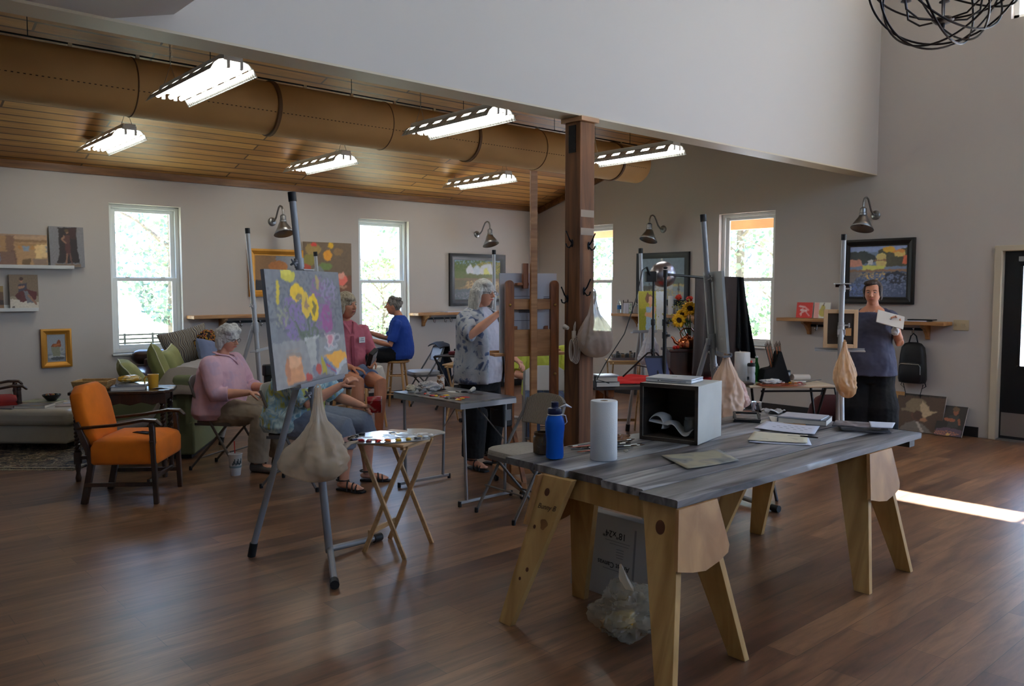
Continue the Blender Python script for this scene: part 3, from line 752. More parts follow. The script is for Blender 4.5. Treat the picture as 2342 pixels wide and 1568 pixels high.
# palace front on the upper ledge
sh = [('b', (150, 118, 82)), ('r', 0, 0, 1, .16, (150, 122, 95)), ('r', 0, .16, 1, .24, (120, 92, 62)), ('r', .02, .0, .52, 1, (142, 110, 74)), ('r', .50, .0, .60, 1, (108, 80, 62)), ('r', .55, .5, .62, 1, (92, 66, 52)),
      ('r', .36, .2, .42, .45, (120, 128, 138)), ('r', .36, .62, .43, .86, (98, 104, 118)), ('r', .3, .55, .6, 1, (104, 78, 64)), ('r', .36, .62, .43, .86, (98, 104, 118)),
      ('r', .62, .28, 1, .36, (140, 108, 70)), ('r', .70, .36, .78, .52, (112, 124, 138)), ('e', .66, .4, .025, .06, (158, 112, 58)), ('e', .82, .4, .025, .06, (158, 112, 58)),
      ('r', .69, .76, .79, .95, (96, 74, 48)), ('r', .85, .30, .93, .78, (190, 160, 110)), ('r', .93, .30, 1, .7, (186, 158, 112)), ('r', .985, .34, 1, .55, (120, 124, 128)), ('r', .82, .75, 1, 1, (118, 98, 82)), ('r', 0, 0, 1, .05, (132, 110, 92))]
x, z, w_, h_ = back_rect((-90, 524), (108, 604)); picture('palace_painting', 'unframed painting of an ornate ochre palace front on the upper white ledge', w_, h_, sh, (x, YA - .045, LZ1 + .01), 0, rx=R(-4), nx=80)
sh = [('b', (106, 104, 106)), ('p', [(.27, .03), (.80, .0), (.80, .55), (.86, .9), (.18, .9), (.27, .7)], (34, 24, 22)), ('r', .55, .02, .78, .3, (50, 28, 24)), ('e', .52, .12, .045, .06, (120, 88, 66)), ('e', .51, .09, .06, .04, (72, 56, 36)),
      ('p', [(.4, .22), (.6, .2), (.58, .42), (.45, .42)], (72, 44, 38)), ('l', .42, .25, .36, .32, .03, (126, 92, 72)), ('l', .36, .32, .47, .4, .025, (120, 86, 66)), ('p', [(.44, .42), (.6, .42), (.6, .68), (.46, .68)], (66, 36, 34)), ('l', .5, .68, .45, .92, .025, (112, 80, 62)), ('l', .58, .68, .62, .92, .022, (84, 58, 50)), ('r', .15, .92, .88, 1, (100, 84, 70))]
x, z, w_, h_ = back_rect((110, 510), (192, 605)); picture('dancer_painting', 'unframed painting of a standing figure on black, right end of the upper white ledge', w_, h_, sh, (x, YA - .045, LZ1 + .01), 0, rx=R(-4), seed=2)
sh = [('b', (102, 86, 68)), ('r', 0, .62, 1, 1, (130, 118, 98)), ('p', [(0, .7), (.3, .72), (1, .8), (1, 1), (0, 1)], (172, 164, 150)), ('e', .42, .16, .06, .07, (138, 98, 76)), ('e', .42, .12, .07, .05, (60, 42, 34)), ('p', [(.3, .28), (.6, .24), (.62, .48), (.3, .5)], (58, 54, 62)), ('l', .33, .38, .5, .34, .03, (136, 100, 78)),
      ('p', [(.3, .5), (.6, .42), (.95, .5), (.9, .72), (.35, .8)], (78, 36, 34)), ('p', [(.48, .46), (.62, .48), (.85, .8), (.6, .82)], (96, 94, 96)), ('l', .65, .6, .9, .84, .035, (128, 94, 74)), ('e', .3, .62, .1, .1, (70, 32, 28)), ('e', .12, .93, .05, .04, (90, 80, 72))]
x, z, w_, h_ = back_rect((19, 633), (88, 712)); picture('reclining_figure_painting', 'small unframed painting of a seated dark-haired figure on the lower white ledge', w_, h_, sh, (x, YA - .045, LZ2 + .01), 0, rx=R(-4), seed=3)
x, z, w_, h_ = back_rect((-40, 658), (8, 712)); picture('landscape_sketch', 'small brown landscape board cut by the photo edge on the lower white ledge', w_, h_, [('b', (120, 100, 60)), ('r', 0, .25, 1, .6, (80, 60, 44)), ('r', 0, .6, 1, .8, (50, 40, 34)), ('r', 0, .8, 1, 1, (110, 84, 60))], (x, YA - .045, LZ2 + .01), 0, rx=R(-4), seed=4, nx=30)
sh = [('b', (124, 128, 132)), ('r', 0, .7, 1, 1, (104, 108, 112)), ('e', .5, .8, .42, .08, (140, 142, 142)), ('e', .55, .86, .34, .06, (70, 72, 74)), ('p', [(.22, .45), (.75, .42), (.68, .78), (.34, .78)], (112, 112, 92)), ('e', .78, .55, .12, .1, (136, 136, 130)), ('e', .78, .55, .08, .06, (118, 120, 122)), ('p', [(.22, .45), (.3, .36), (.5, .34), (.62, .2), (.72, .26), (.74, .46)], (112, 58, 26)), ('l', .4, .42, .66, .36, .03, (146, 84, 40))]
x, z, w_, h_ = back_rect((91, 752), (166, 838)); picture('teacup_painting', 'small gold-framed painting of a filled teacup, low on the back wall by the window', w_, h_, sh, (x, YA, z), 0, m_gold, .062, .045, seed=5)
sh = [('b', (116, 84, 48)), ('r', .5, 0, 1, .5, (118, 118, 118)), ('e', .55, .32, .22, .17, (148, 92, 40)), ('r', 0, .7, .4, 1, (36, 30, 28)), ('e', .85, .7, .1, .25, (80, 70, 60)), ('l', .3, .5, .4, .8, .05, (52, 40, 34)), ('r', .4, .78, 1, 1, (96, 66, 40))]
x, z, w_, h_ = back_rect((567, 567), (694, 678)); picture('hat_still_life', 'gold-framed still life of a straw hat behind the grey easel mast', w_, h_, sh, (x, YA, z), 0, m_gold, .085, .05, seed=6)
sh = [('b', (94, 76, 54)), ('r', 0, .55, 1, 1, (96, 60, 38)), ('e', .2, .12, .16, .1, (132, 108, 54)), ('e', .22, .04, .06, .03, (176, 54, 38)), ('e', .5, .22, .09, .09, (196, 128, 24)), ('e', .56, .05, .05, .06, (208, 150, 26)), ('e', .12, .3, .12, .1, (112, 104, 40)), ('e', .05, .45, .1, .08, (150, 60, 34)), ('e', .45, .4, .14, .06, (96, 112, 56)), ('e', .3, .5, .12, .1, (104, 106, 104)), ('e', .72, .15, .1, .06, (122, 94, 56)),
      ('e', .78, .62, .13, .1, (196, 92, 76)), ('e', .78, .55, .08, .05, (214, 132, 112)), ('r', .66, .72, .9, .76, (150, 110, 84)), ('e', .97, .93, .06, .06, (196, 44, 34)), ('r', .15, .6, .6, .9, (108, 70, 44))]
x, z, w_, h_ = back_rect((692, 552), (804, 690)); picture('sunflower_painting', 'unframed brown painting of sunflowers and a pink teapot beside the second back window', w_, h_, sh, (x, YA, z), 0, seed=7, th=.03)
sh = [('b', (86, 96, 52)), ('r', 0, 0, 1, .12, (118, 140, 150)), ('s', .5, .16, .7, .16, (70, 84, 36), -.2), ('s', .8, .2, .4, .16, (134, 122, 52), -.1), ('p', [(.26, .24), (.34, .1), (.4, .24), (.4, .34), (.26, .34)], (196, 200, 204)), ('p', [(.4, .22), (.48, .12), (.56, .22), (.55, .36), (.4, .36)], (176, 184, 186)), ('p', [(.54, .22), (.62, .1), (.78, .1), (.82, .24), (.82, .36), (.56, .36)], (188, 190, 184)),
      ('p', [(.62, .3), (.68, .2), (.76, .34), (.74, .46), (.62, .46)], (206, 196, 112)), ('r', .2, .36, 1, .46, (88, 92, 52)), ('r', 0, .46, 1, 1, (112, 96, 72)), ('s', .5, .62, .6, .1, (160, 138, 98), -.05), ('s', .6, .7, .5, .08, (128, 108, 76), .0), ('p', [(0, .74), (.4, .7), (1, .84), (1, 1), (0, 1)], (82, 88, 90)), ('s', .5, .88, .5, .1, (110, 112, 116), .05), ('s', .7, .95, .4, .06, (150, 130, 80), .1), ('p', [(0, .5), (.3, .5), (.2, .68), (0, .72)], (96, 90, 66))]
x, z, w_, h_ = back_rect((1027, 578), (1155, 698)); picture('white_houses_painting', 'black-framed painting of white and yellow houses above a rocky shore', w_, h_, sh, (x, YA, z), 0, m_ebony, .10, .045, seed=8, slip=True, nx=70)
sh = [('b', (98, 112, 122)), ('r', 0, .6, 1, 1, (112, 122, 126)), ('l', .48, .0, .5, .7, .012, (170, 170, 160)), ('l', .52, .05, .54, .7, .008, (80, 74, 66)), ('l', .5, .1, .2, .55, .006, (150, 140, 120)), ('l', .5, .1, .82, .6, .006, (150, 140, 120)), ('p', [(.7, .5), (.78, .4), (.86, .48), (.94, .44), (1, .52), (1, .66), (.7, .66)], (78, 88, 84)), ('r', .4, .62, 1, .66, (150, 138, 90)), ('p', [(.3, .66), (.75, .64), (.7, .76), (.36, .76)], (150, 152, 150)), ('r', 0, .66, .3, 1, (66, 66, 60)), ('s', .5, .85, .5, .12, (140, 130, 100), .0), ('l', .2, .6, .22, 1, .012, (60, 54, 48)), ('l', .32, .62, .33, 1, .01, (60, 54, 48)), ('l', .86, .6, .87, 1, .012, (60, 54, 48))]
y, z, w_, h_ = right_rect((1457, 579), (1576, 700)); picture('sailing_boat_painting', 'black-framed painting of a moored sailing boat behind the round studio lamp', w_, h_, sh, (XB, y, z), -pi / 2, m_ebony, .085, .045, seed=9, slip=True, k=2.0)
sh = [('b', (92, 106, 128)), ('r', 0, .0, 1, .12, (116, 130, 160)), ('p', [(0, .12), (.25, .1), (.45, .2), (.5, .3), (0, .4)], (50, 56, 56)), ('p', [(.5, .08), (.7, .02), (.8, .1), (1, .05), (1, .4), (.5, .4)], (64, 62, 50)), ('e', .68, .08, .1, .06, (172, 128, 52)), ('e', .85, .12, .1, .03, (180, 110, 60)), ('p', [(.47, .2), (.55, .13), (.64, .2), (.64, .42), (.48, .42)], (192, 148, 96)), ('r', .44, .27, .64, .3, (120, 90, 66)), ('r', .78, .14, .95, .22, (176, 140, 84)), ('p', [(.0, .28), (.2, .26), (.25, .4), (0, .4)], (156, 112, 96)), ('r', .92, .2, 1, .36, (160, 84, 62)),
      ('p', [(.23, .36), (.4, .39), (.63, .38), (.6, .46), (.24, .46)], (206, 172, 88)), ('r', .32, .28, .42, .37, (188, 176, 160)), ('r', 0, .46, 1, .5, (112, 88, 70)), ('r', 0, .5, 1, 1, (62, 72, 92)), ('s', .5, .56, .5, .06, (120, 110, 90), .0), ('s', .48, .6, .2, .06, (170, 140, 92), -.1), ('e', .8, .62, .2, .12, (42, 46, 54)), ('s', .6, .75, .6, .2, (84, 94, 118), .05), ('s', .2, .85, .3, .12, (76, 92, 130), .0), ('s', .5, .9, .5, .1, (58, 68, 92), .1), ('p', [(0, .5), (.2, .5), (.1, .7), (0, .72)], (96, 92, 90))]
y, z, w_, h_ = right_rect((1929, 549), (2090, 697)); picture('harbour_painting', 'large black-framed harbour painting with a yellow boat, behind the woman with the tablet', w_, h_, sh, (XB, y, z), -pi / 2, m_ebony, .085, .05, seed=10, nx=90, k=2.5)
# small cards on the long shelf
SZ = z4 + .02
sh = [('b', (176, 48, 42)), ('l', .2, .25, .5, .3, .06, (212, 150, 148)), ('l', .5, .3, .75, .5, .05, (206, 130, 128)), ('l', .3, .5, .6, .55, .07, (220, 170, 168)), ('l', .25, .75, .5, .55, .05, (208, 140, 138)), ('l', .6, .6, .8, .85, .04, (206, 130, 128)), ('l', .4, .4, .3, .85, .035, (212, 150, 148))]
y, z, w_, h_ = right_rect((1830, 691), (1866, 727)); picture('red_leaf_card', 'small bright red square canvas with a pale leaf on the long pine shelf', w_, h_, sh, (XB - .10, y, SZ), -pi / 2, rx=R(-8), nx=30, seed=11)
sh = [('b', (206, 186, 172)), ('r', .0, .0, .3, 1, (196, 140, 132)), ('e', .55, .62, .24, .28, (164, 150, 74)), ('e', .55, .35, .13, .2, (158, 146, 78)), ('e', .85, .8, .12, .12, (160, 52, 46)), ('l', .56, .2, .6, .05, .03, (80, 60, 40))]
y, z, w_, h_ = right_rect((1870, 691), (1906, 728)); picture('pear_picture', 'small pale picture of a green pear next to the red square canvas', w_, h_, sh, (XB - .10, y, SZ), -pi / 2, rx=R(-8), nx=30, seed=12)
# ================================================================ FURNITURE
def face(dx, dy): return atan2(-dx, dy)          # turn local +y to look along (dx, dy)
def pface(dx, dy): return atan2(dx, -dy)         # turn a picture's front (-y) to look along (dx, dy)
m_dkwood = wood('dark_walnut', (34, 20, 13), (62, 38, 24), 1.0, .32, 4, (1, 1, .12), .03, coat=.3)
m_orange = mat('orange_velvet', (214, 112, 6), rough=.85, sheen=.08, var=(5, .16), bump=(120, .05))
m_red = mat('red_velvet', (140, 22, 12), rough=.85, sheen=.08, var=(5, .16))
def spindle(q, p, h, r, knots, n=12):
    """turned post standing at p"""
    prof = [(r, 0)]
    for z, k in knots: prof.append((r * k, z * h))
    prof.append((r, h)); q.lathe(prof, n, T(*p))
def open_armchair(label, cloth, loc, rz):
    t = thing('open_armchair', label, 'armchair', loc, rz)
    W_, D = .27, .24
    for s in (-1, 1):
        q = MB(); q.bar((s * W_, D, 0), (s * (W_ - .005), D - .02, .60), .036, .036, (0, 1, 0), .04, .04)
        spindle(q, (s * (W_ - .004), D - .02, .46), .16, .02, [(.1, 1.3), (.2, .7), (.45, 1.2), (.7, .75), (.85, 1.25)]); q.build('front_leg', m_dkwood, t, bevel=.006)
        q = MB(); q.bar((s * (W_ - .03), -D - .06, 0), (s * (W_ - .03), -D + .01, .34), .042, .046, (0, 1, 0)); q.bar((s * (W_ - .03), -D + .01, .34), (s * (W_ - .035), -D - .10, .62), .042, .046, (0, 1, 0)); q.build('rear_leg', m_dkwood, t, bevel=.005)
        q = MB(); q.tube([(s * (W_ - .03), -D - .09, .575), (s * W_, -.05, .60), (s * W_, D - .08, .635), (s * W_, D + .015, .63), (s * W_, D + .04, .605)], [.019, .021, .024, .027, .022], 10, flat=.62, round_ends=True); q.build('armrest', m_dkwood, t)
        q = MB(); q.bar((s * (W_ - .01), -D - .04, .15), (s * (W_ - .003), D - .01, .15), .022, .03); q.build('stretcher', m_dkwood, t, bevel=.003)
    q = MB(); q.bar((-W_ + .01, D - .06, .17), (W_ - .01, D - .06, .17), .022, .03); q.build('stretcher', m_dkwood, t, bevel=.003)
    q = MB()
    def seat_ring(z, g, b): return [(x * (W_ + g), y * (D + g * .8) + .012, z + b * (1 - x * x * .8) * (1 - y * y * .6)) for x, y in [(-1, -1), (-.5, -1), (0, -1), (.5, -1), (1, -1), (1, -.5), (1, 0), (1, .5), (1, 1), (.5, 1), (0, 1), (-.5, 1), (-1, 1), (-1, .5), (-1, 0), (-1, -.5)]]
    q.loft([seat_ring(.30, -.01, 0), seat_ring(.31, .005, 0), seat_ring(.43, .006, 0), seat_ring(.47, -.01, .01), [(x * .7, y * .7 + .004, z + .035) for x, y, z in seat_ring(.47, 0, .01)], [(x * .2, y * .2, z + .055) for x, y, z in seat_ring(.47, 0, 0)]])
    q.build('seat', cloth, t, bevel=.012, sharp=60)
    q = MB(); out = [(-.19, .0), (-.235, .10), (-.25, .30), (-.22, .42), (-.12, .475), (.12, .475), (.22, .42), (.25, .30), (.235, .10), (.19, .0), (.10, .03), (-.10, .03)]
    bm = T(0, -D - .01, .425) @ rot(0, R(14))
    q.loft([[bm @ V((x * a, y, cz + (z - cz) * a)) for x, z in out for cz in (.24,)] for a, y in ((.86, .055), (.96, .045), (1, .02), (1, -.03), (.95, -.05), (.6, -.06))])
    q.build('backrest', cloth, t, bevel=.008, sharp=60)
    q = MB(); q.bar((-.2, -D - .0, .40), (.2, -D - .0, .40), .03, .05); q.build('back_rail', m_dkwood, t)
    return t
open_armchair('orange velvet open armchair with dark wooden arms, beside the twisted-leg table', m_orange, (2.04, 6.71, 0), face(.79, -.61))
open_armchair('red velvet open armchair at the back wall beyond the cream ottoman', m_red, (1.60, 9.84, 0), face(1, -.12))
m_phone = mat('black_glass', (14, 14, 16), rough=.12)
q = MB(); q.box((0, 0, .005), (.075, .15, .01)); p = T(2.04, 6.71) @ rot(face(.79, -.61)) @ V((.11, .10, 0)); solo(q, 'mobile_phone', m_phone, 'black phone left on the seat of the orange armchair', 'phone', (p.x, p.y, .512), rz=.5, bevel=.004)

# ---- ottoman, rug
FU = V((.735, -.678, 0)); FB = V((.678, .735, 0))      # the lounge furniture stands square to this pair
m_creamlea = mat('cream_leather', (168, 160, 146), rough=.42, var=(3, .06), bump=(60, .05))
k = G(152, 1016, .08); oc2 = k - FU * .38 + FB * .36
t = thing('ottoman', 'cream leather ottoman with a padded top on the patterned rug, strewn with magazines', 'ottoman', (oc2.x, oc2.y, 0), atan2(FU.y, FU.x))
q = MB(); q.box((0, 0, .175), (.76, .70, .19)); q.build('base', m_creamlea, t, bevel=.03, seg=3)
q = MB(); q.box((0, 0, .345), (.86, .78, .17)); q.build('cushion', m_creamlea, t, bevel=.06, seg=4)
for x in (-.3, .3):
    for y in (-.27, .27): q = MB(); q.lathe([(.025, .0125), (.03, .08)], 12, T(x, y, 0)); q.build('foot', m_dkwood, t)
m_rug = patches('rug_weave', [(0, (22, 22, 26)), (.42, (30, 30, 36)), (.47, (112, 96, 70)), (.52, (26, 26, 34)), (.58, (150, 136, 110)), (.63, (88, 60, 36)), (.70, (40, 42, 52))], 1.0, 9, .95, kind='noise', detail=3, dist=1.2)
m_fringe = mat('rug_border', (170, 158, 132), rough=.95, var=(20, .3))
k = G(178, 1074); rc = k - FU * .95 + FB * .75
t = thing('area_rug', 'dark flower-patterned rug with a pale fringe under the cream ottoman', 'rug', (rc.x, rc.y, 0), atan2(FU.y, FU.x))
q = MB(); q.box((0, 0, .006), (1.9, 1.5, .012)); q.build('pile', m_rug, t)
q = MB(); q.box((0, -.715, .0075), (1.9, .022, .013)); q.box((0, .715, .0075), (1.9, .022, .013)); q.box((.91, 0, .0075), (.022, 1.4, .013)); q.box((-.91, 0, .0075), (.022, 1.4, .013)); q.build('border', m_fringe, t)
q = MB()
for i in range(94):
    x = -.94 + i * .02; q.box((x, -.765 + .006 * noise.noise((x * 20, 0, 0)), .004), (.011, .035, .006))
q.build('fringe', m_fringe, t)['kind'] = 'stuff'

def book(name, label, w, d, h, loc, rz, cover, cat='book', group=None, page=(214, 208, 196), soft=False):
    t = thing(name, label, cat, loc, rz, group)
    if soft:
        q = MB(); q.sheet(lambda u, v: (w * (u - .5), d * (v - .5), h + .006 * sin(u * 3) * v), 8, 6); q.build('cover', cover, t, solid=h)
        return t
    q = MB(); q.box((.003, 0, h / 2), (w - .008, d - .008, h - .006)); q.build('pages', mat('paper_%d_%d_%d' % page, page, rough=.8), t)
    q = MB(); q.box((0, 0, h - .0015), (w, d, .003)); q.box((0, 0, .0015), (w, d, .003)); q.box((-w / 2 + .0015, 0, h / 2), (.003, d, h)); q.build('cover', cover, t)
    return t
def cover(name, cols, s=7, k=1.0, rough=.3): return patches(name, cols, k, s, rough, detail=1, dist=.3)
OT = .43
def onott(a, b, z=OT): p = oc2 + FU * a + FB * b; return (p.x, p.y, z)
book('magazine', 'thick dark magazine with a grey cover on the near side of the cream ottoman', .30, .23, .028, onott(-.02, -.20), atan2(FU.y, FU.x) + .1, cover('cover_grey', [(0, (60, 60, 62)), (.5, (96, 96, 98)), (.7, (150, 120, 70))]), 'magazine')
book('magazine', 'thin flat magazine at the near left corner of the cream ottoman', .26, .20, .010, onott(-.27, -.24), atan2(FU.y, FU.x) - .15, cover('cover_dark', [(0, (48, 48, 50)), (.6, (110, 110, 112))]), 'magazine')
book('magazine', 'big pale green magazine under the bowl on the cream ottoman', .36, .27, .022, onott(-.12, .12), atan2(FU.y, FU.x) - .1, cover('cover_sage', [(0, (120, 128, 92)), (.55, (150, 152, 116)), (.7, (90, 96, 70))]), 'magazine')
book('magazine', 'blue and white open leaflet at the right end of the cream ottoman', .28, .22, .010, onott(.24, .14), atan2(FU.y, FU.x) + .5, cover('cover_blue', [(0, (70, 80, 120)), (.5, (176, 180, 190)), (.75, (186, 160, 90))]), 'magazine')
book('magazine', 'tan leaflet on the right edge of the cream ottoman behind the orange armchair', .22, .17, .008, onott(.28, -.10), atan2(FU.y, FU.x) + .2, cover('cover_tan', [(0, (140, 96, 74)), (.5, (170, 150, 140))]), 'magazine')
m_bowl = mat('dark_glaze', (24, 25, 30), rough=.25)
t = thing('bowl', 'small dark bowl of wrapped sweets on the pale green magazine', 'bowl', onott(-.02, .10, OT + .024), 0)
q = MB(); q.lathe([(.035, 0), (.045, .004), (.085, .05), (.09, .065), (.084, .065), (.078, .05), (.02, .02)], 26); q.build('bowl_shell', m_bowl, t)
m_sweets = [mat('sweet_%d' % i, c, rough=.4) for i, c in enumerate(((168, 120, 60), (120, 52, 40), (178, 168, 150), (70, 84, 60)))]
r = rnd(8)
for i in range(10): q = crumple(i + 2, .016, (1, 1, .7), .2, n=8, k=6); o = q.build('sweet', m_sweets[i % 4], t); o.location = (r.uniform(-.05, .05), r.uniform(-.05, .05), .062)

# ---- dark side table with barley-twist legs
TU = V((.88, -.475, 0)); TB = V((.475, .88, 0)); tz = .755
tA = G(180, 1100); tc_ = tA + TU * .34 + TB * .17
def ontab(a, b, z=tz): p = tc_ + TU * a + TB * b; return (p.x, p.y, z)
TR = atan2(TU.y, TU.x)
t = thing('side_table', 'dark wooden side table with barley-twist legs and a scalloped top, behind the orange armchair', 'table', (tc_.x, tc_.y, 0), TR)
q = MB(); pts = []
for i in range(72):
    a = 2 * pi * i / 72; c_, s_ = cos(a), sin(a); e = .32
    x = (abs(c_) ** e) * (1 if c_ > 0 else -1) * .405; y = (abs(s_) ** e) * (1 if s_ > 0 else -1) * .235; f = 1 + .022 * cos(a * 14); pts.append((x * f, y * f))
q.prism(pts, tz - .026, tz); q.build('top', m_dkwood, t, bevel=.006)
q = MB()
for y in (-.17, .17):
    q.prism([(-.34, 0), (-.34, -.07), (-.26, -.10), (-.17, -.075), (-.08, -.10), (0, -.08), (.08, -.10), (.17, -.075), (.26, -.10), (.34, -.07), (.34, 0)], -.012, .012, T(0, y, tz - .026) @ rot(0, pi / 2))
for x in (-.34, .34): q.box((x, 0, tz - .065), (.022, .34, .075))
q.build('apron', m_dkwood, t, bevel=.003)
for x in (-.34, .34):
    for y in (-.17, .17):
        q = MB(); q.box((x, y, tz - .07), (.05, .05, .09)); q.box((x, y, .20), (.05, .05, .10)); spindle(q, (x, y, 0), .15, .02, [(.2, 1.25), (.5, .8), (.8, 1.2)])
        n = 60
        for k0 in (0, 1):
            q.tube([(x + .011 * cos(2 * pi * 6 * i / n + k0 * pi), y + .011 * sin(2 * pi * 6 * i / n + k0 * pi), .25 + (tz - .37) * i / n) for i in range(n + 1)], .015, 7)
        q.build('leg', m_dkwood, t)
q = MB(); q.box((0, -.17, .20), (.66, .03, .03)); q.box((0, .17, .20), (.66, .03, .03)); q.build('stretcher', m_dkwood, t)
m_wick = patches('wicker', [(0, (110, 80, 40)), (.5, (168, 130, 76)), (.8, (196, 160, 104))], 1.0, 40, .7, stretch=(1, 1, 3))
t = thing('wicker_basket', 'shallow rectangular wicker basket at the back of the dark side table', 'basket', ontab(-.24, .02), TR - .1)
for i in range(6):
    q = MB(); w_, d_, z = .125 + .003 * i, .10 + .003 * i, .008 + .013 * i
    q.tube([(-w_, -d_, z), (-w_ * .5, -d_ - .003, z + .002), (w_ * .4, -d_ - .004, z), (w_, -d_, z), (w_ + .003, 0, z + .002), (w_, d_, z), (0, d_ + .003, z), (-w_, d_, z), (-w_ - .003, 0, z + .002)], .0075, 8, closed=True); q.build('woven_coil', m_wick, t)
q = MB(); q.box((0, 0, .006), (.25, .2, .008)); q.build('base', m_wick, t)
m_yel = mat('yellow_glaze', (206, 158, 54), rough=.25)
t = thing('mug', 'yellow mug on the right end of the dark side table', 'mug', ontab(.245, -.04), TR + pi)
q = MB(); q.lathe([(.036, 0), (.039, .004), (.041, .06), (.045, .12), (.046, .124), (.043, .124), (.038, .06), (.034, .012), (.002, .01)], 28); q.build('cup', m_yel, t)
q = MB(); q.tube([(.041, 0, .10), (.058, 0, .105), (.073, 0, .085), (.07, 0, .05), (.055, 0, .028), (.040, 0, .028)], .0065, 9); q.build('handle', m_yel, t)
book('magazine', 'thick grey catalogue lying on the dark side table beneath the snack pack', .27, .20, .035, ontab(.05, -.06), TR + .1, cover('cover_cat', [(0, (50, 52, 56)), (.5, (96, 98, 104)), (.7, (140, 142, 150))]), 'magazine')
book('magazine', 'glossy magazine on top of the grey catalogue on the dark side table', .25, .19, .014, ontab(.09, -.03, tz + .036), TR - .15, cover('cover_glossy', [(0, (40, 30, 34)), (.45, (130, 132, 140)), (.65, (206, 206, 210))], rough=.12), 'magazine')
q = MB(); q.sheet(lambda u, v: (.17 * (u - .5), .12 * (v - .5), .004 + .006 * sin(u * 5 + v * 3)), 8, 6)
solo(q, 'paper_sheet', mat('white_paper', (205, 205, 205), rough=.6), 'loose white paper under the yellow mug on the dark side table', 'paper', ontab(.33, -.03), TR, solid=.001)
m_snack = patches('snack_foil', [(0, (30, 24, 18)), (.45, (196, 150, 40)), (.6, (220, 200, 140)), (.75, (40, 34, 24))], 1.0, 16, .22)
q = crumple(5, .075, (1.3, .8, .42), .22); solo(q, 'snack_pack', m_snack, 'shiny yellow and black snack pack lying on the magazines of the dark side table', 'snack', ontab(.04, .02, tz + .082), TR)

# ---- green sofa with a grey throw, its back towards the seated woman
SA = R(34.3); SU = V((sin(SA), cos(SA), 0)); SL = V((-cos(SA), sin(SA), 0))   # along the sofa; towards its seat
K = G(446, 1049)
m_green = mat('sage_upholstery', (116, 124, 92), rough=.9, var=(4, .08), bump=(150, .06))
m_throw = mat('grey_linen', (156, 148, 140), rough=.95, var=(3, .07), bump=(90, .08))
so = K + SL * .42
t = thing('sofa', 'sage green sofa with its back to the grey-haired woman, half covered by a grey throw', 'sofa', (so.x, so.y, 0), atan2(SU.y, SU.x))     # local x along, y to the seat
q = MB(); q.box((.68, 0, .20), (1.36, .84, .32)); q.build('base', m_green, t, bevel=.02)
q = MB(); q.box((.68, -.32, .52), (1.36, .20, .56)); q.build('back', m_green, t, bevel=.05, seg=3)
for x in (.09, 1.27): q = MB(); q.box((x, .02, .40), (.18, .82, .42)); q.build('arm', m_green, t, bevel=.045, seg=3)
for x in (.43, .93): q = MB(); q.box((x, .08, .42), (.49, .62, .16)); q.build('seat_cushion', m_green, t, bevel=.045, seg=3)
q = MB(); q.box((.68, 0, .02), (1.28, .76, .04)); q.build('plinth', m_black, t)
def throw(u, v):
    x = -.05 + 1.35 * u; s = v * 1.3
    n1 = .025 * noise.noise((x * 6, s * 4, 1)) + .02 * sin(x * 11 + s * 2) * max(0, s - .5)
    if s < .42: y, z = -.44 - .02 - n1, .50 + s * .88 - .08 * sin(x * 4) * (1 - s / .42)
    elif s < .72: y, z = -.44 + (s - .42) / .3 * .30, .845 + .03 * sin((s - .42) / .3 * pi) + n1
    else: y, z = -.15 + (s - .72) * .78 + n1, max(.83 - (s - .72) * 1.1, .635 if u < .2 else .525) + abs(n1)
    if u < .12: z -= (.12 - u) * 2.2 * (.5 + v)
    return (x, y, z)
q = MB(); q.sheet(throw, 40, 36); o = solo(q, 'throw_blanket', m_throw, 'pale grey throw draped over the back of the sage green sofa', 'blanket', (so.x, so.y, 0), rz=atan2(SU.y, SU.x), solid=.012)
m_cush = mat('olive_cushion', (142, 144, 92), rough=.85, var=(7, .12), bump=(100, .06))
def cushion(label, w, h, th, loc, rot_, m=m_cush, group='sage green sofa cushions', pipe=True, name='cushion'):
    t = thing(name, label, 'cushion', loc, rot_[2], group, rx=rot_[0], ry=rot_[1])
    def pt(u, v, s):
        a, b = 2 * u - 1, 2 * v - 1; e = (1 - a ** 4) * (1 - b ** 4); pin = 1 - .10 * (1 - a * a) * 0 - .09 * (abs(a) ** 2) * (1 - b * b) * 0
        k_ = 1 - .10 * (1 - abs(a)) * (abs(b) ** 3); l_ = 1 - .10 * (1 - abs(b)) * (abs(a) ** 3)
        return (w / 2 * a * l_, s * th / 2 * (max(e, 0) ** .55) + .006 * noise.noise((a * 3, b * 3, s)), h / 2 + h / 2 * b * k_)
    q = MB(); q.sheet(lambda u, v: pt(u, v, -1), 20, 20); q.sheet(lambda u, v: pt(1 - u, v, 1), 20, 20); q.build('cover', m, t)
    if pipe:
        ed = [pt(i / 16, 0, 0) for i in range(16)] + [pt(1, i / 16, 0) for i in range(16)] + [pt(1 - i / 16, 1, 0) for i in range(16)] + [pt(0, 1 - i / 16, 0) for i in range(16)]
        q = MB(); q.tube(ed, .006, 6, closed=True); q.build('piping', mat('cushion_piping', (196, 194, 160), rough=.7), t)
    return t
def onsofa(a, b, z): p = so + SU * a + SL * b; return (p.x, p.y, z)
sr = atan2(SU.y, SU.x)
cushion('sage cushion nearest the yellow mug, slumped along the sofa arm', .55, .42, .17, onsofa(.24, .05, .60), (R(-38), 0, sr + .35))
cushion('upright pointed sage cushion in the middle of the sofa', .46, .46, .16, onsofa(.66, -.02, .60), (R(-20), R(18), sr + .3))
cushion('sage cushion just behind the grey-haired woman on the sofa', .46, .44, .16, onsofa(1.02, -.05, .58), (R(-18), R(-8), sr))
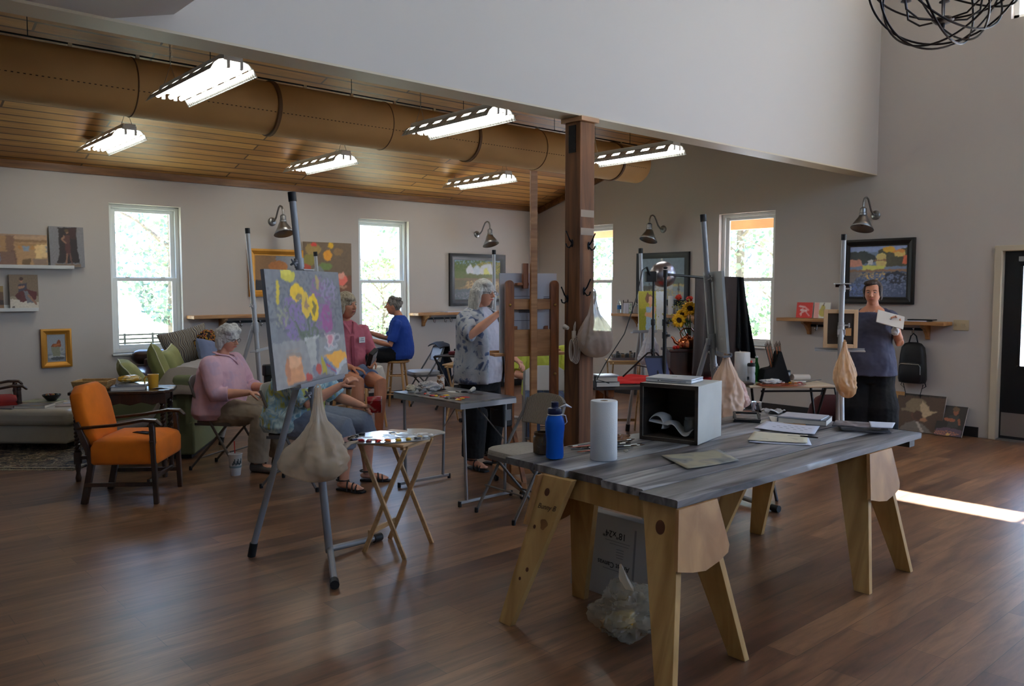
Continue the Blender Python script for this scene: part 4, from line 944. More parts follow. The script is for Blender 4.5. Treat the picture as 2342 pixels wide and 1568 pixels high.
# ---- brown leather armchair under the window
m_leather = mat('brown_leather', (46, 24, 20), rough=.28, var=(4, .15), coat=.2)
lp = AT(408, 900, 9.5); lx, ly = lp.x, lp.y
t = thing('leather_armchair', 'dark brown leather armchair with rolled arms under the left back window', 'armchair', (lx, ly, 0), face(-.35, -.93))
q = MB(); q.box((0, .02, .24), (.9, .84, .36)); q.build('base', m_leather, t, bevel=.04, seg=3)
for s in (-1, 1):
    q = MB(); q.box((s * .39, .04, .42), (.16, .80, .36)); q.tube([(s * .39, -.36, .62), (s * .39, .44, .62)], .11, 18, round_ends=True); q.build('arm', m_leather, t)
q = MB(); q.box((0, -.34, .56), (.74, .2, .5)); q.tube([(-.42, -.36, .82), (.42, -.36, .82)], .085, 18, round_ends=True); q.build('back', m_leather, t, bevel=.03)
q = MB(); q.box((0, .08, .47), (.6, .62, .14)); q.build('seat_cushion', m_leather, t, bevel=.05, seg=3)
for x in (-.38, .38):
    for y in (-.34, .38): q = MB(); q.lathe([(.02, 0), (.03, .06)], 12, T(x, y, 0)); q.build('foot', m_dkwood, t)
m_chev = patches('chevron_print', [(0, (96, 86, 82)), (.35, (178, 172, 128)), (.5, (116, 108, 110)), (.65, (190, 186, 170)), (.82, (80, 74, 78))], 1.0, 9, .9, kind='wave', dist=7, detail=1)
p = AT(440, 812, 9.1); cushion('zigzag-patterned grey and yellow cushion leaning over the leather armchair', .52, .42, .18, (p.x, p.y, .80), (R(-24), R(-14), face(-.2, -.98) + pi), m_chev, None, False, 'patterned_cushion')
m_afghan = patches('crochet_wool', [(0, (24, 16, 14)), (.44, (40, 24, 20)), (.52, (176, 132, 40)), (.58, (120, 36, 30)), (.66, (30, 20, 18))], 1.0, 22, .95, detail=1)
p = AT(474, 785, 9.2); q = crumple(9, .15, (.95, .8, .95), .35, n=36, k=26); solo(q, 'crochet_blanket', m_afghan, 'bunched dark crochet blanket with yellow and red squares behind the zigzag cushion', 'blanket', (p.x, p.y, 1.0), disp=(.05, .05))
p = AT(480, 805, 9.0); cushion('small pale blue cushion just left of the grey-haired woman', .3, .26, .14, (p.x, p.y, .82), (R(-20), R(10), .6), mat('blue_cushion', (112, 122, 150), rough=.9), None, False)

# ---- folding chairs
m_cmet = mat('grey_chair_enamel', (104, 100, 96), rough=.4, metal=.25)
m_rubber = mat('black_rubber', (18, 18, 18), rough=.6)
def folding_chair(label, loc, rz, back_m, seat_m, pad=False, woven=False):
    t = thing('folding_chair', label, 'chair', loc, rz, 'grey metal folding chairs')
    for s in (-1, 1):
        q = MB(); q.tube([(s * .205, -.235, .80), (s * .21, -.19, .70), (s * .212, .245, .02)], .0115, 9); q.build('front_leg', m_cmet, t)
        q = MB(); q.tube([(s * .188, .13, .425), (s * .19, -.245, .02)], .0105, 9); q.build('rear_leg', m_cmet, t)
        for x, y in ((s * .212, .25), (s * .19, -.25)): q = MB(); q.lathe([(.014, 0), (.015, .012), (.014, .035)], 10, T(x, y, 0)); q.build('foot_cap', m_rubber, t)
        q = MB(); q.bar((s * .2, -.19, .42), (s * .2, .17, .425), .006, .022); q.build('side_rail', m_cmet, t)
    q = MB(); q.tube([(-.21, .17, .19), (.21, .17, .19)], .007, 7); q.build('front_crossbar', m_cmet, t)
    q = MB(); q.tube([(-.19, -.155, .115), (.19, -.155, .115)], .007, 7); q.build('rear_crossbar', m_cmet, t)
    def bk(u, v):
        a = 2 * u - 1; x = .205 * a; top = .845 - .055 * abs(a) ** 3.5; bot = .60 if not woven else .62; z = bot + (top - bot) * v
        return (x, -.155 - .10 * (z - .55) / .3 - .03 * (1 - a * a), z)
    q = MB(); q.sheet(bk, 24, 12); q.build('backrest', back_m, t, solid=.028 if pad or woven else .012, bevel=.004, offset=0)
    q = MB(); pts = []
    for i in range(40):
        a = 2 * pi * i / 40; c_, s_ = cos(a), sin(a); pts.append(((abs(c_) ** .45) * (1 if c_ > 0 else -1) * (.205 + .0 * s_), (abs(s_) ** .45) * (1 if s_ > 0 else -1) * .205 - .005))
    th = .045 if pad else .02
    q.prism(pts, .428, .428 + th * .5); 
    q.loft([[(x * f, y * f, .428 + th * h) for x, y in pts] for f, h in ((1, .5), (.99, .8), (.93, 1.0), (.6, 1.12), (.1, 1.15))]); q.build('seat', seat_m, t)
    if pad: q = MB(); q.prism([(x * 1.02, y * 1.02) for x, y in pts], .40, .43); q.build('seat_pan', m_cmet, t)
    return t
m_pad = mat('pale_vinyl_pad', (176, 172, 166), rough=.5)
m_gpan = mat('grey_steel_panel', (112, 106, 100), rough=.42, metal=.15)
m_tweed = patches('ribbed_tweed', [(0, (84, 76, 66)), (.35, (150, 140, 124)), (.6, (96, 88, 76)), (.8, (166, 156, 138))], 1.0, 26, .95, kind='wave', dist=2.5, detail=2)
m_tweedseat = patches('tweed_seat', [(0, (118, 112, 104)), (.5, (160, 154, 144))], 1.0, 60, .95)
folding_chair('grey metal folding chair under the woman in pink', (2.985, 7.235, 0), face(.55, -.835), m_gpan, m_gpan)
folding_chair('folding chair with a pale back under the woman in the leafy blouse', (3.17, 6.20, 0), face(.59, -.8), m_pad, m_gpan)
cc = AT(968, 895, 11.6)
folding_chair('pale-seated folding chair under a dark jacket, by the second back window', (cc.x, cc.y, 0), face(-.95, .30), m_pad, m_pad, True)
# ---- metal studio easels: tripod of tubes, telescoping mast, clamps
m_etube = mat('grey_easel_tube', (138, 139, 142), rough=.42, metal=.2)
m_etube2 = mat('pale_easel_tube', (176, 176, 176), rough=.4, metal=.3)
def metal_easel(label, loc, rz, lean=5.5, h=2.2, lower=1.62, ledge=1.06, top_clip=None, clamp=(1.68, .98), m=None, legs=None, bar=.30, knob=1):
    """local +y is the working side; the mast leans away from it"""
    m = m or m_etube
    t = thing('metal_easel', label, 'easel', loc, rz, 'tubular metal studio easels')
    a = R(lean); P = lambda v, off=0, x=0: V((x, -sin(a) * v + off * cos(a), cos(a) * v + off * sin(a)))
    q = MB(); q.tube([P(.03), P(lower)], .0245, 14); q.build('lower_mast', m, t)
    q = MB(); q.tube([P(lower - .1), P(h - .03)], .0205, 14); q.build('upper_mast', m, t)
    q = MB(); q.tube([P(h - .055), P(h)], .0245, 14); q.build('mast_cap', m_rubber, t)
    legs = legs or [(.41, .27), (-.41, .27), (0, -.46)]
    for i, (x, y) in enumerate(legs):
        d = V((x, y, 0)).normalized()
        q = MB()
        if i < 2: q.tube([(0, 0, .05), (x, y, .026)], .0195, 12)
        else: q.tube([P(1.24, -.02), (x, y, .02)], .0195, 12)
        o = q.build('foot_tube' if i < 2 else 'rear_leg', m, t)
        e = V((x, y, .026)); q = MB()
        if i < 2: q.tube([e - d * .03, e + d * .035], .0255, 12)
        else: dd = (V((x, y, .02)) - P(1.24, -.02)).normalized(); q.tube([e - dd * .06, e + V((0, 0, -.0255))], .0245, 12)
        q.build('foot_cap', m_rubber, o)
    q = MB(); q.tube([P(1.17), P(1.28)], .031, 14); q.bar(P(1.22, -.03, -.035), P(1.22, -.03, .035), .02, .05); q.build('leg_hinge', m, t, bevel=.003)
    for v in clamp:
        q = MB(); q.tube([P(v - .028), P(v + .028)], .029, 14); q.tube([P(v, 0, .02), P(v, 0, .062)], .008, 8); o = q.build('clamp_collar', m, t)
        q = MB(); c = P(v, 0, .068)
        for k in range(4): d = V((0, cos(k * pi / 2 + .6), sin(k * pi / 2 + .6))); q.tube([c, c + d * .02], [.008, .007], 8, round_ends=True)
        q.build('wing_knob', m, o)
    if ledge:
        q = MB(); q.bar(P(ledge - .012, .045, -bar), P(ledge - .012, .045, bar), .06, .012, (0, -sin(a), cos(a))); q.bar(P(ledge, .078, -bar), P(ledge, .078, bar), .008, .022, (0, -sin(a), cos(a))); q.build('canvas_ledge', m, t)
    if top_clip:
        q = MB(); q.bar(P(top_clip + .006, .0, -.07), P(top_clip + .006, .0, .07), .12, .007, (0, -sin(a), cos(a))); q.build('top_clip', m_etube2, t)
        q = MB(); q.bar(P(top_clip - .012, .052, -.055), P(top_clip - .012, .052, .055), .008, .032, (0, -sin(a), cos(a))); q.build('clip_pad', mat('oxblood_pad', (48, 16, 12), rough=.7), t)
    return t
def on_easel(name, label, loc, rz, lean, v0, w, h, x, shapes, off=.035, th=.022, k=CK, **kw):
    """a canvas resting on an easel's ledge (x sideways offset as seen from its front)"""
    a = R(lean); f = V((-sin(rz), cos(rz), 0)); s = V((-cos(rz), -sin(rz), 0))      # front, and picture-right
    p = V(loc) + f * (-sin(a) * v0 + off * cos(a)) + V((0, 0, cos(a) * v0 + off * sin(a))) + s * x
    return picture(name, label, w, h, shapes, p, pface(f.x, f.y), rx=-a, th=th, k=k, **kw)
E1 = G(755, 1262, .03); E1.z = 0
r1 = R(-(90 + 54)) + 0; f1 = V((cos(R(54)), -sin(R(54)), 0)); rz1 = face(f1.x, f1.y)
def loc1(px, py):     # a foot of the near easel in its own frame
    d = G(px, py) - E1; return (d.dot(V((cos(rz1), sin(rz1), 0))), d.dot(f1))
metal_easel('tall grey metal easel in front holding the flower still life', E1, rz1, 5.5, 2.20, 1.78, 1.07, 1.728, (1.78, 1.00), legs=[loc1(862, 1238), loc1(765, 1343), loc1(575, 1272)])
sh = [('b', (100, 99, 100)), ('r', 0, .61, 1, 2, (122, 118, 114)), ('r', 0, 0, .08, .6, (104, 104, 104)), ('s', .5, .3, .55, .3, (88, 88, 92), .1),
      ('s', .3, .42, .14, .2, (110, 92, 124), -.1), ('s', .68, .3, .16, .26, (112, 84, 112), .0), ('s', .75, .45, .08, .14, (124, 70, 108), -.25), ('s', .82, .18, .12, .12, (118, 106, 124), .0), ('s', .45, .52, .2, .08, (104, 92, 120), .1), ('s', .15, .4, .08, .1, (124, 120, 100), .1),
      ('l', .3, .45, .42, .62, .012, (78, 84, 70)), ('l', .5, .4, .46, .62, .014, (76, 82, 68)), ('l', .6, .4, .5, .62, .01, (82, 86, 74)), ('l', .2, .3, .38, .6, .008, (92, 96, 84)), ('l', .12, .32, .2, .42, .014, (120, 118, 100)), ('s', .5, .58, .14, .08, (84, 92, 76), .0),
      ('l', .14, .1, .12, .28, .018, (168, 146, 44)), ('e', .28, .05, .10, .045, (166, 152, 52)), ('e', .26, .02, .07, .03, (176, 164, 66)), ('e', .37, .19, .09, .075, (188, 152, 34)), ('e', .39, .23, .035, .03, (120, 100, 70)), ('e', .47, .31, .06, .12, (176, 146, 54)), ('e', .48, .30, .02, .05, (132, 104, 80)), ('e', .58, .33, .065, .12, (186, 152, 28)), ('e', .58, .34, .022, .06, (104, 90, 50)), ('e', .66, .1, .03, .07, (142, 122, 76)),
      ('p', [(.42, .60), (.60, .60), (.56, .96), (.48, .96)], (140, 138, 130)), ('r', .40, .595, .61, .615, (150, 148, 142)), ('p', [(.55, .62), (.6, .61), (.56, .95), (.54, .95)], (108, 106, 106)), ('l', .5, .88, .52, .98, .03, (104, 104, 110)),
      ('e', .24, .75, .1, .05, (124, 112, 100)), ('p', [(.14, .76), (.33, .76), (.36, .96), (.13, .98)], (166, 116, 80)), ('e', .24, .79, .08, .05, (176, 132, 98)), ('e', .16, .85, .03, .1, (150, 100, 70)), ('l', .14, .68, .33, .68, .008, (130, 118, 108)),
      ('e', .41, .97, .05, .06, (140, 56, 50)), ('e', .56, .89, .035, .05, (146, 64, 56)), ('p', [(.61, .78), (.68, .86), (.67, .98), (.61, .96)], (140, 126, 44)),
      ('p', [(.66, .78), (.92, .75), (1.02, .83), (.82, .92)], (192, 136, 56)), ('p', [(.66, .82), (.82, .94), (.82, .99), (.66, .88)], (84, 96, 132)), ('p', [(.80, .93), (.99, .83), (.99, .88), (.81, .985)], (150, 150, 150)), ('l', .68, .87, .8, .95, .008, (150, 60, 50)),
      ('e', .77, .71, .11, .03, (150, 148, 146)), ('e', .77, .69, .09, .025, (122, 120, 122)), ('p', [(.69, .58), (.84, .58), (.81, .71), (.73, .71)], (172, 150, 146)), ('e', .765, .59, .07, .018, (120, 112, 116)), ('e', .77, .65, .03, .04, (168, 110, 116)), ('e', .87, .63, .05, .05, (140, 136, 136)), ('e', .87, .63, .03, .03, (104, 100, 102)), ('e', .6, 1.0, .16, .05, (92, 90, 92)), ('e', .3, .985, .14, .02, (108, 102, 98))]
on_easel('flower_canvas', 'large grey canvas with a flower and book still life on the front metal easel', E1, rz1, 5.5, 1.072, .94, .655, -.06, sh, nx=130, seed=21, k=1.75, edge=(120, 120, 122))

# ---- plastic bags
m_film = film('thin_carrier_plastic', (226, 208, 182), 1.0, .46, .22)
m_film2 = film('clear_plastic', (200, 192, 172), 1.0, .55, .14)
m_film3 = film('amber_plastic', (222, 184, 138), 1.0, .3, .3)
m_wad = mat('stained_paper_towel', (196, 170, 130), rough=.9, var=(9, .35), c2=(74, 50, 32))
def hang_bag(name, label, top, w, h, seed, m=m_film, neck=.34, tail=None, contents=6, flat=.8, lean=0):
    """gathered carrier bag hanging by its handles; origin at the hanging point"""
    t = thing(name, label, 'bag', top)
    n, k = 90, 70; rings = []
    for i in range(k + 1):
        s = i / k
        if s < neck: rr = .020 + .035 * (s / neck) ** 2
        else:
            q_ = (s - neck) / (1 - neck); rr = .055 + (w / 2 - .055) * sin(min(1, q_ * 1.55) * pi / 2) ** .9
            if q_ > .62: rr *= max(.02, sqrt(max(0, 1 - ((q_ - .62) / .38) ** 2.4)))
        ring = []
        for j in range(n):
            a = 2 * pi * j / n; fold = (1 - 1.0 * max(0, (s - neck))) * (.07 * sin(7 * a + seed + 5 * s) + .05 * sin(13 * a - 6 * s + seed * 2))
            g = noise.noise((cos(a) * 1.3 + seed, sin(a) * 1.3, s * 3)) * .34 + (.5 - abs(noise.noise((cos(a) * 2.6 + seed, sin(a) * 2.6, s * 8)))) * .16 - .05 + noise.noise((cos(a) * 7 + seed, sin(a) * 7, s * 22)) * .035
            r_ = rr * (1 + fold + g * min(1, s * 2)); ring.append((cos(a) * r_ + lean * s * s, sin(a) * r_ * flat, -h * s))
        rings.append(ring)
    q = MB(); q.loft(rings); q.build('bag_skin', m, t)
    r = rnd(seed)
    for i in range(contents):
        q = crumple(seed + i * 3, w * r.uniform(.17, .23), (1, 1, .85), .3, n=16, k=12); o = q.build('crumpled_towel', m_wad, t)
        a = r.uniform(0, 6.28); d = w * r.uniform(.04, .17); o.location = (cos(a) * d + lean * .6, sin(a) * d * flat, -h * r.uniform(.70, .86)); o.rotation_euler = (i, i * 2, 0)
    q = MB()
    for s in (-1, 1): q.tube([(0, 0, -.10), (s * .022, 0, -.04), (s * .012, 0, .012), (0, .004, .02)], [.012, .009, .007, .006], 8, flat=.5)
    q.build('handle_loop', m, t)
    if tail:
        q = MB(); a, b = V(tail[0]), V(tail[1]); q.tube([a, a.lerp(b, .5) + V((0, 0, .01)), b], [.035, .02, .007], 10, flat=.5); q.build('loose_corner', m, t)
    return t
bp = AT(712, 886, 4.62); hang_bag('plastic_bag', 'bulging plastic bag of stained paper towels hung from the front metal easel', bp + V((.02, -.04, 0)), .36, .53, 3, neck=.36, tail=((.13, -.02, -.36), (.24, -.02, -.325)), contents=9)

# ---- folding wooden tray table with a palette
m_ltwood = wood('beech', (166, 128, 84), (196, 160, 112), .95, .45, 4, (.15, 1, 1), .03)
def tray_table(label, loc, rz, h, m, w=.46, d=.36, spread=.30, sep=.32, top_m=None):
    """local x between the two crossed frames, y across them"""
    t = thing('tray_table', label, 'table', loc, rz)
    q = MB(); q.box((0, 0, h - .009), (w, d, .018)); q.build('top', top_m or m, t, bevel=.006)
    for s in (-1, 1):
        x = s * sep / 2
        for g in (-1, 1):
            xx = x + g * .010 * s
            q = MB(); q.bar((xx, -g * spread / 2, 0), (xx, g * (spread / 2 + .01), h - .02), .016, .028, (0, 1, 0)); q.build('leg', m, t, bevel=.003)
    q = MB(); q.box((0, spread * .36, .13), (sep, .012, .03)); q.build('stretcher', m, t)
    for y in (-1, 1): q = MB(); q.box((0, y * (spread / 2 - .005), h - .03), (sep + .05, .022, .022)); q.build('rail', m, t)
    return t
tl = V((2.825, 4.245, 0)); trz = atan2(.43, .9)
th_ = .705; tray_table('light wooden folding tray table with crossed legs under the oval palette', tl, trz, th_, m_ltwood)
m_pal = mat('palette_lacquer', (150, 146, 138), rough=.16, coat=.6, var=(6, .08))
m_paint = [mat('paint_%s' % n, c, rough=.3) for n, c in (('white', (225, 225, 220)), ('black', (16, 16, 18)), ('umber', (64, 38, 22)), ('crimson', (150, 24, 34)), ('orange', (214, 110, 26)), ('yellow', (222, 176, 40)), ('grey', (130, 130, 130)), ('blue', (40, 54, 110)), ('red', (196, 40, 30)))]
t = thing('palette', 'large shiny oval artist palette with thumb notch and paint dabs on the wooden tray table', 'palette', (tl.x - .02, tl.y + .0, th_ + .002), trz - .62)
q = MB(); pts = []
for i in range(80):
    a = 2 * pi * i / 80; x, y = .335 * cos(a), .215 * sin(a) * (1 + .12 * cos(a)); pts.append([x, y])
out = []
for i, (x, y) in enumerate(pts):
    a = 2 * pi * i / 80
    if 1.05 < a < 1.5: k_ = (a - 1.05) / .45; dd = .13 * sin(k_ * pi) ** .6; y -= dd
    if 5.2 < a < 5.9: k_ = (a - 5.2) / .7; dd = .05 * sin(k_ * pi) ** .7; x -= dd * .7; y += dd
    out.append((x, y))
q.prism(out, 0, .006); q.build('board', m_pal, t)
q = MB(); q.lathe([(.022, 0), (.022, .0075)], 20, T(.03, .10, 0)); q.build('thumb_hole_disc', mat('thumb_hole_shadow', (30, 26, 22), rough=.8), t)  # dark disc laid on the board as the shade inside the thumb hole
r = rnd(12)
for i in range(15):
    a = 2.2 + i * .235; x, y = .27 * cos(a), .17 * sin(a) * (1 + .1 * cos(a)); ci = [1, 1, 2, 2, 1, 7, 3, 3, 8, 4, 5, 5, 6, 0, 0][i]
    q = crumple(30 + i, .017, (1.3, .9, .45), .45, n=12, k=8); o = q.build('paint_dab', m_paint[ci], t); o.location = (x, y, .0115); o.rotation_euler[2] = i
for i in range(26):
    q = MB(); n = 14; rr = r.uniform(.012, .035); pts = [(rr * (1 + .35 * noise.noise((cos(2 * pi * j / n) * 2 + i, sin(2 * pi * j / n) * 2, 0))) * cos(2 * pi * j / n) * 1.5, rr * sin(2 * pi * j / n)) for j in range(n)]
    q.prism(pts, 0, .0012 + .0002 * (i % 4)); o = q.build('paint_smear', m_paint[[0, 0, 6, 0, 5][i % 5]], t); o.location = (r.uniform(-.17, .2), r.uniform(-.12, .09), .006); o.rotation_euler[2] = r.uniform(0, 3)

# ---- aluminium folding table with paints
m_alu = mat('aluminium', (150, 150, 150), rough=.4, metal=.75)
m_tabletop = patches('paint_stained_top', [(0, (52, 52, 54)), (.45, (84, 84, 86)), (.6, (120, 114, 104)), (.75, (60, 60, 62))], 1.0, 5, .3)
ax0, ax1, ay0, ay1, az = 3.70, 4.25, 4.72, 5.60, .785
t = thing('folding_table', 'low aluminium folding table covered with paints, left of the wooden easel', 'table', ((ax0 + ax1) / 2, (ay0 + ay1) / 2, 0))
hw, hd = (ax1 - ax0) / 2, (ay1 - ay0) / 2
q = MB(); q.box((0, 0, az - .008), (2 * hw, 2 * hd, .016)); q.build('top', m_tabletop, t, bevel=.003)
q = MB()
for s in (-1, 1): q.box((s * (hw - .006), 0, az - .032), (.014, 2 * hd, .038)); q.box((0, s * (hd - .006), az - .032), (2 * hw, .014, .038))
q.build('edge_frame', m_alu, t)
for s in (-1, 1):
    for x in (-1, 1): q = MB(); q.tube([(x * (hw - .07), s * (hd - .05), az - .04), (x * (hw - .085), s * (hd - .04), .03)], .0125, 10); q.build('leg', m_alu, t)
    q = MB(); q.bar((-hw + .02, s * (hd - .04), .03), (hw - .02, s * (hd - .04), .03), .022, .022); q.build('foot_bar', m_alu, t, bevel=.003)
    for x in (-1, 1): q = MB(); q.lathe([(.014, 0), (.014, .04)], 10, T(x * (hw - .02), s * (hd - .04), 0)); q.build('foot_cap', m_rubber, t)
    q = MB(); q.tube([(hw - .08, s * (hd - .05), .45), (hw - .15, s * .05, az - .04)], .005, 6); q.build('brace', m_alu, t)
q = MB(); q.box((hw - .05, -hd + .12, az - .14), (.10, .16, .20)); o = q.build('side_pouch', m_black, t, bevel=.012)
q = MB(); q.box((hw - .05, -hd + .038, az - .145), (.055, .006, .085)); q.build('pouch_label', mat('grey_label', (120, 122, 124), rough=.5), o)
r = rnd(31); m_pts = [3, 8, 4, 5, 4, 5, 2, 1, 6, 3, 0]
for i in range(22):
    q = crumple(60 + i, r.uniform(.012, .022), (1.5, 1, .4), .4, n=12, k=8); o = q.build('paint_dab', m_paint[[4, 5, 5, 3, 2, 1, 6, 8][i % 8] if i < 16 else 6], t)
    o.location = (-.16 + .05 * r.uniform(-1, 1), -.33 + .030 * i + r.uniform(-.01, .01), az + .004); o.rotation_euler[2] = i
for i in range(10):
    q = MB(); n = 14; rr = r.uniform(.03, .06); q.prism([(rr * (1 + .4 * noise.noise((cos(2 * pi * j / n) * 2 + i, sin(2 * pi * j / n) * 2, 3))) * cos(2 * pi * j / n), rr * 1.6 * sin(2 * pi * j / n)) for j in range(n)], 0, .0012)
    o = q.build('paint_smear', m_paint[[6, 2, 0, 8, 6][i % 5]], t); o.location = (r.uniform(-.08, .18), r.uniform(-.3, .33), az)
m_can = patches('printed_can', [(0, (150, 140, 130)), (.45, (196, 188, 176)), (.55, (150, 96, 50)), (.65, (90, 70, 60)), (.8, (190, 180, 160))], 1.0, 30, .3)
p = G(990, 893, az); t = thing('drink_can', 'printed aluminium drink can standing at the far end of the aluminium folding table', 'can', (4.08, 5.47, az))
q = MB(); q.lathe([(.024, 0), (.031, .008), (.033, .014), (.033, .108), (.028, .118), (.027, .121)], 24); q.build('can_body', m_can, t)
q = MB(); q.lathe([(.027, .121), (.0275, .123), (.025, .121), (.003, .1195)], 24); q.build('lid', m_alu, t)
m_rag = mat('grey_rag', (176, 172, 168), rough=.95, var=(10, .3))
q = crumple(71, .075, (1.35, 1, .62), .4, n=36, k=24); solo(q, 'paint_rag', m_rag, 'crumpled grey paint rag beside the drink can on the aluminium table', 'rag', (3.93, 5.44, az + .035))
q = crumple(72, .038, (1, 1, .85), .3, n=24, k=16); solo(q, 'paper_wad', mat('cream_paper', (190, 180, 156), rough=.9), 'small round wad of cream paper at the left corner of the aluminium table', 'paper', (3.79, 5.48, az + .03))
q = MB(); q.tube([(-.05, 0, .016), (.03, .005, .017), (.05, .006, .019)], [.013, .018, .019], 14, round_ends=True)
q2 = solo(q, 'paper_roll', mat('pale_tissue', (200, 196, 188), rough=.9), 'little rolled tissue lying near the standing painter on the aluminium table', 'paper', (4.17, 5.16, az), rz=.6)
q = MB(); q.tube([(4.0 + .10 * sin(i * .7) + .01 * i, 5.0 + .09 * cos(i * .9) - .006 * i, .70 + .025 * sin(i * 1.7)) for i in range(22)], .005, 6); solo(q, 'coiled_cord', m_black, 'tangled black cord hanging under the aluminium folding table', 'cord')

# ---- big wooden H-frame easel
m_oak = wood('oiled_oak', (110, 60, 26), (158, 96, 48), .95, .42, 4, (1, 1, .1), .03)
m_oakl = wood('worn_oak', (150, 100, 58), (186, 136, 86), .95, .45, 4, (.1, 1, 1), .03)
HL = G(1165, 1092, .1); HU = V((.925, -.38, 0)); HF = V((.38, .925, 0)); hw = .192
hc = V((HL.x, HL.y, 0)) + HU * hw; hrz = atan2(HU.y, HU.x)
t = thing('wooden_easel', 'tall wooden H-frame studio easel on castors in front of the white-haired painter', 'easel', hc, hrz)      # local x across, +y the working side
for s in (-1, 1):
    q = MB(); n = 12; q.prism([(-.036, .0)] + [(.036, 0)] + [(.036 * cos(pi * i / n), 1.53 + .036 * sin(pi * i / n)) for i in range(n + 1)], -.018, .018, T(s * hw, 0, .12) @ rot(0, pi / 2)); q.build('upright', m_oak, t, bevel=.003)
    q = MB(); q.bar((s * hw, -.34, .10), (s * hw, .38, .10), .045, .075); q.build('foot_rail', m_oakl, t, bevel=.005)
    for y in (-.30, .34): q = MB(); q.tube([(s * hw - .012, y, .031), (s * hw + .012, y, .031)], .031, 14); q.build('castor', m_rubber, t)
    q = MB(); q.bar((s * hw, -.02, .62), (s * (hw - .01), -.32, .13), .03, .03); q.build('brace', m_oak, t)
q = MB(); q.box((0, .34, .11), (2 * hw, .05, .06)); q.box((0, -.02, .17), (2 * hw, .04, .08)); q.build('base_crossbar', m_oakl, t, bevel=.004)
q = MB(); q.box((0, .005, 1.495), (2 * hw - .06, .022, .085)); q.build('upper_crossbar', m_oakl, t, bevel=.003)
q = MB(); q.box((0, .005, 1.185), (2 * hw - .06, .022, .215)); q.build('lower_panel', m_oakl, t, bevel=.003)
q = MB(); q.box((0, -.035, 1.40), (.055, .034, 2.29)); q.build('centre_mast', m_oakl, t, bevel=.003)
q = MB(); q.box((-.055, .01, 1.72), (.045, .04, .20)); q.box((-.075, .04, 1.655), (.10, .08, .022)); q.build('top_holder', m_oak, t, bevel=.003)
q = MB(); q.box((0, .085, 1.09), (.62, .13, .022)); q.box((0, .145, 1.105), (.62, .014, .03)); q.build('canvas_tray', m_oakl, t, bevel=.003)
for s in (-1, 1): q = MB(); q.prism([(.0, 0), (.13, 0), (.12, .03), (.06, .10), (.03, .21), (0, .22)], -.015, .015, T(s * (hw - .06), .018, 1.10) @ M(((0, 0, 1, 0), (1, 0, 0, 0), (0, 1, 0, 0), (0, 0, 0, 1)))); q.build('tray_bracket', m_oak, t)
for x, z in ((-hw, 1.49), (hw, 1.49), (-hw, .75), (hw, .93)): q = MB(); q.ell((x, -.022, z), (.012, .009, .012), 10, 8); q.build('knob', mat('brass', (170, 130, 70), rough=.3, metal=.9), t)
m_board = mat('pale_board_back', (190, 188, 192), rough=.55, var=(2, .06))
cpos = hc + HF * .075 + HU * -.005 + V((0, 0, 1.103))
t = thing('painting_panel', 'pale canvas seen from its printed back, standing on the wooden easel', 'canvas', cpos, hrz + pi)
q = MB(); q.box((0, 0, .32), (.49, .02, .64)); q.build('panel', m_board, t)
m_redink = mat('red_print', (176, 30, 34), rough=.6); m_ink = mat('dark_print', (60, 58, 66), rough=.6)
# printed on the side towards the camera (local +y)
for nm, x, z, w_, h_, mm_ in (('print_rule', .07, .455, .24, .003, m_ink), ('print_rule', .07, .26, .24, .003, m_ink), ('print_rule', -.05, .357, .003, .196, m_ink), ('red_label', -.165, .40, .085, .028, m_redink), ('logo_mark', -.155, .45, .05, .004, m_ink), ('logo_mark', -.165, .435, .07, .008, m_ink), ('price_mark', .185, .43, .02, .035, m_redink), ('text_line', -.165, .42, .06, .006, m_redink), ('print_blot', .03, .355, .11, .07, mat('grey_print', (120, 118, 122), rough=.6))):
    q = MB(); q.box((x, .0105, z), (w_, .001, h_)); q.build(nm, mm_, t)
folding_chair('folding chair with a ribbed tweed back and seat, facing away from the blue bottle', (3.96, 4.34, 0), face(-1, .04), m_tweed, m_tweedseat, True, True)
# ---- stools
m_stool = wood('blond_stool_wood', (176, 128, 74), (206, 160, 104), .95, .45, 4, (1, 1, .12), .03)
def stool(label, loc, h, rz=0, r_=.165):
    t = thing('wooden_stool', label, 'stool', loc, rz, 'round blond wood stools')
    q = MB(); q.lathe([(r_ * .9, h - .032), (r_, h - .02), (r_, h - .008), (r_ * .95, h), (.01, h)], 32); q.build('seat', m_stool, t)
    L = [(a, V((cos(a) * r_ * .68, sin(a) * r_ * .68, h - .03)), V((cos(a) * r_ * 1.18, sin(a) * r_ * 1.18, 0))) for a in [pi / 4 + i * pi / 2 for i in range(4)]]
    for a, p, e in L: q = MB(); q.tube([p, e], [.017, .015], 10); q.build('leg', m_stool, t)
    for i in range(4):
        for z in ((.2, .45) if i % 2 else (.27, .5)):
            a, b = L[i], L[(i + 1) % 4]; f = 1 - z / (h - .03); q = MB(); q.tube([a[1].lerp(a[2], f), b[1].lerp(b[2], f)], .0095, 8); q.build('rung', m_stool, t)
    return t
P3 = V((4.02, 6.86, 0)); stool('wooden stool under the woman in the rose shirt', P3, .72, .3)
P4 = V((6.22, 9.33, 0)); stool('wooden stool under the woman in the blue tee', P4 , .655, .75, .175)
sp_ = AT(838, 822, 9.6); stool('wooden stool covered by a paint-spotted cloth, left of the blue-shirted painter', (sp_.x, sp_.y, 0), .70, .2, .19)
def drape(u, v):
    x, y = (u - .42) * .50, (v - .5) * .40; rr = sqrt(x * x + y * y); z = .712 if rr < .19 else .712 - (rr - .19) * 1.6
    if rr > .19: k_ = .19 + (rr - .19) * .35; x, y = x / rr * k_, y / rr * k_
    return (x, y, z + .012 * noise.noise((x * 22, y * 22, 0)))
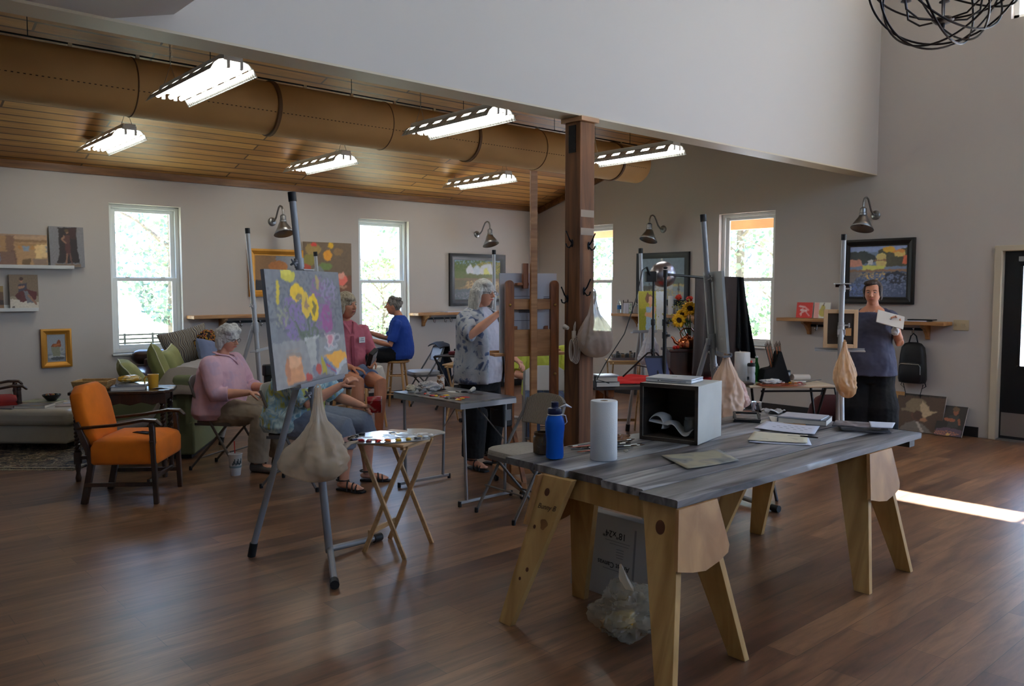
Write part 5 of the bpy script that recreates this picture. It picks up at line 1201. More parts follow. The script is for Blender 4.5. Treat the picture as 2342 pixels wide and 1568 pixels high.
q = MB(); q.sheet(drape, 26, 22); solo(q, 'paint_cloth', patches('spotted_cloth', [(0, (60, 58, 56)), (.36, (190, 186, 178)), (.7, (204, 200, 190))], 1.0, 14, .95), 'rumpled white cloth with dark paint spots over a wooden stool', 'cloth', (sp_.x, sp_.y, .0), rz=-.7, solid=.004)
# ---- more metal easels behind
e3 = AT(606, 1004, 8.55); metal_easel('metal easel standing between the grey-haired woman and the shelf', (e3.x, e3.y, 0), face(.75, -.66), 3.5, 2.24, 1.7, 1.0, None, (1.45,), m=m_etube2)
e7 = AT(752, 960, 10.4); E7 = (e7.x, e7.y, 0); metal_easel('metal easel of the woman in the blue tee, mostly hidden behind the flower canvas', E7, face(.9, -.1), 4, 2.08, 1.6, .98, None, (1.5,), m=m_etube2)
e5 = AT(1131, 950, 10.3); metal_easel('slim pale metal easel behind the white-haired painter', (e5.x, e5.y, 0), face(-.6, -.8), 2, 2.10, 1.6, None, None, (1.5,), m=m_etube2)
# ---- drinks cup
m_foam = mat('white_foam_cup', (214, 212, 208), rough=.6)
t = thing('drinks_cup', 'white foam drinks cup with a red straw on the floor by the pink-shirted woman', 'cup', (G(539, 1086).x, G(539, 1086).y, 0))
q = MB(); q.lathe([(.040, 0), (.042, .004), (.048, .06), (.05, .068), (.058, .178), (.060, .182), (.059, .186)], 28); q.build('cup_body', m_foam, t)
q = MB(); q.lathe([(.061, .180), (.062, .190), (.056, .194), (.052, .192), (.004, .193)], 28); q.build('lid', mat('clear_lid', (206, 206, 206), rough=.2, alpha=.9), t)
q = MB(); q.tube([(.0, 0, .10), (-.006, 0, .30)], .0045, 8); q.build('straw', mat('red_straw', (186, 36, 30), rough=.4), t)
m_cupink = mat('cup_print', (40, 60, 66), rough=.6)
r = rnd(5)
for i in range(9):
    a = -2.4 + i * .17; z = .105 + .012 * (i % 3); rr = .0525 + (z - .068) * .073; q = MB(); q.box((0, 0, 0), (.001, .007, .02 + .012 * ((i * 7) % 3))); o = q.build('print_mark', m_cupink, t); o.location = (cos(a) * rr, sin(a) * rr, z); o.rotation_euler[2] = a
q = MB(); q.lathe([(.0508, .070), (.0520, .088)], 28); q.build('print_band', mat('cup_band', (130, 148, 150), rough=.6), t)
# ================================================================ THE BIG SAWHORSE TABLE
m_grey = wood('weathered_board', (34, 32, 33), (134, 131, 131), 1.0, .46, 2.0, (.14, 1.5, 1), .5)
m_greyl = wood('silvered_board', (58, 57, 59), (160, 159, 160), 1.0, .46, 2.0, (.14, 1.5, 1), .5); m_greyd = wood('stained_board', (24, 22, 22), (118, 113, 112), 1.0, .46, 1.7, (.2, 1.5, 1), .5)
m_fir = wood('yellow_fir', (166, 128, 72), (200, 164, 104), .95, .55, 2.2, (1, 1, .09), .05)
m_ply = wood('plywood', (158, 112, 66), (202, 158, 104), .95, .6, 1.3, (1, 1, .4), .05)
m_knot = mat('knot', (92, 52, 28), rough=.6)
TX0, TX1, TZ = 2.752, 5.08, .76
ye = [2.008, 2.222, 2.477, 2.704, 2.925, 3.148]
t = thing('plank_table', 'long grey weathered plank table top laid across two sawhorses', 'table', (0, 0, 0))
r = rnd(2)
for i in range(5):
    q = MB(); x0 = TX0 + [-.055, -.012, .012, 0, .004][i]; x1 = TX1 + [.0, -.03, .01, -.03, -.01][i]; y0, y1 = ye[i] + .006, ye[i + 1] - .006; n = 40
    rings = []
    for k in range(n + 1):
        x = x0 + (x1 - x0) * k / n; a = .006 * noise.noise((x * 3, i * 9, 0)) + .003 * noise.noise((x * 14, i, 4)); b = .006 * noise.noise((x * 3, i * 9, 7)); zt = TZ + .0025 * noise.noise((x * 2, i * 5, 2)) - .0015
        e0 = (.012 * noise.noise((y0 * 9, 1, i)) if k in (0, n) else 0)
        rings.append([(x + e0, y0 + (a if i == 0 else 0) + .002, zt - .034), (x, y1 + (b if i == 4 else 0) - .002, zt - .034), (x, y1 + (b if i == 4 else 0), zt - .004), (x, y1 - .006, zt), (x, y0 + .006, zt), (x + e0, y0 + (a if i == 0 else 0), zt - .004)])
    q.loft(rings); o = q.build('plank', [m_grey, m_greyl, m_greyd, m_greyl, m_grey][i], t, sharp=50); o.location.x = .0; o.data.transform(T(-i * 1.7, 0, 0)); o.location.x = i * 1.7
q = MB(); q.box((4.98, 2.30, TZ - .055), (.07, .55, .04)); q.build('batten', m_black, t)
def sawhorse(label, xc):
    t = thing('sawhorse', label, 'sawhorse', (xc, 0, 0), group='pale fir sawhorses')
    for s in (-1, 1):
        for yt, yb, wt in ((2.125, 1.965, .19), (2.735, 2.925, .19)):
            q = MB(); z1 = TZ - .036; th = .036; wb = .085
            nx = V((s * .97, 0, .24)).normalized() * th
            a = V((s * .105, yt, z1)); b = V((s * .275, yb, 0)); vs = []
            for p, w_ in ((a, wt), (b, wb)):
                for o in (0, 1): vs += [p + V((0, -w_ / 2, 0)) - nx * o, p + V((0, w_ / 2, 0)) - nx * o]
            for v in vs[4:]: v.z = 0
            for v in vs[:4]: v.z = z1
            q.add(vs, [(0, 1, 5, 4), (2, 6, 7, 3), (0, 4, 6, 2), (1, 3, 7, 5), (0, 2, 3, 1), (4, 5, 7, 6)]); o = q.build('leg', m_fir, t, bevel=.002)
    q = MB(); q.box((0, 2.43, TZ - .09), (.09, .72, .105)); q.build('beam', m_fir, t, bevel=.003)
    for y, sg in ((2.026, 1), (2.832, -1)):
        q = MB(); poly = [(-.135, TZ - .038), (.135, TZ - .038), (.185, .52), (.17, .49), (.10, .468), (0, .45), (-.09, .462), (-.185, .485)]
        q.prism(poly, -.009, .009, T(0, y, 0) @ M(((1, 0, 0, 0), (0, 0, 1, 0), (0, 1, 0, 0), (0, 0, 0, 1))) @ T(0, 0, 0)); o = q.build('gusset', m_ply, t)
        for v in o.data.vertices: v.co.y += -sg * ((TZ - v.co.z) * .15 + .006)
    return t
sawhorse('left pale wooden sawhorse with a hand-written note on its far leg', 2.83)
sh2 = sawhorse('right pale wooden sawhorse under the far end of the plank table', 4.525)
sh1 = bpy.data.objects['sawhorse']
# hand-written note, knots
up = (V((-.105, 2.735, TZ - .036)) - V((-.275, 2.925, 0))).normalized(); X = V((0, -1, 0)); X = (X - up * X.dot(up)).normalized(); Z = X.cross(up)
def on_leg(v, x, lift=.0015):
    p = V((-.275, 2.925, 0)) + up * v + X * x + Z * lift; return M(((X.x, up.x, Z.x, p.x), (X.y, up.y, Z.y, p.y), (X.z, up.z, Z.z, p.z), (0, 0, 0, 1)))
o = text_mesh('Bunny B', .036, 'handwriting', mat('pencil', (70, 50, 36), rough=.7), sh1, font_shear=.35); o.matrix_local = on_leg(.615, 0) @ rot(.28)
q = MB(); q.prism([(.022 * cos(a) * (1 + .3 * sin(3 * a)), .026 * sin(a)) for a in [i * pi / 9 for i in range(18)]], 0, .001); o = q.build('stain', mat('pitch_stain', (134, 92, 52), rough=.6), sh1); o.matrix_local = on_leg(.535, .02, .0005)
for v, x, rr in ((.68, -.03, .016), (.50, -.03, .008), (.30, .02, .009), (.24, -.005, .007)):
    q = MB(); q.prism([(rr * cos(a), rr * 1.2 * sin(a)) for a in [i * pi / 9 for i in range(18)]], 0, .001); o = q.build('knot', m_knot, sh1); o.matrix_local = on_leg(v, x, .0006)
up2 = (V((-.105, 2.125, TZ - .036)) - V((-.275, 1.965, 0))).normalized(); X2 = (V((0, -1, 0)) - up2 * V((0, -1, 0)).dot(up2)).normalized(); Z2 = X2.cross(up2)
q = MB(); q.prism([(.024 * cos(a), .03 * sin(a)) for a in [i * pi / 10 for i in range(20)]], 0, .001); o = q.build('knot', m_knot, sh1); p = V((-.275, 1.965, 0)) + up2 * .66 + Z2 * .0006
o.matrix_local = M(((X2.x, up2.x, Z2.x, p.x), (X2.y, up2.y, Z2.y, p.y), (X2.z, up2.z, Z2.z, p.z), (0, 0, 0, 1)))

# ---- under the table
m_carton = mat('white_carton', (172, 172, 174), rough=.6)
t = thing('canvas_carton', 'big white carton of artist canvases standing upside down under the plank table', 'box', (3.19, 2.77, 0), rz=R(-90), rx=R(-5))
q = MB(); q.box((0, .04, .215), (.66, .08, .43)); q.build('carton', m_carton, t, bevel=.004)
ci = mat('carton_ink', (34, 34, 36), rough=.6); cg = mat('carton_grey_ink', (128, 130, 134), rough=.6)
def print_text(s, size, x, z, m_):
    o = text_mesh(s, size, 'lettering', m_, t); o.matrix_local = T(x, -.0015, z) @ rot(0, pi / 2) @ rot(pi)
print_text('18"x24"', .050, -.035, .335, ci); print_text('Artist Canvas', .040, -.03, .175, ci)
for i, (x, z, w_) in enumerate(((-.01, .300, .17), (0, .285, .13), (.01, .262, .05), (.01, .248, .05), (.01, .234, .05), (.01, .22, .045), (-.02, .150, .16))): q = MB(); q.box((x, -.001, z), (w_, .001, .003 if i < 2 else .004)); q.build('text_line', cg, t)
q = MB(); q.box((.105, -.001, .235), (.012, .001, .30)); q.build('print_bar', cg, t)
bx, by = 2.93, 2.44
t = thing('plastic_sack', 'knotted clear plastic bag of waste on the floor beneath the plank table', 'bag', (bx, by, 0))
q = crumple(41, .165, (1.08, .9, .70), .42, 1.7, 70, 50); q.v = [(x, y, max(z + .112, .002)) for x, y, z in q.v]; q.build('bag_skin', m_film2, t)
q = MB(); q.tube([(0, .02, .20), (-.03, .03, .27), (-.045, .035, .335)], [.05, .035, .008], 10, flat=.5); q.tube([(.02, 0, .20), (.06, -.03, .17), (.085, -.10, .06), (.09, -.14, .012)], [.035, .028, .022, .008], 10, flat=.35); q.build('knotted_end', m_film, t)
for i, (x, y, z, c) in enumerate(((-.07, -.02, .09, 5), (-.03, -.07, .07, 0), (.06, .03, .09, 6), (.0, .05, .12, 0), (-.09, .05, .07, 4))):
    q = crumple(80 + i, .055, (1, 1, .8), .3, n=16, k=12); o = q.build('waste_paper', m_wad if c != 5 else mat('yellow_waste', (196, 160, 70), rough=.8), t); o.location = (x, y, z)
q = MB(); r = rnd(6); P = [V((3.42, 3.02, .72)).lerp(V((3.30, 2.46, .62)), i / 26) + V((0, 0, -.30 * sin(pi * i / 26 * .62))) for i in range(27)]
for i in range(26):
    c = P[i]; d = (P[i + 1] - P[i]).normalized(); a = d.cross(V((0, 0, 1))).normalized() if i % 2 else d.cross(d.cross(V((0, 0, 1)))).normalized()
    q.tube([c + d * (.017 * cos(k)) + a * (.009 * sin(k)) for k in [2 * pi * j / 10 for j in range(10)]], .0028, 5, closed=True)
solo(q, 'hanging_chain', m_chrome, 'bright metal chain sagging under the plank table', 'chain')

# ---- on the table
m_amber = mat('brown_glass_jar', (92, 72, 50), rough=.2, trans=.35, var=(9, .3))
t = thing('glass_jar', 'murky brown glass jar at the far left corner of the plank table', 'jar', (2.955, 3.075, TZ))
q = MB(); q.lathe([(.044, 0), (.05, .006), (.051, .085), (.044, .096), (.046, .10), (.046, .112), (.042, .112), (.042, .098), (.047, .085), (.046, .012), (.002, .01)], 32); q.build('jar_glass', m_amber, t)
q = MB(); q.lathe([(.002, .012), (.0455, .012), (.0455, .06), (.002, .06)], 28); q.build('murky_liquid', mat('murky_brown', (70, 52, 36), rough=.4), t)
m_blueb = mat('blue_bottle_plastic', (40, 116, 240), rough=.1, trans=.5, ior=1.15)
m_navy = mat('navy_cap', (20, 26, 60), rough=.35)
t = thing('water_bottle', 'translucent blue sports bottle with a navy cap on the plank table', 'bottle', (2.905, 2.935, TZ))
q = MB(); q.lathe([(.030, 0), (.043, .006), (.046, .02), (.043, .09), (.047, .13), (.050, .16), (.049, .19), (.040, .215), (.033, .222), (.033, .23), (.030, .23), (.030, .22), (.046, .19), (.047, .16), (.044, .13), (.040, .09), (.043, .02), (.002, .008)], 40); q.build('bottle_body', m_blueb, t)
q = MB(); q.lathe([(.002, .010), (.042, .012), (.0425, .02), (.0395, .09), (.0405, .105), (.002, .105)], 32); q.build('water', mat('bottled_water', (70, 150, 250), rough=.05, trans=.6, ior=1.15), t)
q = MB(); q.lathe([(.034, .226), (.037, .23), (.037, .252), (.034, .258), (.020, .262), (.018, .268), (.019, .272), (.019, .288), (.015, .292), (.002, .293)], 28); q.build('cap', m_navy, t)
q = MB(); q.tube([(.03, -.01, .262), (.05, -.03, .272), (.066, -.045, .262)], [.006, .017, .008], 10, flat=.45, round_ends=True); q.tube([(.034, -.006, .225), (.052, -.025, .218), (.058, -.03, .185), (.05, -.022, .172), (.044, -.016, .19), (.036, -.012, .222)], .0028, 6); q.tube([(.0345 * cos(a), .0345 * sin(a), .226) for a in [2 * pi * i / 24 for i in range(24)]], .003, 6, closed=True); q.build('carry_loop', mat('white_silicone', (205, 205, 208), rough=.4), t)
m_ptowel = mat('paper_towel', (222, 220, 216), rough=.9, bump=(260, .25))
m_card = mat('cardboard_core', (150, 116, 78), rough=.9)
def towel_roll(label, loc, h=.29, r_=.068, m=m_ptowel, rot_=None):
    t = thing('paper_towel_roll', label, 'paper towel', loc)
    if rot_: t.rotation_euler = rot_
    q = MB(); q.lathe([(.021, .0), (r_ - .003, .0), (r_, .004), (r_, h - .004), (r_ - .003, h), (.021, h), (.021, 0)], 40); q.build('paper', m, t, sharp=50)
    q = MB(); q.lathe([(.0205, .002), (.0205, h - .001), (.019, h - .001), (.019, .002)], 24); q.build('core', m_card, t)
    return t
towel_roll('full paper towel roll standing on the plank table beside the blue bottle', (3.085, 2.765, TZ), .298, .068)
# crate
CU_ = V((.235, -.972, 0)); CD = V((.972, .235, 0)); c0 = V((3.657, 3.003, TZ)); cw, cd_, ch = .35, .36, .325
t = thing('wooden_crate', 'white-painted wooden crate open towards the blue bottle, with a laptop on top', 'crate', c0 + CU_ * (cw / 2) + CD * (cd_ / 2), atan2(CU_.y, CU_.x))
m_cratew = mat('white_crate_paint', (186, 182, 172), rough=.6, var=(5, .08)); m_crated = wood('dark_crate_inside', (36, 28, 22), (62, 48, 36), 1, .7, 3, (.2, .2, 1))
for nm, c, d in (('side', (-cw / 2 + .009, 0, ch / 2), (.018, cd_, ch)), ('side', (cw / 2 - .009, 0, ch / 2), (.018, cd_, ch)), ('top_board', (0, 0, ch - .01), (cw - .036, cd_, .02)), ('bottom_board', (0, 0, .01), (cw - .036, cd_, .02)), ('back_board', (0, cd_ / 2 - .008, ch / 2), (cw - .036, .016, ch - .04))):
    q = MB(); q.box(c, d); q.build(nm, m_cratew, t, bevel=.003)
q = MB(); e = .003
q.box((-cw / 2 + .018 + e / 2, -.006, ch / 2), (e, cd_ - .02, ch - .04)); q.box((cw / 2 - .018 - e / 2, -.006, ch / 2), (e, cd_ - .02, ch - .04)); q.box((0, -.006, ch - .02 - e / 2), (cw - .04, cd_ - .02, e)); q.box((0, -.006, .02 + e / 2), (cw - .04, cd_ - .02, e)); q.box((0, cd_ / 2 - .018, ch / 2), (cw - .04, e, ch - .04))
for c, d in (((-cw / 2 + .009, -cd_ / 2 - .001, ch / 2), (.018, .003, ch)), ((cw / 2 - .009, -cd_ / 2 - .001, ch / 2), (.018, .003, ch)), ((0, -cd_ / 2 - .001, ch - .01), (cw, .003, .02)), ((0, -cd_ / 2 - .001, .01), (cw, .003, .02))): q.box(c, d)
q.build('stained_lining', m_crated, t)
crz = atan2(CU_.y, CU_.x); cc_ = c0 + CU_ * (cw / 2) + CD * (cd_ / 2)
def incrate(a, b, z): p = cc_ + CU_ * a + CD * b; return (p.x, p.y, z)
m_silver = mat('laptop_shell', (196, 197, 200), rough=.35, metal=.25)
t = thing('laptop', 'closed silver laptop lying on top of the white crate', 'laptop', incrate(-.035, -.02, TZ + ch), crz + .05)
q = MB(); q.box((0, 0, .010), (.275, .20, .018)); q.build('base', m_silver, t, bevel=.006, seg=3)
q = MB(); q.box((0, 0, .0235), (.275, .20, .009)); q.build('lid', m_silver, t, bevel=.004, seg=3)
q = MB(); q.ell((0, -.005, .0283), (.017, .015, .0006), 16, 6); q.ell((.006, .015, .0283), (.005, .003, .0005), 8, 4); q.build('lid_logo', mat('logo_grey', (110, 112, 116), rough=.3), t)
q = MB(); q.box((.03, -.1002, .012), (.15, .001, .003)); q.ell((-.06, -.1, .012), (.004, .001, .003), 8, 6); q.build('disc_slot', m_black, t)
m_napkin = mat('white_tissue', (210, 208, 204), rough=.9)
def wave_sheet(w, d, amp, fr, seed, z0=0.0, fold=0):
    def fn(u, v):
        x, y = (u - .5) * w, (v - .5) * d; z = amp * (.6 + noise.noise((u * fr + seed, v * fr, seed))) + amp * .7 * abs(sin(u * fr * 1.7 + seed + v))
        return (x, y, z0 + z)
    q = MB(); q.sheet(fn, 26, 22); return q
q = MB()
def curl(u, v):
    a = u * 5.2 - .4; rr = .055 - .006 * u * 3 + .012 * sin(v * 4)
    if u > .62: k_ = (u - .62) / .38; return (.03 + .13 * k_, (v - .5) * .17, .022 + .035 * (1 - k_) + .02 * sin(k_ * 6 + v * 3) + .01)
    return (-.05 + rr * cos(a) * .9, (v - .5) * .15 + .02 * sin(a), .066 + rr * sin(a) * .95)
q.sheet(curl, 44, 14); solo(q, 'paper_napkin', m_napkin, 'crumpled white paper towel inside the open crate', 'paper towel', incrate(-.05, -.07, TZ + .021), rz=crz, solid=.003)
t = thing('glass_jar', 'dim empty glass jar inside the crate at its right', 'jar', incrate(.085, -.05, TZ + .023))
q = MB(); q.lathe([(.034, 0), (.042, .005), (.043, .085), (.037, .095), (.039, .098), (.039, .112), (.035, .112), (.034, .095), (.04, .085), (.039, .01), (.002, .008)], 28); q.build('jar_glass', mat('clear_jar', (170, 172, 168), rough=.1, trans=.7), t)
# paint brushes in a heap
m_handles = [wood('brush_handle_%d' % i, a, b, 1, .35, 6, (.1, 1, 1)) for i, (a, b) in enumerate((((30, 22, 18), (52, 38, 28)), ((150, 66, 28), (184, 92, 40)), ((96, 74, 50), (130, 100, 66)), ((20, 20, 22), (34, 34, 36))))]
m_ferr = mat('brush_ferrule', (160, 150, 130), rough=.3, metal=.9); m_brist = mat('brush_bristle', (70, 48, 32), rough=.9)
r = rnd(77); B0 = V((3.12, 3.02, TZ)); bd = V((.95, -.27, 0)).normalized(); bs = V((.27, .95, 0)).normalized()
for i in range(13):
    L = r.uniform(.24, .33); a = r.uniform(-.18, .18); c = B0 + bd * r.uniform(.10, .34) + bs * (-.095 + i * .0142); z = .0065 + (.0115 if i % 3 == 1 else 0)
    lab = ['paint brush with a dark handle lying in the heap of brushes before the crate', 'orange-handled paint brush lying in the heap of brushes before the crate', 'tan-handled paint brush lying in the heap of brushes before the crate', 'black-handled paint brush lying in the heap of brushes before the crate']
    hi = [0, 3, 1, 0, 2, 3, 0, 1, 3, 0, 2, 0, 3][i]
    t = thing('paint_brush', lab[hi], 'brush', (c.x, c.y, TZ + z), atan2(bd.y, bd.x) + a + (pi if i % 4 == 0 else 0), 'paint brushes heaped before the crate: ' + ['dark', 'orange', 'tan', 'black'][hi])
    q = MB(); q.tube([(-L / 2, 0, 0), (-L * .3, 0, 0), (0, 0, 0), (L * .18, 0, 0)], [.0022, .0042, .0052, .0036], 8, round_ends=True); q.build('handle', m_handles[hi], t)
    q = MB(); q.tube([(L * .17, 0, 0), (L * .30, 0, 0)], [.0042, .0052], 8); q.build('ferrule', m_ferr, t)
    q = MB(); q.tube([(L * .30, 0, 0), (L * .36, 0, 0), (L * .42, 0, 0)], [.005, .006, .002], 8, flat=.6); q.build('bristles', m_brist, t)
q = crumple(91, .035, (1.7, .9, .55), .4, n=26, k=18); solo(q, 'cellophane_packet', film('brown_cellophane', (168, 120, 84), 1, .25, .15), 'crumpled brown cellophane packet by the left wall of the crate', 'wrapper', (3.50, 3.01, TZ + .024), rz=-.3)
q = crumple(92, .016, (1.6, .8, .4), .4, n=18, k=12); solo(q, 'plastic_scrap', m_film2, 'small scrap of clear plastic lying before the paint brushes', 'wrapper', (3.30, 2.80, TZ + .008), rz=.4)
# stained cardboard, papers, magazines
m_stain = patches('stained_card', [(0, (96, 92, 80)), (.45, (150, 142, 118)), (.6, (120, 118, 112)), (.75, (74, 76, 80))], 1.0, 7, .7)
def flat_quad(name, label, cat, pts, h, m, z=TZ, curl=0.0, parts=None):
    P = [V((x, y, 0)) for x, y in pts]; c = sum(P, V()) / 4
    q = MB()
    def fn(u, v):
        p = P[0].lerp(P[1], u).lerp(P[3].lerp(P[2], u), v) - c; return (p.x, p.y, .001 + curl * ((2 * u - 1) ** 2) + .3 * curl * (v ** 2))
    q.sheet(fn, 12, 10); return solo(q, name, m, label, cat, (c.x, c.y, z), solid=h, offset=1)
flat_quad('stained_cardboard', 'paint-stained piece of cardboard on the near boards of the plank table', 'cardboard', [(3.19, 2.33), (3.54, 2.275), (3.70, 2.505), (3.34, 2.60)], .004, m_stain, curl=.004)
m_buff = patches('buff_paper', [(0, (190, 180, 152)), (.6, (204, 196, 172)), (.75, (160, 150, 128))], 1.0, 8, .8); m_bluew = mat('bluish_paper', (206, 208, 220), rough=.7)
flat_quad('paper_sheet', 'white sheet just showing beneath the buff paper on the plank table', 'paper', [(4.02, 2.52), (4.19, 2.235), (4.40, 2.37), (4.28, 2.64)], .002, m_bluew, curl=.002)
flat_quad('paper_sheet', 'buff handwritten paper with a palette knife on it, on the plank table', 'paper', [(4.045, 2.545), (4.205, 2.27), (4.43, 2.39), (4.315, 2.67)], .002, m_buff, TZ + .006, .002)
t = flat_quad('printed_sheet', 'bluish-white printed sheet behind the buff paper', 'paper', [(4.44, 2.745), (4.50, 2.385), (4.78, 2.50), (4.72, 2.83)], .002, m_bluew, TZ + .001, .006)
for i in range(14): q = MB(); q.box((-.06 + .05 * (i % 3), -.12 + .035 * (i // 3) * 1.3, .0105), (.006, .02, .0006)); o = q.build('print_mark', mat('faint_print', (120, 122, 140), rough=.7), t)
t = thing('palette_knife', 'small palette knife lying across the buff paper', 'knife', (4.36, 2.385, TZ + .014), -1.35)
q = MB(); q.tube([(-.01, 0, 0), (.05, 0, .001), (.085, 0, 0)], [.004, .006, .004], 8, round_ends=True); q.build('handle', m_handles[0], t)
q = MB(); q.bar((-.01, 0, .001), (-.085, 0, -.004), .010, .0015, w2=.003); q.build('blade', m_steel, t)
mag = lambda label, c, w_, d_, h, rz, mm_, z=TZ: book('magazine', label, w_, d_, h, (c[0], c[1], z), rz, mm_, 'magazine')
cg1 = cover('cover_slate', [(0, (70, 72, 74)), (.5, (112, 114, 118)), (.75, (90, 92, 96))]); cg2 = cover('cover_mixed', [(0, (58, 56, 58)), (.45, (96, 92, 96)), (.55, (150, 146, 150)), (.7, (74, 60, 58))], 12)
mag('thick slate-grey catalogue at the far edge of the plank table', (4.925, 2.68), .30, .235, .034, -1.25, cg1)
mag('white magazine lying on the thick slate-grey catalogue', (4.925, 2.69), .27, .21, .006, -1.32, mat('white_gloss', (196, 196, 204), rough=.25), TZ + .0345)
for i, lb in enumerate(('lowest grey magazine of the pile at the right end of the plank table', 'second magazine up in the pile at the right end of the plank table', 'third magazine up in the pile at the right end of the plank table', 'top spread-open dark magazine of the pile at the right end of the plank table')):
    mag(lb, (4.93 - .01 * i, 2.285 + .012 * i), .27, .20, .008, -1.05 + .14 * (i % 3) - .05 * i, cg2 if i != 1 else cg1, TZ + .0085 * i)
flat_quad('paper_sheet', 'stack of white printed pages sticking out of the magazine pile', 'paper', [(4.82, 2.20), (4.88, 2.10), (5.08, 2.17), (5.01, 2.30)], .004, m_bluew, TZ + .0345, .001)
t = thing('folding_viewfinder', 'black folding picture-frame viewfinder standing open on the plank table', 'viewfinder', (4.66, 2.94, TZ), -1.0)
for nm, tilt, z in (('lower_frame', 0, .004), ('upper_frame', .35, .03)):
    q = MB()
    for a in (-1, 1): q.box((a * .075, 0, 0), (.016, .11, .012)); q.box((0, a * .05, 0), (.15, .016, .012))
    o = q.build(nm, m_blackdoor, t, bevel=.002); o.location = (0, 0, z + .003); o.rotation_euler = (tilt, 0, .1 if tilt else 0)
q = MB(); q.tube([(-.08, .052, .006), (-.08, .052, .035)], .007, 8); q.tube([(.08, .052, .006), (.08, .052, .045)], .007, 8); q.build('hinge', m_black, t)
flat_quad('envelope', 'creased white envelope between the viewfinder and the thick catalogue', 'paper', [(4.72, 2.80), (4.82, 2.66), (4.99, 2.78), (4.90, 2.93)], .003, mat('cream_envelope', (196, 192, 182), rough=.8), curl=.008)
flat_quad('paper_sheet', 'tan slip of paper before the thick slate-grey catalogue', 'paper', [(4.70, 2.69), (4.76, 2.58), (4.86, 2.64), (4.80, 2.76)], .002, m_card, curl=.001)

# ================================================================ BEHIND THE BIG TABLE
# small dark tray table with the painter's tools
bt = AT(1712, 948, 6.35); BTZ = .66
def onz_at(px, py, z): p = G(px, py, z); return p
btp = V((bt.x, bt.y, 0))
m_dtray = wood('dark_tray_wood', (28, 24, 22), (48, 40, 36), 1, .4, 4, (.2, 1, 1))
tray_table('small dark tray table of tools behind the plank table', btp, R(-30), BTZ, m_dtray, .56, .40)
p = G(1648, 944, BTZ); towel_roll('thin nearly finished paper towel roll standing on the small dark tray table', (p.x, p.y, BTZ), .30, .038)
p = G(1688, 938, BTZ); q = crumple(101, .05, (1.3, 1, .75), .4, n=30, k=20); solo(q, 'paper_tissue', m_napkin, 'crumpled tissue at the foot of the thin paper towel roll', 'tissue', (p.x + .04, p.y + .03, BTZ + .034))
p = G(1702, 945, BTZ); flat_quad('paper_sheet', 'white sheet under loose brushes on the small dark tray table', 'paper', [(p.x - .13, p.y + .10), (p.x - .02, p.y - .10), (p.x + .17, p.y - .0), (p.x + .06, p.y + .20)], .002, m_bluew, BTZ, .002)
for i in range(5):
    c = V((p.x - .02 + .03 * i, p.y + .02 + .012 * i, BTZ + .011)); t = thing('paint_brush', 'thin paint brush on the white sheet of the small dark tray table', 'brush', c, R(-52 + 7 * i), 'brushes on the small dark tray table')
    q = MB(); q.tube([(-.12, 0, 0), (0, 0, 0), (.08, 0, 0)], [.002, .0045, .003], 8); q.build('handle', m_handles[i % 4], t); q = MB(); q.tube([(.08, 0, 0), (.11, 0, 0), (.135, 0, 0)], [.004, .0045, .0015], 8); q.build('bristles', m_brist, t)
p = G(1730, 942, BTZ); t = thing('metal_beaker', 'shiny metal beaker of solvent on the small dark tray table', 'cup', (p.x, p.y, BTZ))
q = MB(); q.lathe([(.036, 0), (.039, .004), (.040, .075), (.043, .08), (.040, .082), (.037, .075), (.036, .006), (.002, .006)], 30); q.build('cup_body', m_chrome, t)
p = G(1778, 944, BTZ); q = MB(); q.sheet(lambda u, v: ((u - .5) * .16, (v - .5) * .12, .012 + .02 * noise.noise((u * 4, v * 4, 2)) + .01 * sin(u * 7)), 18, 14); solo(q, 'paint_rag', m_rag, 'pale cloth hanging over the right edge of the small dark tray table', 'rag', (p.x - .03, p.y + .03, BTZ + .008), rz=-.5, solid=.003)

# the grey easel with a white canvas, seen from behind its canvas edge
E2 = G(1654, 1137); f2 = V((.75, -.66, 0)); E2p = (E2.x, E2.y, 0)
metal_easel('grey metal easel beside the dark backdrop, holding a white canvas edge-on', E2p, face(f2.x, f2.y), 5.0, 2.19, 1.70, 1.13, None, (1.70, 1.02), bar=.25)
sh = [('b', (178, 180, 178)), ('l', .45, 0, .47, 1, .03, (150, 152, 150)), ('l', .2, .2, .22, .9, .02, (162, 164, 162)), ('r', .92, 0, 1, 1, (196, 160, 152))]
on_easel('blank_canvas', 'whitish canvas turned edge-on, on the grey easel beside the dark backdrop', E2p, face(f2.x, f2.y), 5.0, 1.142, .56, .61, .0, sh, seed=31, k=1, edge=(172, 174, 172), nx=40, th=.02)
hb = AT(1662, 800, 6.15); hang_bag('plastic_bag', 'tall peach plastic bag hung from the grey easel by the backdrop', hb, .30, .56, 7, film('peach_plastic', (226, 196, 168), 1, .15, .3), neck=.22, contents=6, lean=-.03)
hb = AT(1682, 858, 6.25); hang_bag('plastic_bag', 'short round pink plastic bag behind the thin paper towel roll', hb, .22, .26, 8, film('pink_plastic', (224, 186, 172), 1, .12, .3), neck=.18, contents=4, lean=.05)

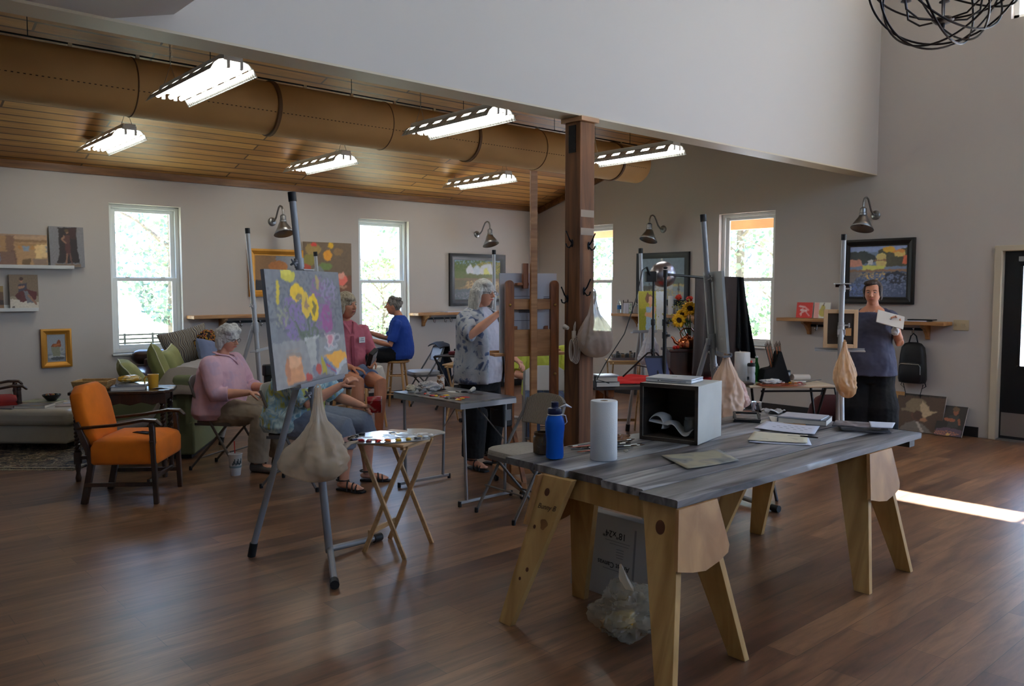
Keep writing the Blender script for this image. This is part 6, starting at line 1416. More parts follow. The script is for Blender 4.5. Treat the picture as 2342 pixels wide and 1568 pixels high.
# table with the still life
T2Z = .70
def on2(px, d, z=T2Z): p = AT(px, 700, d); return V((p.x, p.y, z))
t2 = on2(1440, 8.15, 0); u2 = V((.80, -.60, 0)); b2 = V((.60, .80, 0)); t2rz = atan2(u2.y, u2.x)
m_t2 = wood('dark_plank', (40, 32, 28), (84, 76, 72), 1, .5, 3, (.12, 1, 1), .1)
t = thing('still_life_table', 'dark plank table under the red cloth and studio lamp stands, right of the timber post', 'table', t2, t2rz)
for i in range(4): q = MB(); q.box((.30, -.33 + .22 * i, T2Z - .018), (1.42, .214, .036)); q.build('plank', m_t2, t, bevel=.004)
for x in (-.25, .80):
    for s in (-1, 1): q = MB(); q.bar((x, s * .20, T2Z - .04), (x + s * .0, s * .38, 0), .09, .034, (0, 1, 0), .06); q.build('leg', m_oak, t, bevel=.003)
    q = MB(); q.box((x, 0, T2Z - .075), (.06, .7, .075)); q.build('trestle_beam', m_oak, t, bevel=.003)
m_rcloth = mat('scarlet_cloth', (196, 20, 24), rough=.85, var=(5, .15))
def at2(a, b, z=T2Z): p = t2 + u2 * a + b2 * b; return V((p.x, p.y, z))
q = MB(); q.sheet(lambda u, v: ((u - .5) * 1.15, (v - .5) * .62, .012 + .025 * abs(noise.noise((u * 5, v * 4, 1))) + .012 * sin(u * 9 + v * 5) ** 2 - (.0 if v > .1 else (.1 - v) * .12)), 44, 24); solo(q, 'red_cloth', m_rcloth, 'bright red cloth spread over the still life table', 'cloth', at2(.33, .0), rz=t2rz, solid=.004)
BX = lambda px, d: on2(px, d, T2Z)
bp_ = BX(1572, 8.3); t = thing('wooden_chest', 'dark wooden box on the red cloth carrying the copper kettle', 'box', bp_ + V((0, 0, .03)), t2rz)
q = MB(); q.box((0, 0, .135), (.42, .30, .25)); q.build('body', m_dkwood, t, bevel=.004); q = MB(); q.box((0, 0, .275), (.45, .33, .03)); q.build('lid', m_dkwood, t, bevel=.006)
KZ = T2Z + .03 + .29
m_copper = mat('polished_copper', (206, 120, 80), rough=.18, metal=1)
kp = on2(1573, 8.25, KZ); t = thing('copper_kettle', 'polished copper kettle on the dark wooden box', 'kettle', kp, t2rz + pi)
q = MB(); q.lathe([(.07, 0), (.095, .012), (.102, .05), (.09, .085), (.055, .108), (.045, .112)], 36); q.build('body', m_copper, t)
q = MB(); q.lathe([(.047, .110), (.04, .122), (.015, .13), (.008, .136), (.011, .146), (.003, .152)], 24); q.build('lid', m_copper, t)
q = MB(); q.tube([(.085, 0, .045), (.125, 0, .065), (.145, 0, .105), (.165, 0, .118)], [.022, .016, .012, .009], 12); q.build('spout', m_copper, t)
q = MB(); q.tube([(.06, 0, .105), (.075, 0, .16), (.04, 0, .20), (-.04, 0, .20), (-.075, 0, .16), (-.06, 0, .105)], .007, 8); q.build('handle', m_copper, t)
vp = on2(1580, 8.42, KZ); t = thing('glass_pitcher', 'clear glass pitcher behind the copper kettle holding the sunflowers', 'vase', vp)
q = MB(); q.lathe([(.05, 0), (.068, .01), (.075, .06), (.062, .12), (.05, .16), (.056, .20), (.052, .20), (.046, .16), (.058, .12), (.07, .06), (.06, .014), (.002, .012)], 28); q.build('glass', mat('clear_glass', (225, 230, 230), rough=.03, trans=.92), t)
q = MB(); q.tube([(.055, 0, .17), (.10, 0, .165), (.105, 0, .10), (.07, 0, .06)], .008, 8); q.build('handle', MATS['clear_glass'], t)
m_stem = mat('flower_stem', (70, 104, 44), rough=.7); m_petal = mat('sunflower_petal', (236, 178, 16), rough=.6); m_seed = mat('sunflower_eye', (60, 36, 14), rough=.9); m_redf = mat('red_blossom', (206, 56, 40), rough=.7); m_leafg = mat('flower_leaf', (92, 128, 52), rough=.7, var=(12, .25)); m_fil = mat('filler_blossom', (170, 168, 90), rough=.8)
r = rnd(19)
def flower(px, py, d, kind, size):
    e = AT(px, py, d); base = vp + V((r.uniform(-.02, .02), r.uniform(-.02, .02), .03))
    nm = {'s': 'sunflower', 'r': 'red_flower', 'f': 'filler_sprig'}[kind]; lb = {'s': 'sunflower in the glass pitcher ', 'r': 'red blossom standing up out of the glass pitcher ', 'f': 'yellow-green filler sprig in the glass pitcher '}[kind]
    t = thing(nm, lb + FL.pop(0), 'flower', base, group='flowers in the glass pitcher')
    e = e - base; q = MB(); q.tube([(0, 0, 0), e * .5 + V((0, 0, .03)), e], [.005, .0045, .0035], 7); q.build('stem', m_stem, t)
    ax = (-CF * .8 + V((r.uniform(-.5, .5), r.uniform(-.5, .5), .35))).normalized(); x = ax.cross(V((0, 0, 1))).normalized(); y = x.cross(ax)
    if kind == 's':
        q = MB()
        for k in range(30):
            a = k * 2.399; c, s = cos(a), sin(a); d_ = x * c + y * s; o = ax.cross(d_); rr = size * r.uniform(.85, 1.08); lift = ax * (.012 if k % 2 else -.004)
            p0, p1, p2 = e + d_ * size * .32, e + d_ * rr * .7 + lift, e + d_ * rr + lift * .3 - ax * .01
            q.add([p0 - o * .008, p0 + o * .008, p1 + o * .014, p2, p1 - o * .014], [(0, 1, 2, 3, 4)])
        q.build('petals', m_petal, t, solid=.001)
        q = MB(); q.lathe([(.002, .012), (size * .25, .01), (size * .38, .0), (size * .3, -.012), (.002, -.014)], 18, M(((x.x, y.x, ax.x, e.x), (x.y, y.y, ax.y, e.y), (x.z, y.z, ax.z, e.z), (0, 0, 0, 1)))); q.build('seed_head', m_seed, t)
    elif kind == 'r':
        q = crumple(int(px), size, (1, 1, .8), .5, 3, 18, 12); o = q.build('bloom', m_redf, t); o.location = e
    else:
        q = MB()
        for k in range(40):
            c = e + V((r.uniform(-1, 1), r.uniform(-1, 1), r.uniform(-1.2, .6))) * size; q.ell(c, r.uniform(.004, .009), 6, 4)
        q.build('tiny_blooms', m_fil, t)['kind'] = 'stuff'
    q = MB()
    for k in range(3):
        f = .45 + .18 * k; c = e * f + V((0, 0, .02)); a = r.uniform(0, 6.28); d_ = V((cos(a), sin(a), r.uniform(-.2, .5))).normalized(); o = d_.cross(V((0, 0, 1))).normalized(); L = r.uniform(.05, .09)
        q.add([c, c + d_ * L * .5 + o * L * .22, c + d_ * L, c + d_ * L * .5 - o * L * .22], [(0, 1, 2, 3)])
    q.build('leaves', m_leafg, t, solid=.0008)
FL = ['nearest the backdrop', 'drooping low at the left', 'peering out between the other two', 'at the left', 'at the right by the backdrop', 'hanging over the left rim', 'at the top left', 'among the sunflowers']
flower(1578, 705, 8.2, 's', .085); flower(1553, 732, 8.15, 's', .08); flower(1560, 718, 8.25, 's', .06); flower(1552, 680, 8.35, 'r', .032); flower(1577, 683, 8.35, 'r', .032); flower(1530, 728, 8.3, 'f', .08); flower(1560, 700, 8.4, 'f', .09); flower(1568, 694, 8.3, 'f', .08)
m_tom = mat('tomato_skin', (190, 40, 26), rough=.2)
for i, (px, lb) in enumerate(((1534, 'left one of two small tomatoes on the dark wooden box'), (1541, 'right one of two small tomatoes on the dark wooden box'))):
    p = on2(px, 8.1 + .03 * i, KZ); t = thing('tomato', lb, 'tomato', p + u2 * .05 + b2 * .02, group='tomatoes by the copper kettle'); q = MB(); q.ell((0, 0, .019), (.021, .021, .019), 18, 12); q.build('fruit', m_tom, t); q = MB(); q.tube([(0, 0, .037), (.002, 0, .043)], .002, 6); q.build('stalk', m_stem, t)
# studio lamp on a tripod
lp_ = on2(1494, 7.95, T2Z + .045)
t = thing('studio_lamp', 'round silver studio lamp on a black tripod standing on the red cloth', 'lamp', lp_, t2rz)
q = MB(); q.tube([(0, 0, .05), (0, 0, .55)], .014, 10); q.tube([(0, 0, .5), (0, 0, .98)], .010, 10); q.build('stand_pole', m_black, t)
for k in range(3):
    a = k * 2.094 + 2.6; q = MB(); q.tube([(0, 0, .26), (cos(a) * .05, sin(a) * .05, .25), (cos(a) * .30, sin(a) * .30, .008)], .0085, 8); q.tube([(0, 0, .10), (cos(a) * .17, sin(a) * .17, .13)], .006, 6); q.build('leg', m_black, t)
q = MB(); q.lathe([(.02, .24), (.024, .25), (.024, .28), (.02, .29)], 14); q.lathe([(.018, .52), (.022, .53), (.022, .57), (.018, .58)], 14); q.build('pole_collar', m_black, t)
hm = T(.06, .06, .99) @ rot(-.7, R(-78)); q = MB(); q.box((-.035, -.02, .99), (.10, .08, .10)); q.tube([(-.05, -.05, 1.0), (-.09, -.09, 1.08)], .012, 8); q.build('lamp_head', m_black, t, bevel=.01)
q = MB(); q.lathe([(.03, -.02), (.06, .0), (.10, .035), (.125, .085), (.13, .13), (.125, .13), (.12, .085), (.095, .04), (.03, .0)], 36, hm); q.build('reflector', mat('silver_reflector', (170, 168, 176), rough=.28, metal=.9), t)
q = MB(); c = [(-.09, -.09, 1.08), (-.14, -.12, 1.05), (-.2, -.16, .8), (-.33, -.22, .45), (-.52, -.28, .18), (-.6, -.28, .03), (-.5, -.36, .004)]; q.tube(c, .005, 6); q.build('power_cord', m_black, t)
# pole stand with an arm carrying the backdrop cloth
pp = on2(1521, 7.75, 0); pt = AT(1521, 622, 7.75).z
ue = AT(1652, 636, 8.25); ue = V((ue.x - pp.x, ue.y - pp.y, 0)); Ld = ue.length; ud = ue.normalized(); prz = atan2(ud.y, ud.x)
t = thing('backdrop_stand', 'black pole stand with a side arm carrying the brown backdrop cloth', 'stand', (pp.x, pp.y, 0), prz)
q = MB(); q.tube([(0, 0, .03), (0, 0, 1.3)], .019, 12); q.tube([(0, 0, 1.25), (0, 0, pt)], .0145, 12); q.build('stand_pole', m_black, t)
q = MB(); q.tube([(0, 0, pt - .02), (Ld, 0, pt - .06)], .0125, 10); q.build('side_arm', m_black, t)
q = MB(); q.tube([(0, 0, pt - .05), (0, 0, pt + .02)], .022, 12); q.ell((0, 0, pt + .04), (.022, .022, .012), 12, 8); q.build('clamp_head', m_black, t)
for z in (1.18, 1.30): q = MB(); q.tube([(0, 0, z - .03), (0, 0, z + .03)], .026, 12); q.tube([(0, -.02, z), (.0, -.06, z)], .012, 8); q.build('pole_collar', m_black, t)
for k in range(3): a = k * 2.094 + .4; q = MB(); q.tube([(0, 0, .42), (cos(a) * .36, sin(a) * .36, .02)], .010, 8); q.build('leg', m_black, t)
m_bcloth = mat('taupe_backdrop', (60, 52, 48), rough=.95, var=(3, .1)); m_brown = mat('dark_brown_panel', (46, 33, 29), rough=.9, stretch=(1, 1, .1), var=(9, .12)); m_bvel = mat('black_velvet', (10, 10, 11), rough=.95)
A0, A1 = AT(1590, 632, 8.0), AT(1655, 636, 8.25); d = V((A1.x - A0.x, A1.y - A0.y, 0)); hgt = A0.z - T2Z - .06
q = MB(); q.sheet(lambda u, v: (d.x * u + .03 * sin(u * 19 + v) * v * d.y, d.y * u + .03 * sin(u * 19 + v) * v, -hgt * v - .01 * u), 40, 20); solo(q, 'backdrop_cloth', m_bcloth, 'taupe cloth hanging from the black side arm behind the flowers', 'cloth', (A0.x, A0.y, A0.z), solid=.006)
A0, A1 = AT(1652, 637, 8.3), AT(1692, 637, 8.55); d2_ = V((A1.x - A0.x, A1.y - A0.y, 0)); c = (A0 + A1) / 2
q = MB(); q.box((0, 0, c.z / 2 + .02), (d2_.length, .03, c.z - .04)); solo(q, 'backdrop_panel', m_brown, 'tall dark brown panel standing to the right of the white edge-on canvas', 'panel', (c.x, c.y, .02), rz=atan2(d2_.y, d2_.x), bevel=.003)
A0 = AT(1686, 636, 8.5)
def bl(u, v):
    w_ = .10 + .12 * v; x = (u - .38) * w_ + .07 * v; y = .025 * sin(u * 14 + v * 3) * (.3 + v); z = -v * (.72 + .14 * (u if u < .85 else .85)) * (1 - .0 * u); return (x * CR.x + y * CF.x, x * CR.y + y * CF.y, z)
q = MB(); q.sheet(bl, 26, 26); solo(q, 'black_cloth', m_bvel, 'black velvet cloth hanging in a point in front of the right-hand window', 'cloth', (A0.x, A0.y, A0.z + .01), solid=.01)
# blue tablet, books on the table
p = on2(1506, 7.72, T2Z + .04); t = thing('blue_binder', 'dark blue board leaning on the black pole stand', 'board', p, t2rz, rx=R(-14)); q = MB(); q.prism([(-.115, .235), (.09, .255), (.13, 0), (-.07, 0)], -.008, .008, rot(0, pi / 2)); q.build('board', mat('slate_blue', (58, 66, 104), rough=.5), t, bevel=.003); q = MB(); q.box((-.01, -.0005, .238), (.19, .018, .02)); q.build('top_band', m_black, t)
for i, (lb, w_, h) in enumerate((('bottom dark book of the pile beside the timber post', .23, .045), ('middle thick black book of the pile beside the timber post', .21, .05), ('open white book on top of the pile beside the timber post', .20, .012))):
    p = on2(1386, 7.75, T2Z + [0, .046, .097][i]); book('book', lb, w_, .17, h, p, t2rz + [.1, -.1, .2][i], [mat('grey_book', (70, 70, 72), rough=.5), m_black, mat('white_gloss', (196, 196, 204), rough=.25)][i])
q = MB(); q.tube([on2(1405, 7.8) + V((.0, 0, .01)), on2(1420, 7.75) + V((0, 0, .012)), on2(1450, 7.8) + V((0, 0, .008)), on2(1468, 7.95) + V((0, 0, .008))], .004, 6); solo(q, 'power_cable', m_black, 'thin black cable running over the dark planks to the studio lamp', 'cable')
# easel with the yellow portrait
e6 = AT(1474, 902, 8.9); E6 = (e6.x, e6.y, 0); f6 = V((-.45, -.89, 0))
metal_easel('pale metal easel with the yellow portrait, before the sailing boat painting', E6, face(f6.x, f6.y), 4, 2.06, 1.6, 1.16, None, (1.45,), m=m_etube2, bar=.14)
sh = [('b', (150, 140, 40)), ('r', 0, .45, .35, 1, (128, 124, 30)), ('r', .68, 0, 1, 1, (214, 206, 176)), ('e', .42, .2, .16, .12, (110, 72, 40)), ('e', .46, .24, .11, .11, (196, 140, 104)), ('p', [(.3, .4), (.6, .38), (.66, 1), (.26, 1)], (140, 160, 172)), ('l', .6, .45, .5, .62, .07, (198, 140, 104)), ('l', .5, .62, .3, .6, .06, (198, 140, 104)), ('r', .42, .32, .5, .42, (190, 134, 100)), ('e', .36, .16, .05, .14, (96, 60, 34))]
on_easel('portrait_canvas', 'tall narrow yellow portrait of a woman in pale blue on a metal easel', E6, face(f6.x, f6.y), 4, 1.172, .30, .42, .09, sh, seed=41, k=1.9)
hb = AT(1488, 752, 8.7); hang_bag('plastic_bag', 'white plastic bag hanging below the yellow portrait', hb, .22, .38, 11, film('white_plastic', (222, 220, 224), 1, .12, .3), neck=.25, contents=2, lean=-.06)
jt = AT(1428, 822, 9.2); JZ = jt.z; tray_table('light wooden tray table of little jars below the shelf', (jt.x, jt.y, 0), R(-40), JZ, m_ltwood, .40, .30)
m_jars = [mat('jar_tint_%d' % i, c, rough=.15, trans=.4) for i, c in enumerate(((150, 150, 150), (110, 112, 116), (170, 140, 110), (90, 92, 98)))]
t = thing('jar_tray', 'shallow grey tray holding many small jars on the light tray table by the wall', 'tray', (jt.x, jt.y, JZ), R(-40)); q = MB(); q.box((0, 0, .006), (.30, .2, .01)); q.box((0, -.1, .015), (.3, .006, .03)); q.box((0, .1, .015), (.3, .006, .03)); q.box((-.15, 0, .015), (.006, .2, .03)); q.box((.15, 0, .015), (.006, .2, .03)); q.build('tray_body', m_galv, t)
r = rnd(3)
for i in range(12):
    x, y = -.12 + .049 * (i % 6), -.045 + .085 * (i // 6); m_ = T(jt.x, jt.y, JZ + .011) @ rot(R(-40)) @ T(x, y, 0); h = r.uniform(.05, .085)
    t = thing('paint_jar', 'small lidded jar crowded in the grey tray by the wall', 'jar', m_.translation, group='little jars in the grey tray'); q = MB(); q.lathe([(.017, 0), (.02, .004), (.02, h * .75), (.014, h * .85), (.014, h * .9)], 14); q.build('jar_glass', m_jars[i % 4], t); q = MB(); q.lathe([(.0155, h * .88), (.0155, h), (.003, h)], 14); q.build('lid', m_black if i % 3 else m_galv, t)
# things on the shelf under the boat painting
S3 = z3 + .02
def on3(px, dx=.12): y, _ = BW(px, 710, XB - dx); return V((XB - dx, y, S3))
m_pet = mat('clear_pet', (220, 226, 230), rough=.08, trans=.85)
t = thing('water_bottle', 'clear plastic water bottle with a blue label on the shelf by the third window', 'bottle', on3(1416, .1)); q = MB(); q.lathe([(.025, 0), (.031, .006), (.03, .05), (.032, .07), (.031, .13), (.014, .175), (.0125, .19)], 22); q.build('bottle_body', m_pet, t); q = MB(); q.lathe([(.0322, .06), (.0325, .065), (.0325, .115), (.0322, .12)], 22); q.build('label_band', mat('blue_label', (50, 110, 170), rough=.4), t); q = MB(); q.lathe([(.0145, .186), (.0145, .202), (.003, .203)], 16); q.build('cap', m_fix, t)
t = thing('card_rack', 'little black wire rack of hanging white cards at the left end of the boat-painting shelf', 'rack', on3(1436, .14), -pi / 2)
q = MB(); q.tube([(-.09, 0, 0), (-.09, 0, .17), (.09, 0, .17), (.09, 0, 0)], .005, 6); q.tube([(-.09, 0, .17), (-.09, 0, .20)], .006, 6); q.tube([(0, 0, .17), (0, 0, .21)], .006, 6); q.build('wire_frame', m_black, t)
for i in range(3): q = MB(); q.box((-.06 + .06 * i, -.012 - .125 * (1 if i == 0 else 0) * 0, .07), (.05, .003, .17)); o = q.build('hanging_card', m_bluew if i != 2 else cover('card_print', [(0, (60, 70, 60)), (.4, (200, 200, 196)), (.6, (120, 150, 110))], 30), t); o.rotation_euler[0] = .06 * (i - 1)
t3 = on3(1534, .12); towel_roll('slim paper towel roll on the boat-painting shelf behind the studio lamp', t3, .27, .04)
for i, px in enumerate((1500, 1508, 1517, 1550)):
    t = thing('glass_jar', ['leftmost small glass jar behind the lamp on the boat-painting shelf', 'second small glass jar behind the lamp on the boat-painting shelf', 'small glass jar left of the slim towel roll', 'small glass jar right of the slim towel roll'][i], 'jar', on3(px, .1), group='glass jars on the boat-painting shelf'); q = MB(); q.lathe([(.022, 0), (.026, .004), (.026, .06), (.021, .07), (.021, .08)], 16); q.build('jar_glass', m_jars[i % 2], t); q = MB(); q.lathe([(.0225, .074), (.0225, .086), (.003, .087)], 16); q.build('lid', m_galv, t)
p = on3(1516, .07); q = MB(); q.box((0, 0, .05), (.30, .01, .10)); solo(q, 'white_card', m_bluew, 'long white card propped at the back of the boat-painting shelf', 'card', (XB - .03, p.y, S3), rz=-pi / 2)
q = MB(); q.box((0, 0, .006), (.50, .2, .012)); x_, _ = AW(1045, 708, YA - .12); solo(q, 'white_board', m_bluew, 'thin white board lying on the shelf under the white houses painting', 'board', (x_, YA - .12, SH2[1]))
for i, (px, lb) in enumerate(((2085, 'white pad lying on the long shelf above the backpack'), (2110, 'dark booklet lying on the white pad above the backpack'))):
    y, _ = BW(px, 725, XB - .12); q = MB(); q.box((0, 0, .006), (.40 - .14 * i, .16, .012)); solo(q, 'paper_pad', m_bluew if i == 0 else m_blackdoor, lb, 'paper pad', (XB - .13, y, SZ + .0125 * i), rz=-pi / 2 + .05 * i)
# right-hand work table
WZ = .735
w0 = AT(1792, 880, 7.75); wc = V((w0.x, w0.y, 0)); wu = V((.78, -.62, 0)); wb = V((.62, .78, 0)); wrz = atan2(wu.y, wu.x)
m_ivtop = mat('ivory_laminate', (206, 190, 166), rough=.45)
t = thing('work_table', 'ivory-topped folding table with black crossed legs, crowded with painting things', 'table', wc, wrz)
q = MB(); q.box((0, 0, WZ - .012), (.80, .44, .024)); q.build('top', m_ivtop, t, bevel=.01)
for x in (-.28, .30):
    for s in (-1, 1): q = MB(); q.tube([(x, -s * .17, 0), (x + .03, s * .17, WZ - .025)], .0125, 8); q.build('leg', m_black, t)
q = MB(); q.tube([(-.28, .15, .06), (.30, .15, .06)], .01, 8); q.tube([(-.27, -.15, WZ - .06), (.32, -.15, WZ - .06)], .01, 8); q.build('crossbar', m_black, t)
def onw(px, b, z=WZ):
    p = AT(px, 700, 7.75); a = (V((p.x, p.y, 0)) - wc).dot(wu); P = wc + wu * (a / (wu.dot(CR)) * wu.dot(CR)) + wb * b; k = P; 
    # slide along the table until the point stands under pixel column px
    dcol = ray(px, 700); n = V((dcol.y, -dcol.x, 0)); base = wc + wb * b; a = -base.dot(n) / wu.dot(n); P = base + wu * a
    return V((P.x, P.y, z))
towel_roll('fat paper towel roll at the left end of the ivory-topped table', onw(1700, .08), .285, .072)
t = thing('sports_bottle', 'white sports bottle with a black and red cap on the ivory-topped table', 'bottle', onw(1721, -.06)); q = MB(); q.lathe([(.034, 0), (.037, .005), (.037, .075), (.033, .09), (.033, .10), (.037, .115), (.037, .15), (.033, .165)], 26); q.build('bottle_body', mat('cloudy_plastic', (200, 200, 202), rough=.3, trans=.2), t); q = MB(); q.lathe([(.036, .163), (.037, .168), (.037, .185), (.03, .193), (.012, .196)], 24); q.build('cap', m_black, t); q = MB(); q.lathe([(.010, .195), (.010, .212), (.007, .218), (.002, .219)], 14); q.build('nozzle', m_tom, t); q = MB(); q.box((-.026, -.027, .055), (.034, .002, .028), rot(-.78)); 
o = q.build('logo_patch', m_black, t)
o.data.transform(T(0, 0, 0)); 
t = thing('green_bottle', 'slim green glass bottle behind the white sports bottle', 'bottle', onw(1733, .12)); q = MB(); q.lathe([(.026, 0), (.028, .005), (.028, .14), (.012, .19), (.012, .225), (.014, .23)], 20); q.build('bottle_glass', mat('green_glass', (40, 130, 50), rough=.06, trans=.6), t); q = MB(); q.lathe([(.0145, .228), (.0145, .243), (.003, .244)], 14); q.build('cap', m_fix, t)
t = thing('brush_holder', 'slanting black brush case bristling with brushes on the ivory-topped table', 'brush case', onw(1772, .02), wrz)
q = MB(); q.prism([(-.13, 0), (.15, 0), (.05, .30), (.03, .30), (-.02, .15), (-.11, .13)], -.07, .07, rot(0, pi / 2)); q.build('case', m_bvel, t, bevel=.008)
for i in range(12): x = -.085 + .012 * i; q = MB(); q.tube([(x + .05, -.04 + .012 * (i % 6), .12), (x - .01 + .003 * i, -.045 + .014 * (i % 6), .33 + .012 * (i % 3))], [.003, .0045], 7); o = q.build('brush', m_handles[i % 3], t); q = MB(); q.tube([(x - .01 + .003 * i, -.045 + .014 * (i % 6), .33 + .012 * (i % 3)), (x - .02 + .003 * i, -.046 + .014 * (i % 6), .37 + .012 * (i % 3))], [.005, .002], 7); q.build('bristles', m_brist, o)
t = thing('glass_jar', 'glass jar with a black lid between the brush case and the paper roll', 'jar', onw(1802, .13)); q = MB(); q.lathe([(.034, 0), (.038, .005), (.038, .08), (.034, .09)], 22); q.build('jar_glass', m_jars[0], t); q = MB(); q.lathe([(.037, .088), (.037, .105), (.003, .106)], 22); q.build('lid', m_black, t)
p = onw(1836, .07, WZ + .035); t = thing('paper_roll', 'roll of brown-cored paper lying at the right end of the ivory-topped table', 'paper roll', p, wrz + .35); q = MB(); q.tube([(-.11, 0, .012), (.09, 0, .002)], .03, 20); q.build('paper', mat('kraft_white', (206, 192, 176), rough=.8), t); q = MB(); q.tube([(.088, 0, .002), (.0925, 0, .0018)], .019, 18); q.build('core', mat('dark_core', (96, 40, 34), rough=.9), t)
t = thing('paint_tube', 'squeezed paint tube lying before the paper roll', 'paint tube', onw(1832, -.03, WZ + .012), wrz + .2); q = MB(); q.loft([[(x, w_ * cos(a), h * sin(a)) for a in [2 * pi * k / 14 for k in range(14)]] for x, w_, h in ((-.07, .018, .002), (-.03, .017, .009), (.03, .015, .012), (.05, .008, .008), (.055, .006, .006))]); q.build('tube', patches('tube_print', [(0, (200, 196, 190)), (.5, (190, 184, 176)), (.58, (170, 60, 50)), (.66, (80, 90, 140)), (.74, (200, 196, 188))], 1, 14, .4), t); q = MB(); q.tube([(.054, 0, 0), (.068, 0, 0)], .007, 10); q.build('cap', m_fix, t)
t = thing('palette', 'oval reddish-brown palette with a tissue on it, overhanging the ivory-topped table', 'palette', onw(1790, -.16, WZ + .002), wrz + .1); q = MB(); q.prism([(.24 * cos(a), .13 * sin(a) * (1 - .25 * (cos(a - .9) > .93))) for a in [2 * pi * i / 60 for i in range(60)]], 0, .006); q.build('board', wood('red_palette', (120, 50, 30), (168, 84, 48), 1, .25, 4, (.2, 1, 1)), t)
r = rnd(9)
for i in range(10): q = crumple(120 + i, .012, (1.3, 1, .45), .4, n=10, k=7); o = q.build('paint_dab', m_paint[[0, 3, 8, 4, 5, 0, 6, 2, 7, 0][i]], t); a = -.6 + i * .36; o.location = (.19 * cos(a), .095 * sin(a), .009)
q = crumple(131, .055, (1.6, .9, .42), .45, n=30, k=20); solo(q, 'paper_tissue', m_napkin, 'white tissue crumpled on the reddish-brown palette', 'tissue', onw(1768, -.15, WZ + .03), rz=wrz)
q = MB(); q.box((0, 0, .012), (.20, .13, .022)); solo(q, 'paint_box', m_dkwood, 'flat dark wooden paint box at the left end of the ivory-topped table', 'box', onw(1697, -.12), rz=wrz + .1, bevel=.004)
t = thing('paint_brush', 'long brush sticking out past the right edge of the ivory-topped table', 'brush', onw(1866, .05, WZ + .01), wrz + .45); q = MB(); q.tube([(-.14, 0, 0), (0, 0, .002), (.10, 0, .006)], [.003, .005, .002], 8); q.build('handle', m_handles[0], t); q = MB(); q.tube([(-.14, 0, 0), (-.18, 0, 0)], [.005, .003], 8); q.build('bristles', m_brist, t)
# the woman's easel with a canvas seen from the back
f4 = V((.84, .54, 0)); E4 = G(1914, 1052); E4p = (E4.x, E4.y, 0)
metal_easel('pale metal easel at right whose canvas shows its wooden stretcher', E4p, face(f4.x, f4.y), 2.5, 2.12, 1.62, 1.05, 1.66, (1.62, 1.28), m=m_etube2, bar=.22)
a4 = R(2.5); s4 = V((f4.y, -f4.x, 0))
cp = V(E4p) + f4 * (.05 - sin(a4) * 1.065) + V((0, 0, 1.066)) + s4 * .0
t = thing('stretched_canvas', 'small stretched canvas seen from behind with bare wooden stretcher bars', 'canvas', cp, pface(f4.x, f4.y), rx=-a4)
m_strbar = mat('stretcher_pine', (222, 190, 150), rough=.6); W4_, H4_ = .30, .36
q = MB(); q.box((0, 0, H4_ / 2), (W4_, .004, H4_)); q.build('canvas_cloth', mat('dark_primed_cloth', (64, 56, 50), rough=.9, var=(4, .2)), t)
q = MB()
for s in (-1, 1): q.box((s * (W4_ / 2 - .018), .013, H4_ / 2), (.036, .022, H4_)); q.box((0, .013, H4_ / 2 + s * (H4_ / 2 - .018)), (W4_ - .07, .022, .036))
q.build('stretcher_bars', m_strbar, t, bevel=.003)
q = MB(); q.box((-.07, .0045, .15), (.05, .003, .07), rot(0)); q.build('tape_patch', mat('masking_tan', (206, 160, 104), rough=.7), t)
hb = AT(1932, 782, 7.2); hang_bag('plastic_bag', 'amber plastic bag hung from the pale easel in front of the woman with the tablet', hb, .24, .50, 13, m_film3, neck=.22, contents=4, lean=.08, flat=.7)
# things against the right wall
def lean_pic(label, px0, px1, py_top, py_bot, shapes, seed, out, k=2.2, name='leaning_painting', frame=None, fw=.0):
    y0, _ = BW(px0, py_bot, XB - out); y1, _ = BW(px1, py_bot, XB - out); w_ = y0 - y1; zt = BW((px0 + px1) / 2, py_top, XB - .05)[1]
    return picture(name, label, w_, zt / cos(R(10)), shapes, (XB - out, (y0 + y1) / 2, .0), -pi / 2, frame, fw, .03, rx=-math.asin(min(.5, (out - .02) / zt)), seed=seed, k=k)
sh = [('b', (172, 128, 76))]; lean_pic('plain yellowish plywood board leaning on the wall behind the woman with the tablet', 2003, 2062, 893, 972, [('b', (176, 132, 80)), ('s', .5, .5, .6, .6, (168, 124, 72), .1)], 51, .10, 1.2, 'plywood_board')
sh = [('b', (58, 44, 34)), ('r', 0, 0, 1, .05, (26, 22, 20)), ('p', [(.12, 1), (.25, .8), (.42, .72), (.6, .78), (.85, 1)], (84, 78, 72)), ('e', .5, .52, .17, .2, (70, 46, 34)), ('e', .42, .30, .22, .2, (96, 84, 64)), ('p', [(.52, .16), (.66, .28), (.72, .42), (.88, .42), (.7, .56), (.6, .62), (.5, .36)], (140, 122, 96)), ('p', [(.1, .42), (.3, .36), (.28, .46), (.14, .48)], (92, 80, 62)), ('l', .5, .75, .62, .98, .03, (130, 120, 112)), ('e', .6, .66, .08, .06, (120, 84, 60)), ('e', .48, .56, .1, .12, (54, 36, 28))]
lean_pic('dark painting of a child in a sun hat, leaning on the wall under the backpack', 2042, 2152, 899, 990, sh, 52, .16)
sh = [('b', (30, 26, 24)), ('e', .62, .18, .1, .13, (104, 62, 42)), ('e', .60, .1, .12, .08, (74, 56, 38)), ('p', [(.4, .32), (.75, .3), (.8, .7), (.42, .74)], (40, 40, 38)), ('l', .3, .45, .6, .48, .05, (112, 64, 44)), ('l', .78, .45, .82, .58, .04, (100, 58, 40)), ('p', [(.05, .8), (.4, .72), (.95, .78), (.98, 1), (0, 1)], (66, 52, 62)), ('s', .4, .92, .5, .08, (126, 82, 62), .0), ('e', .5, .95, .08, .04, (150, 120, 70))]
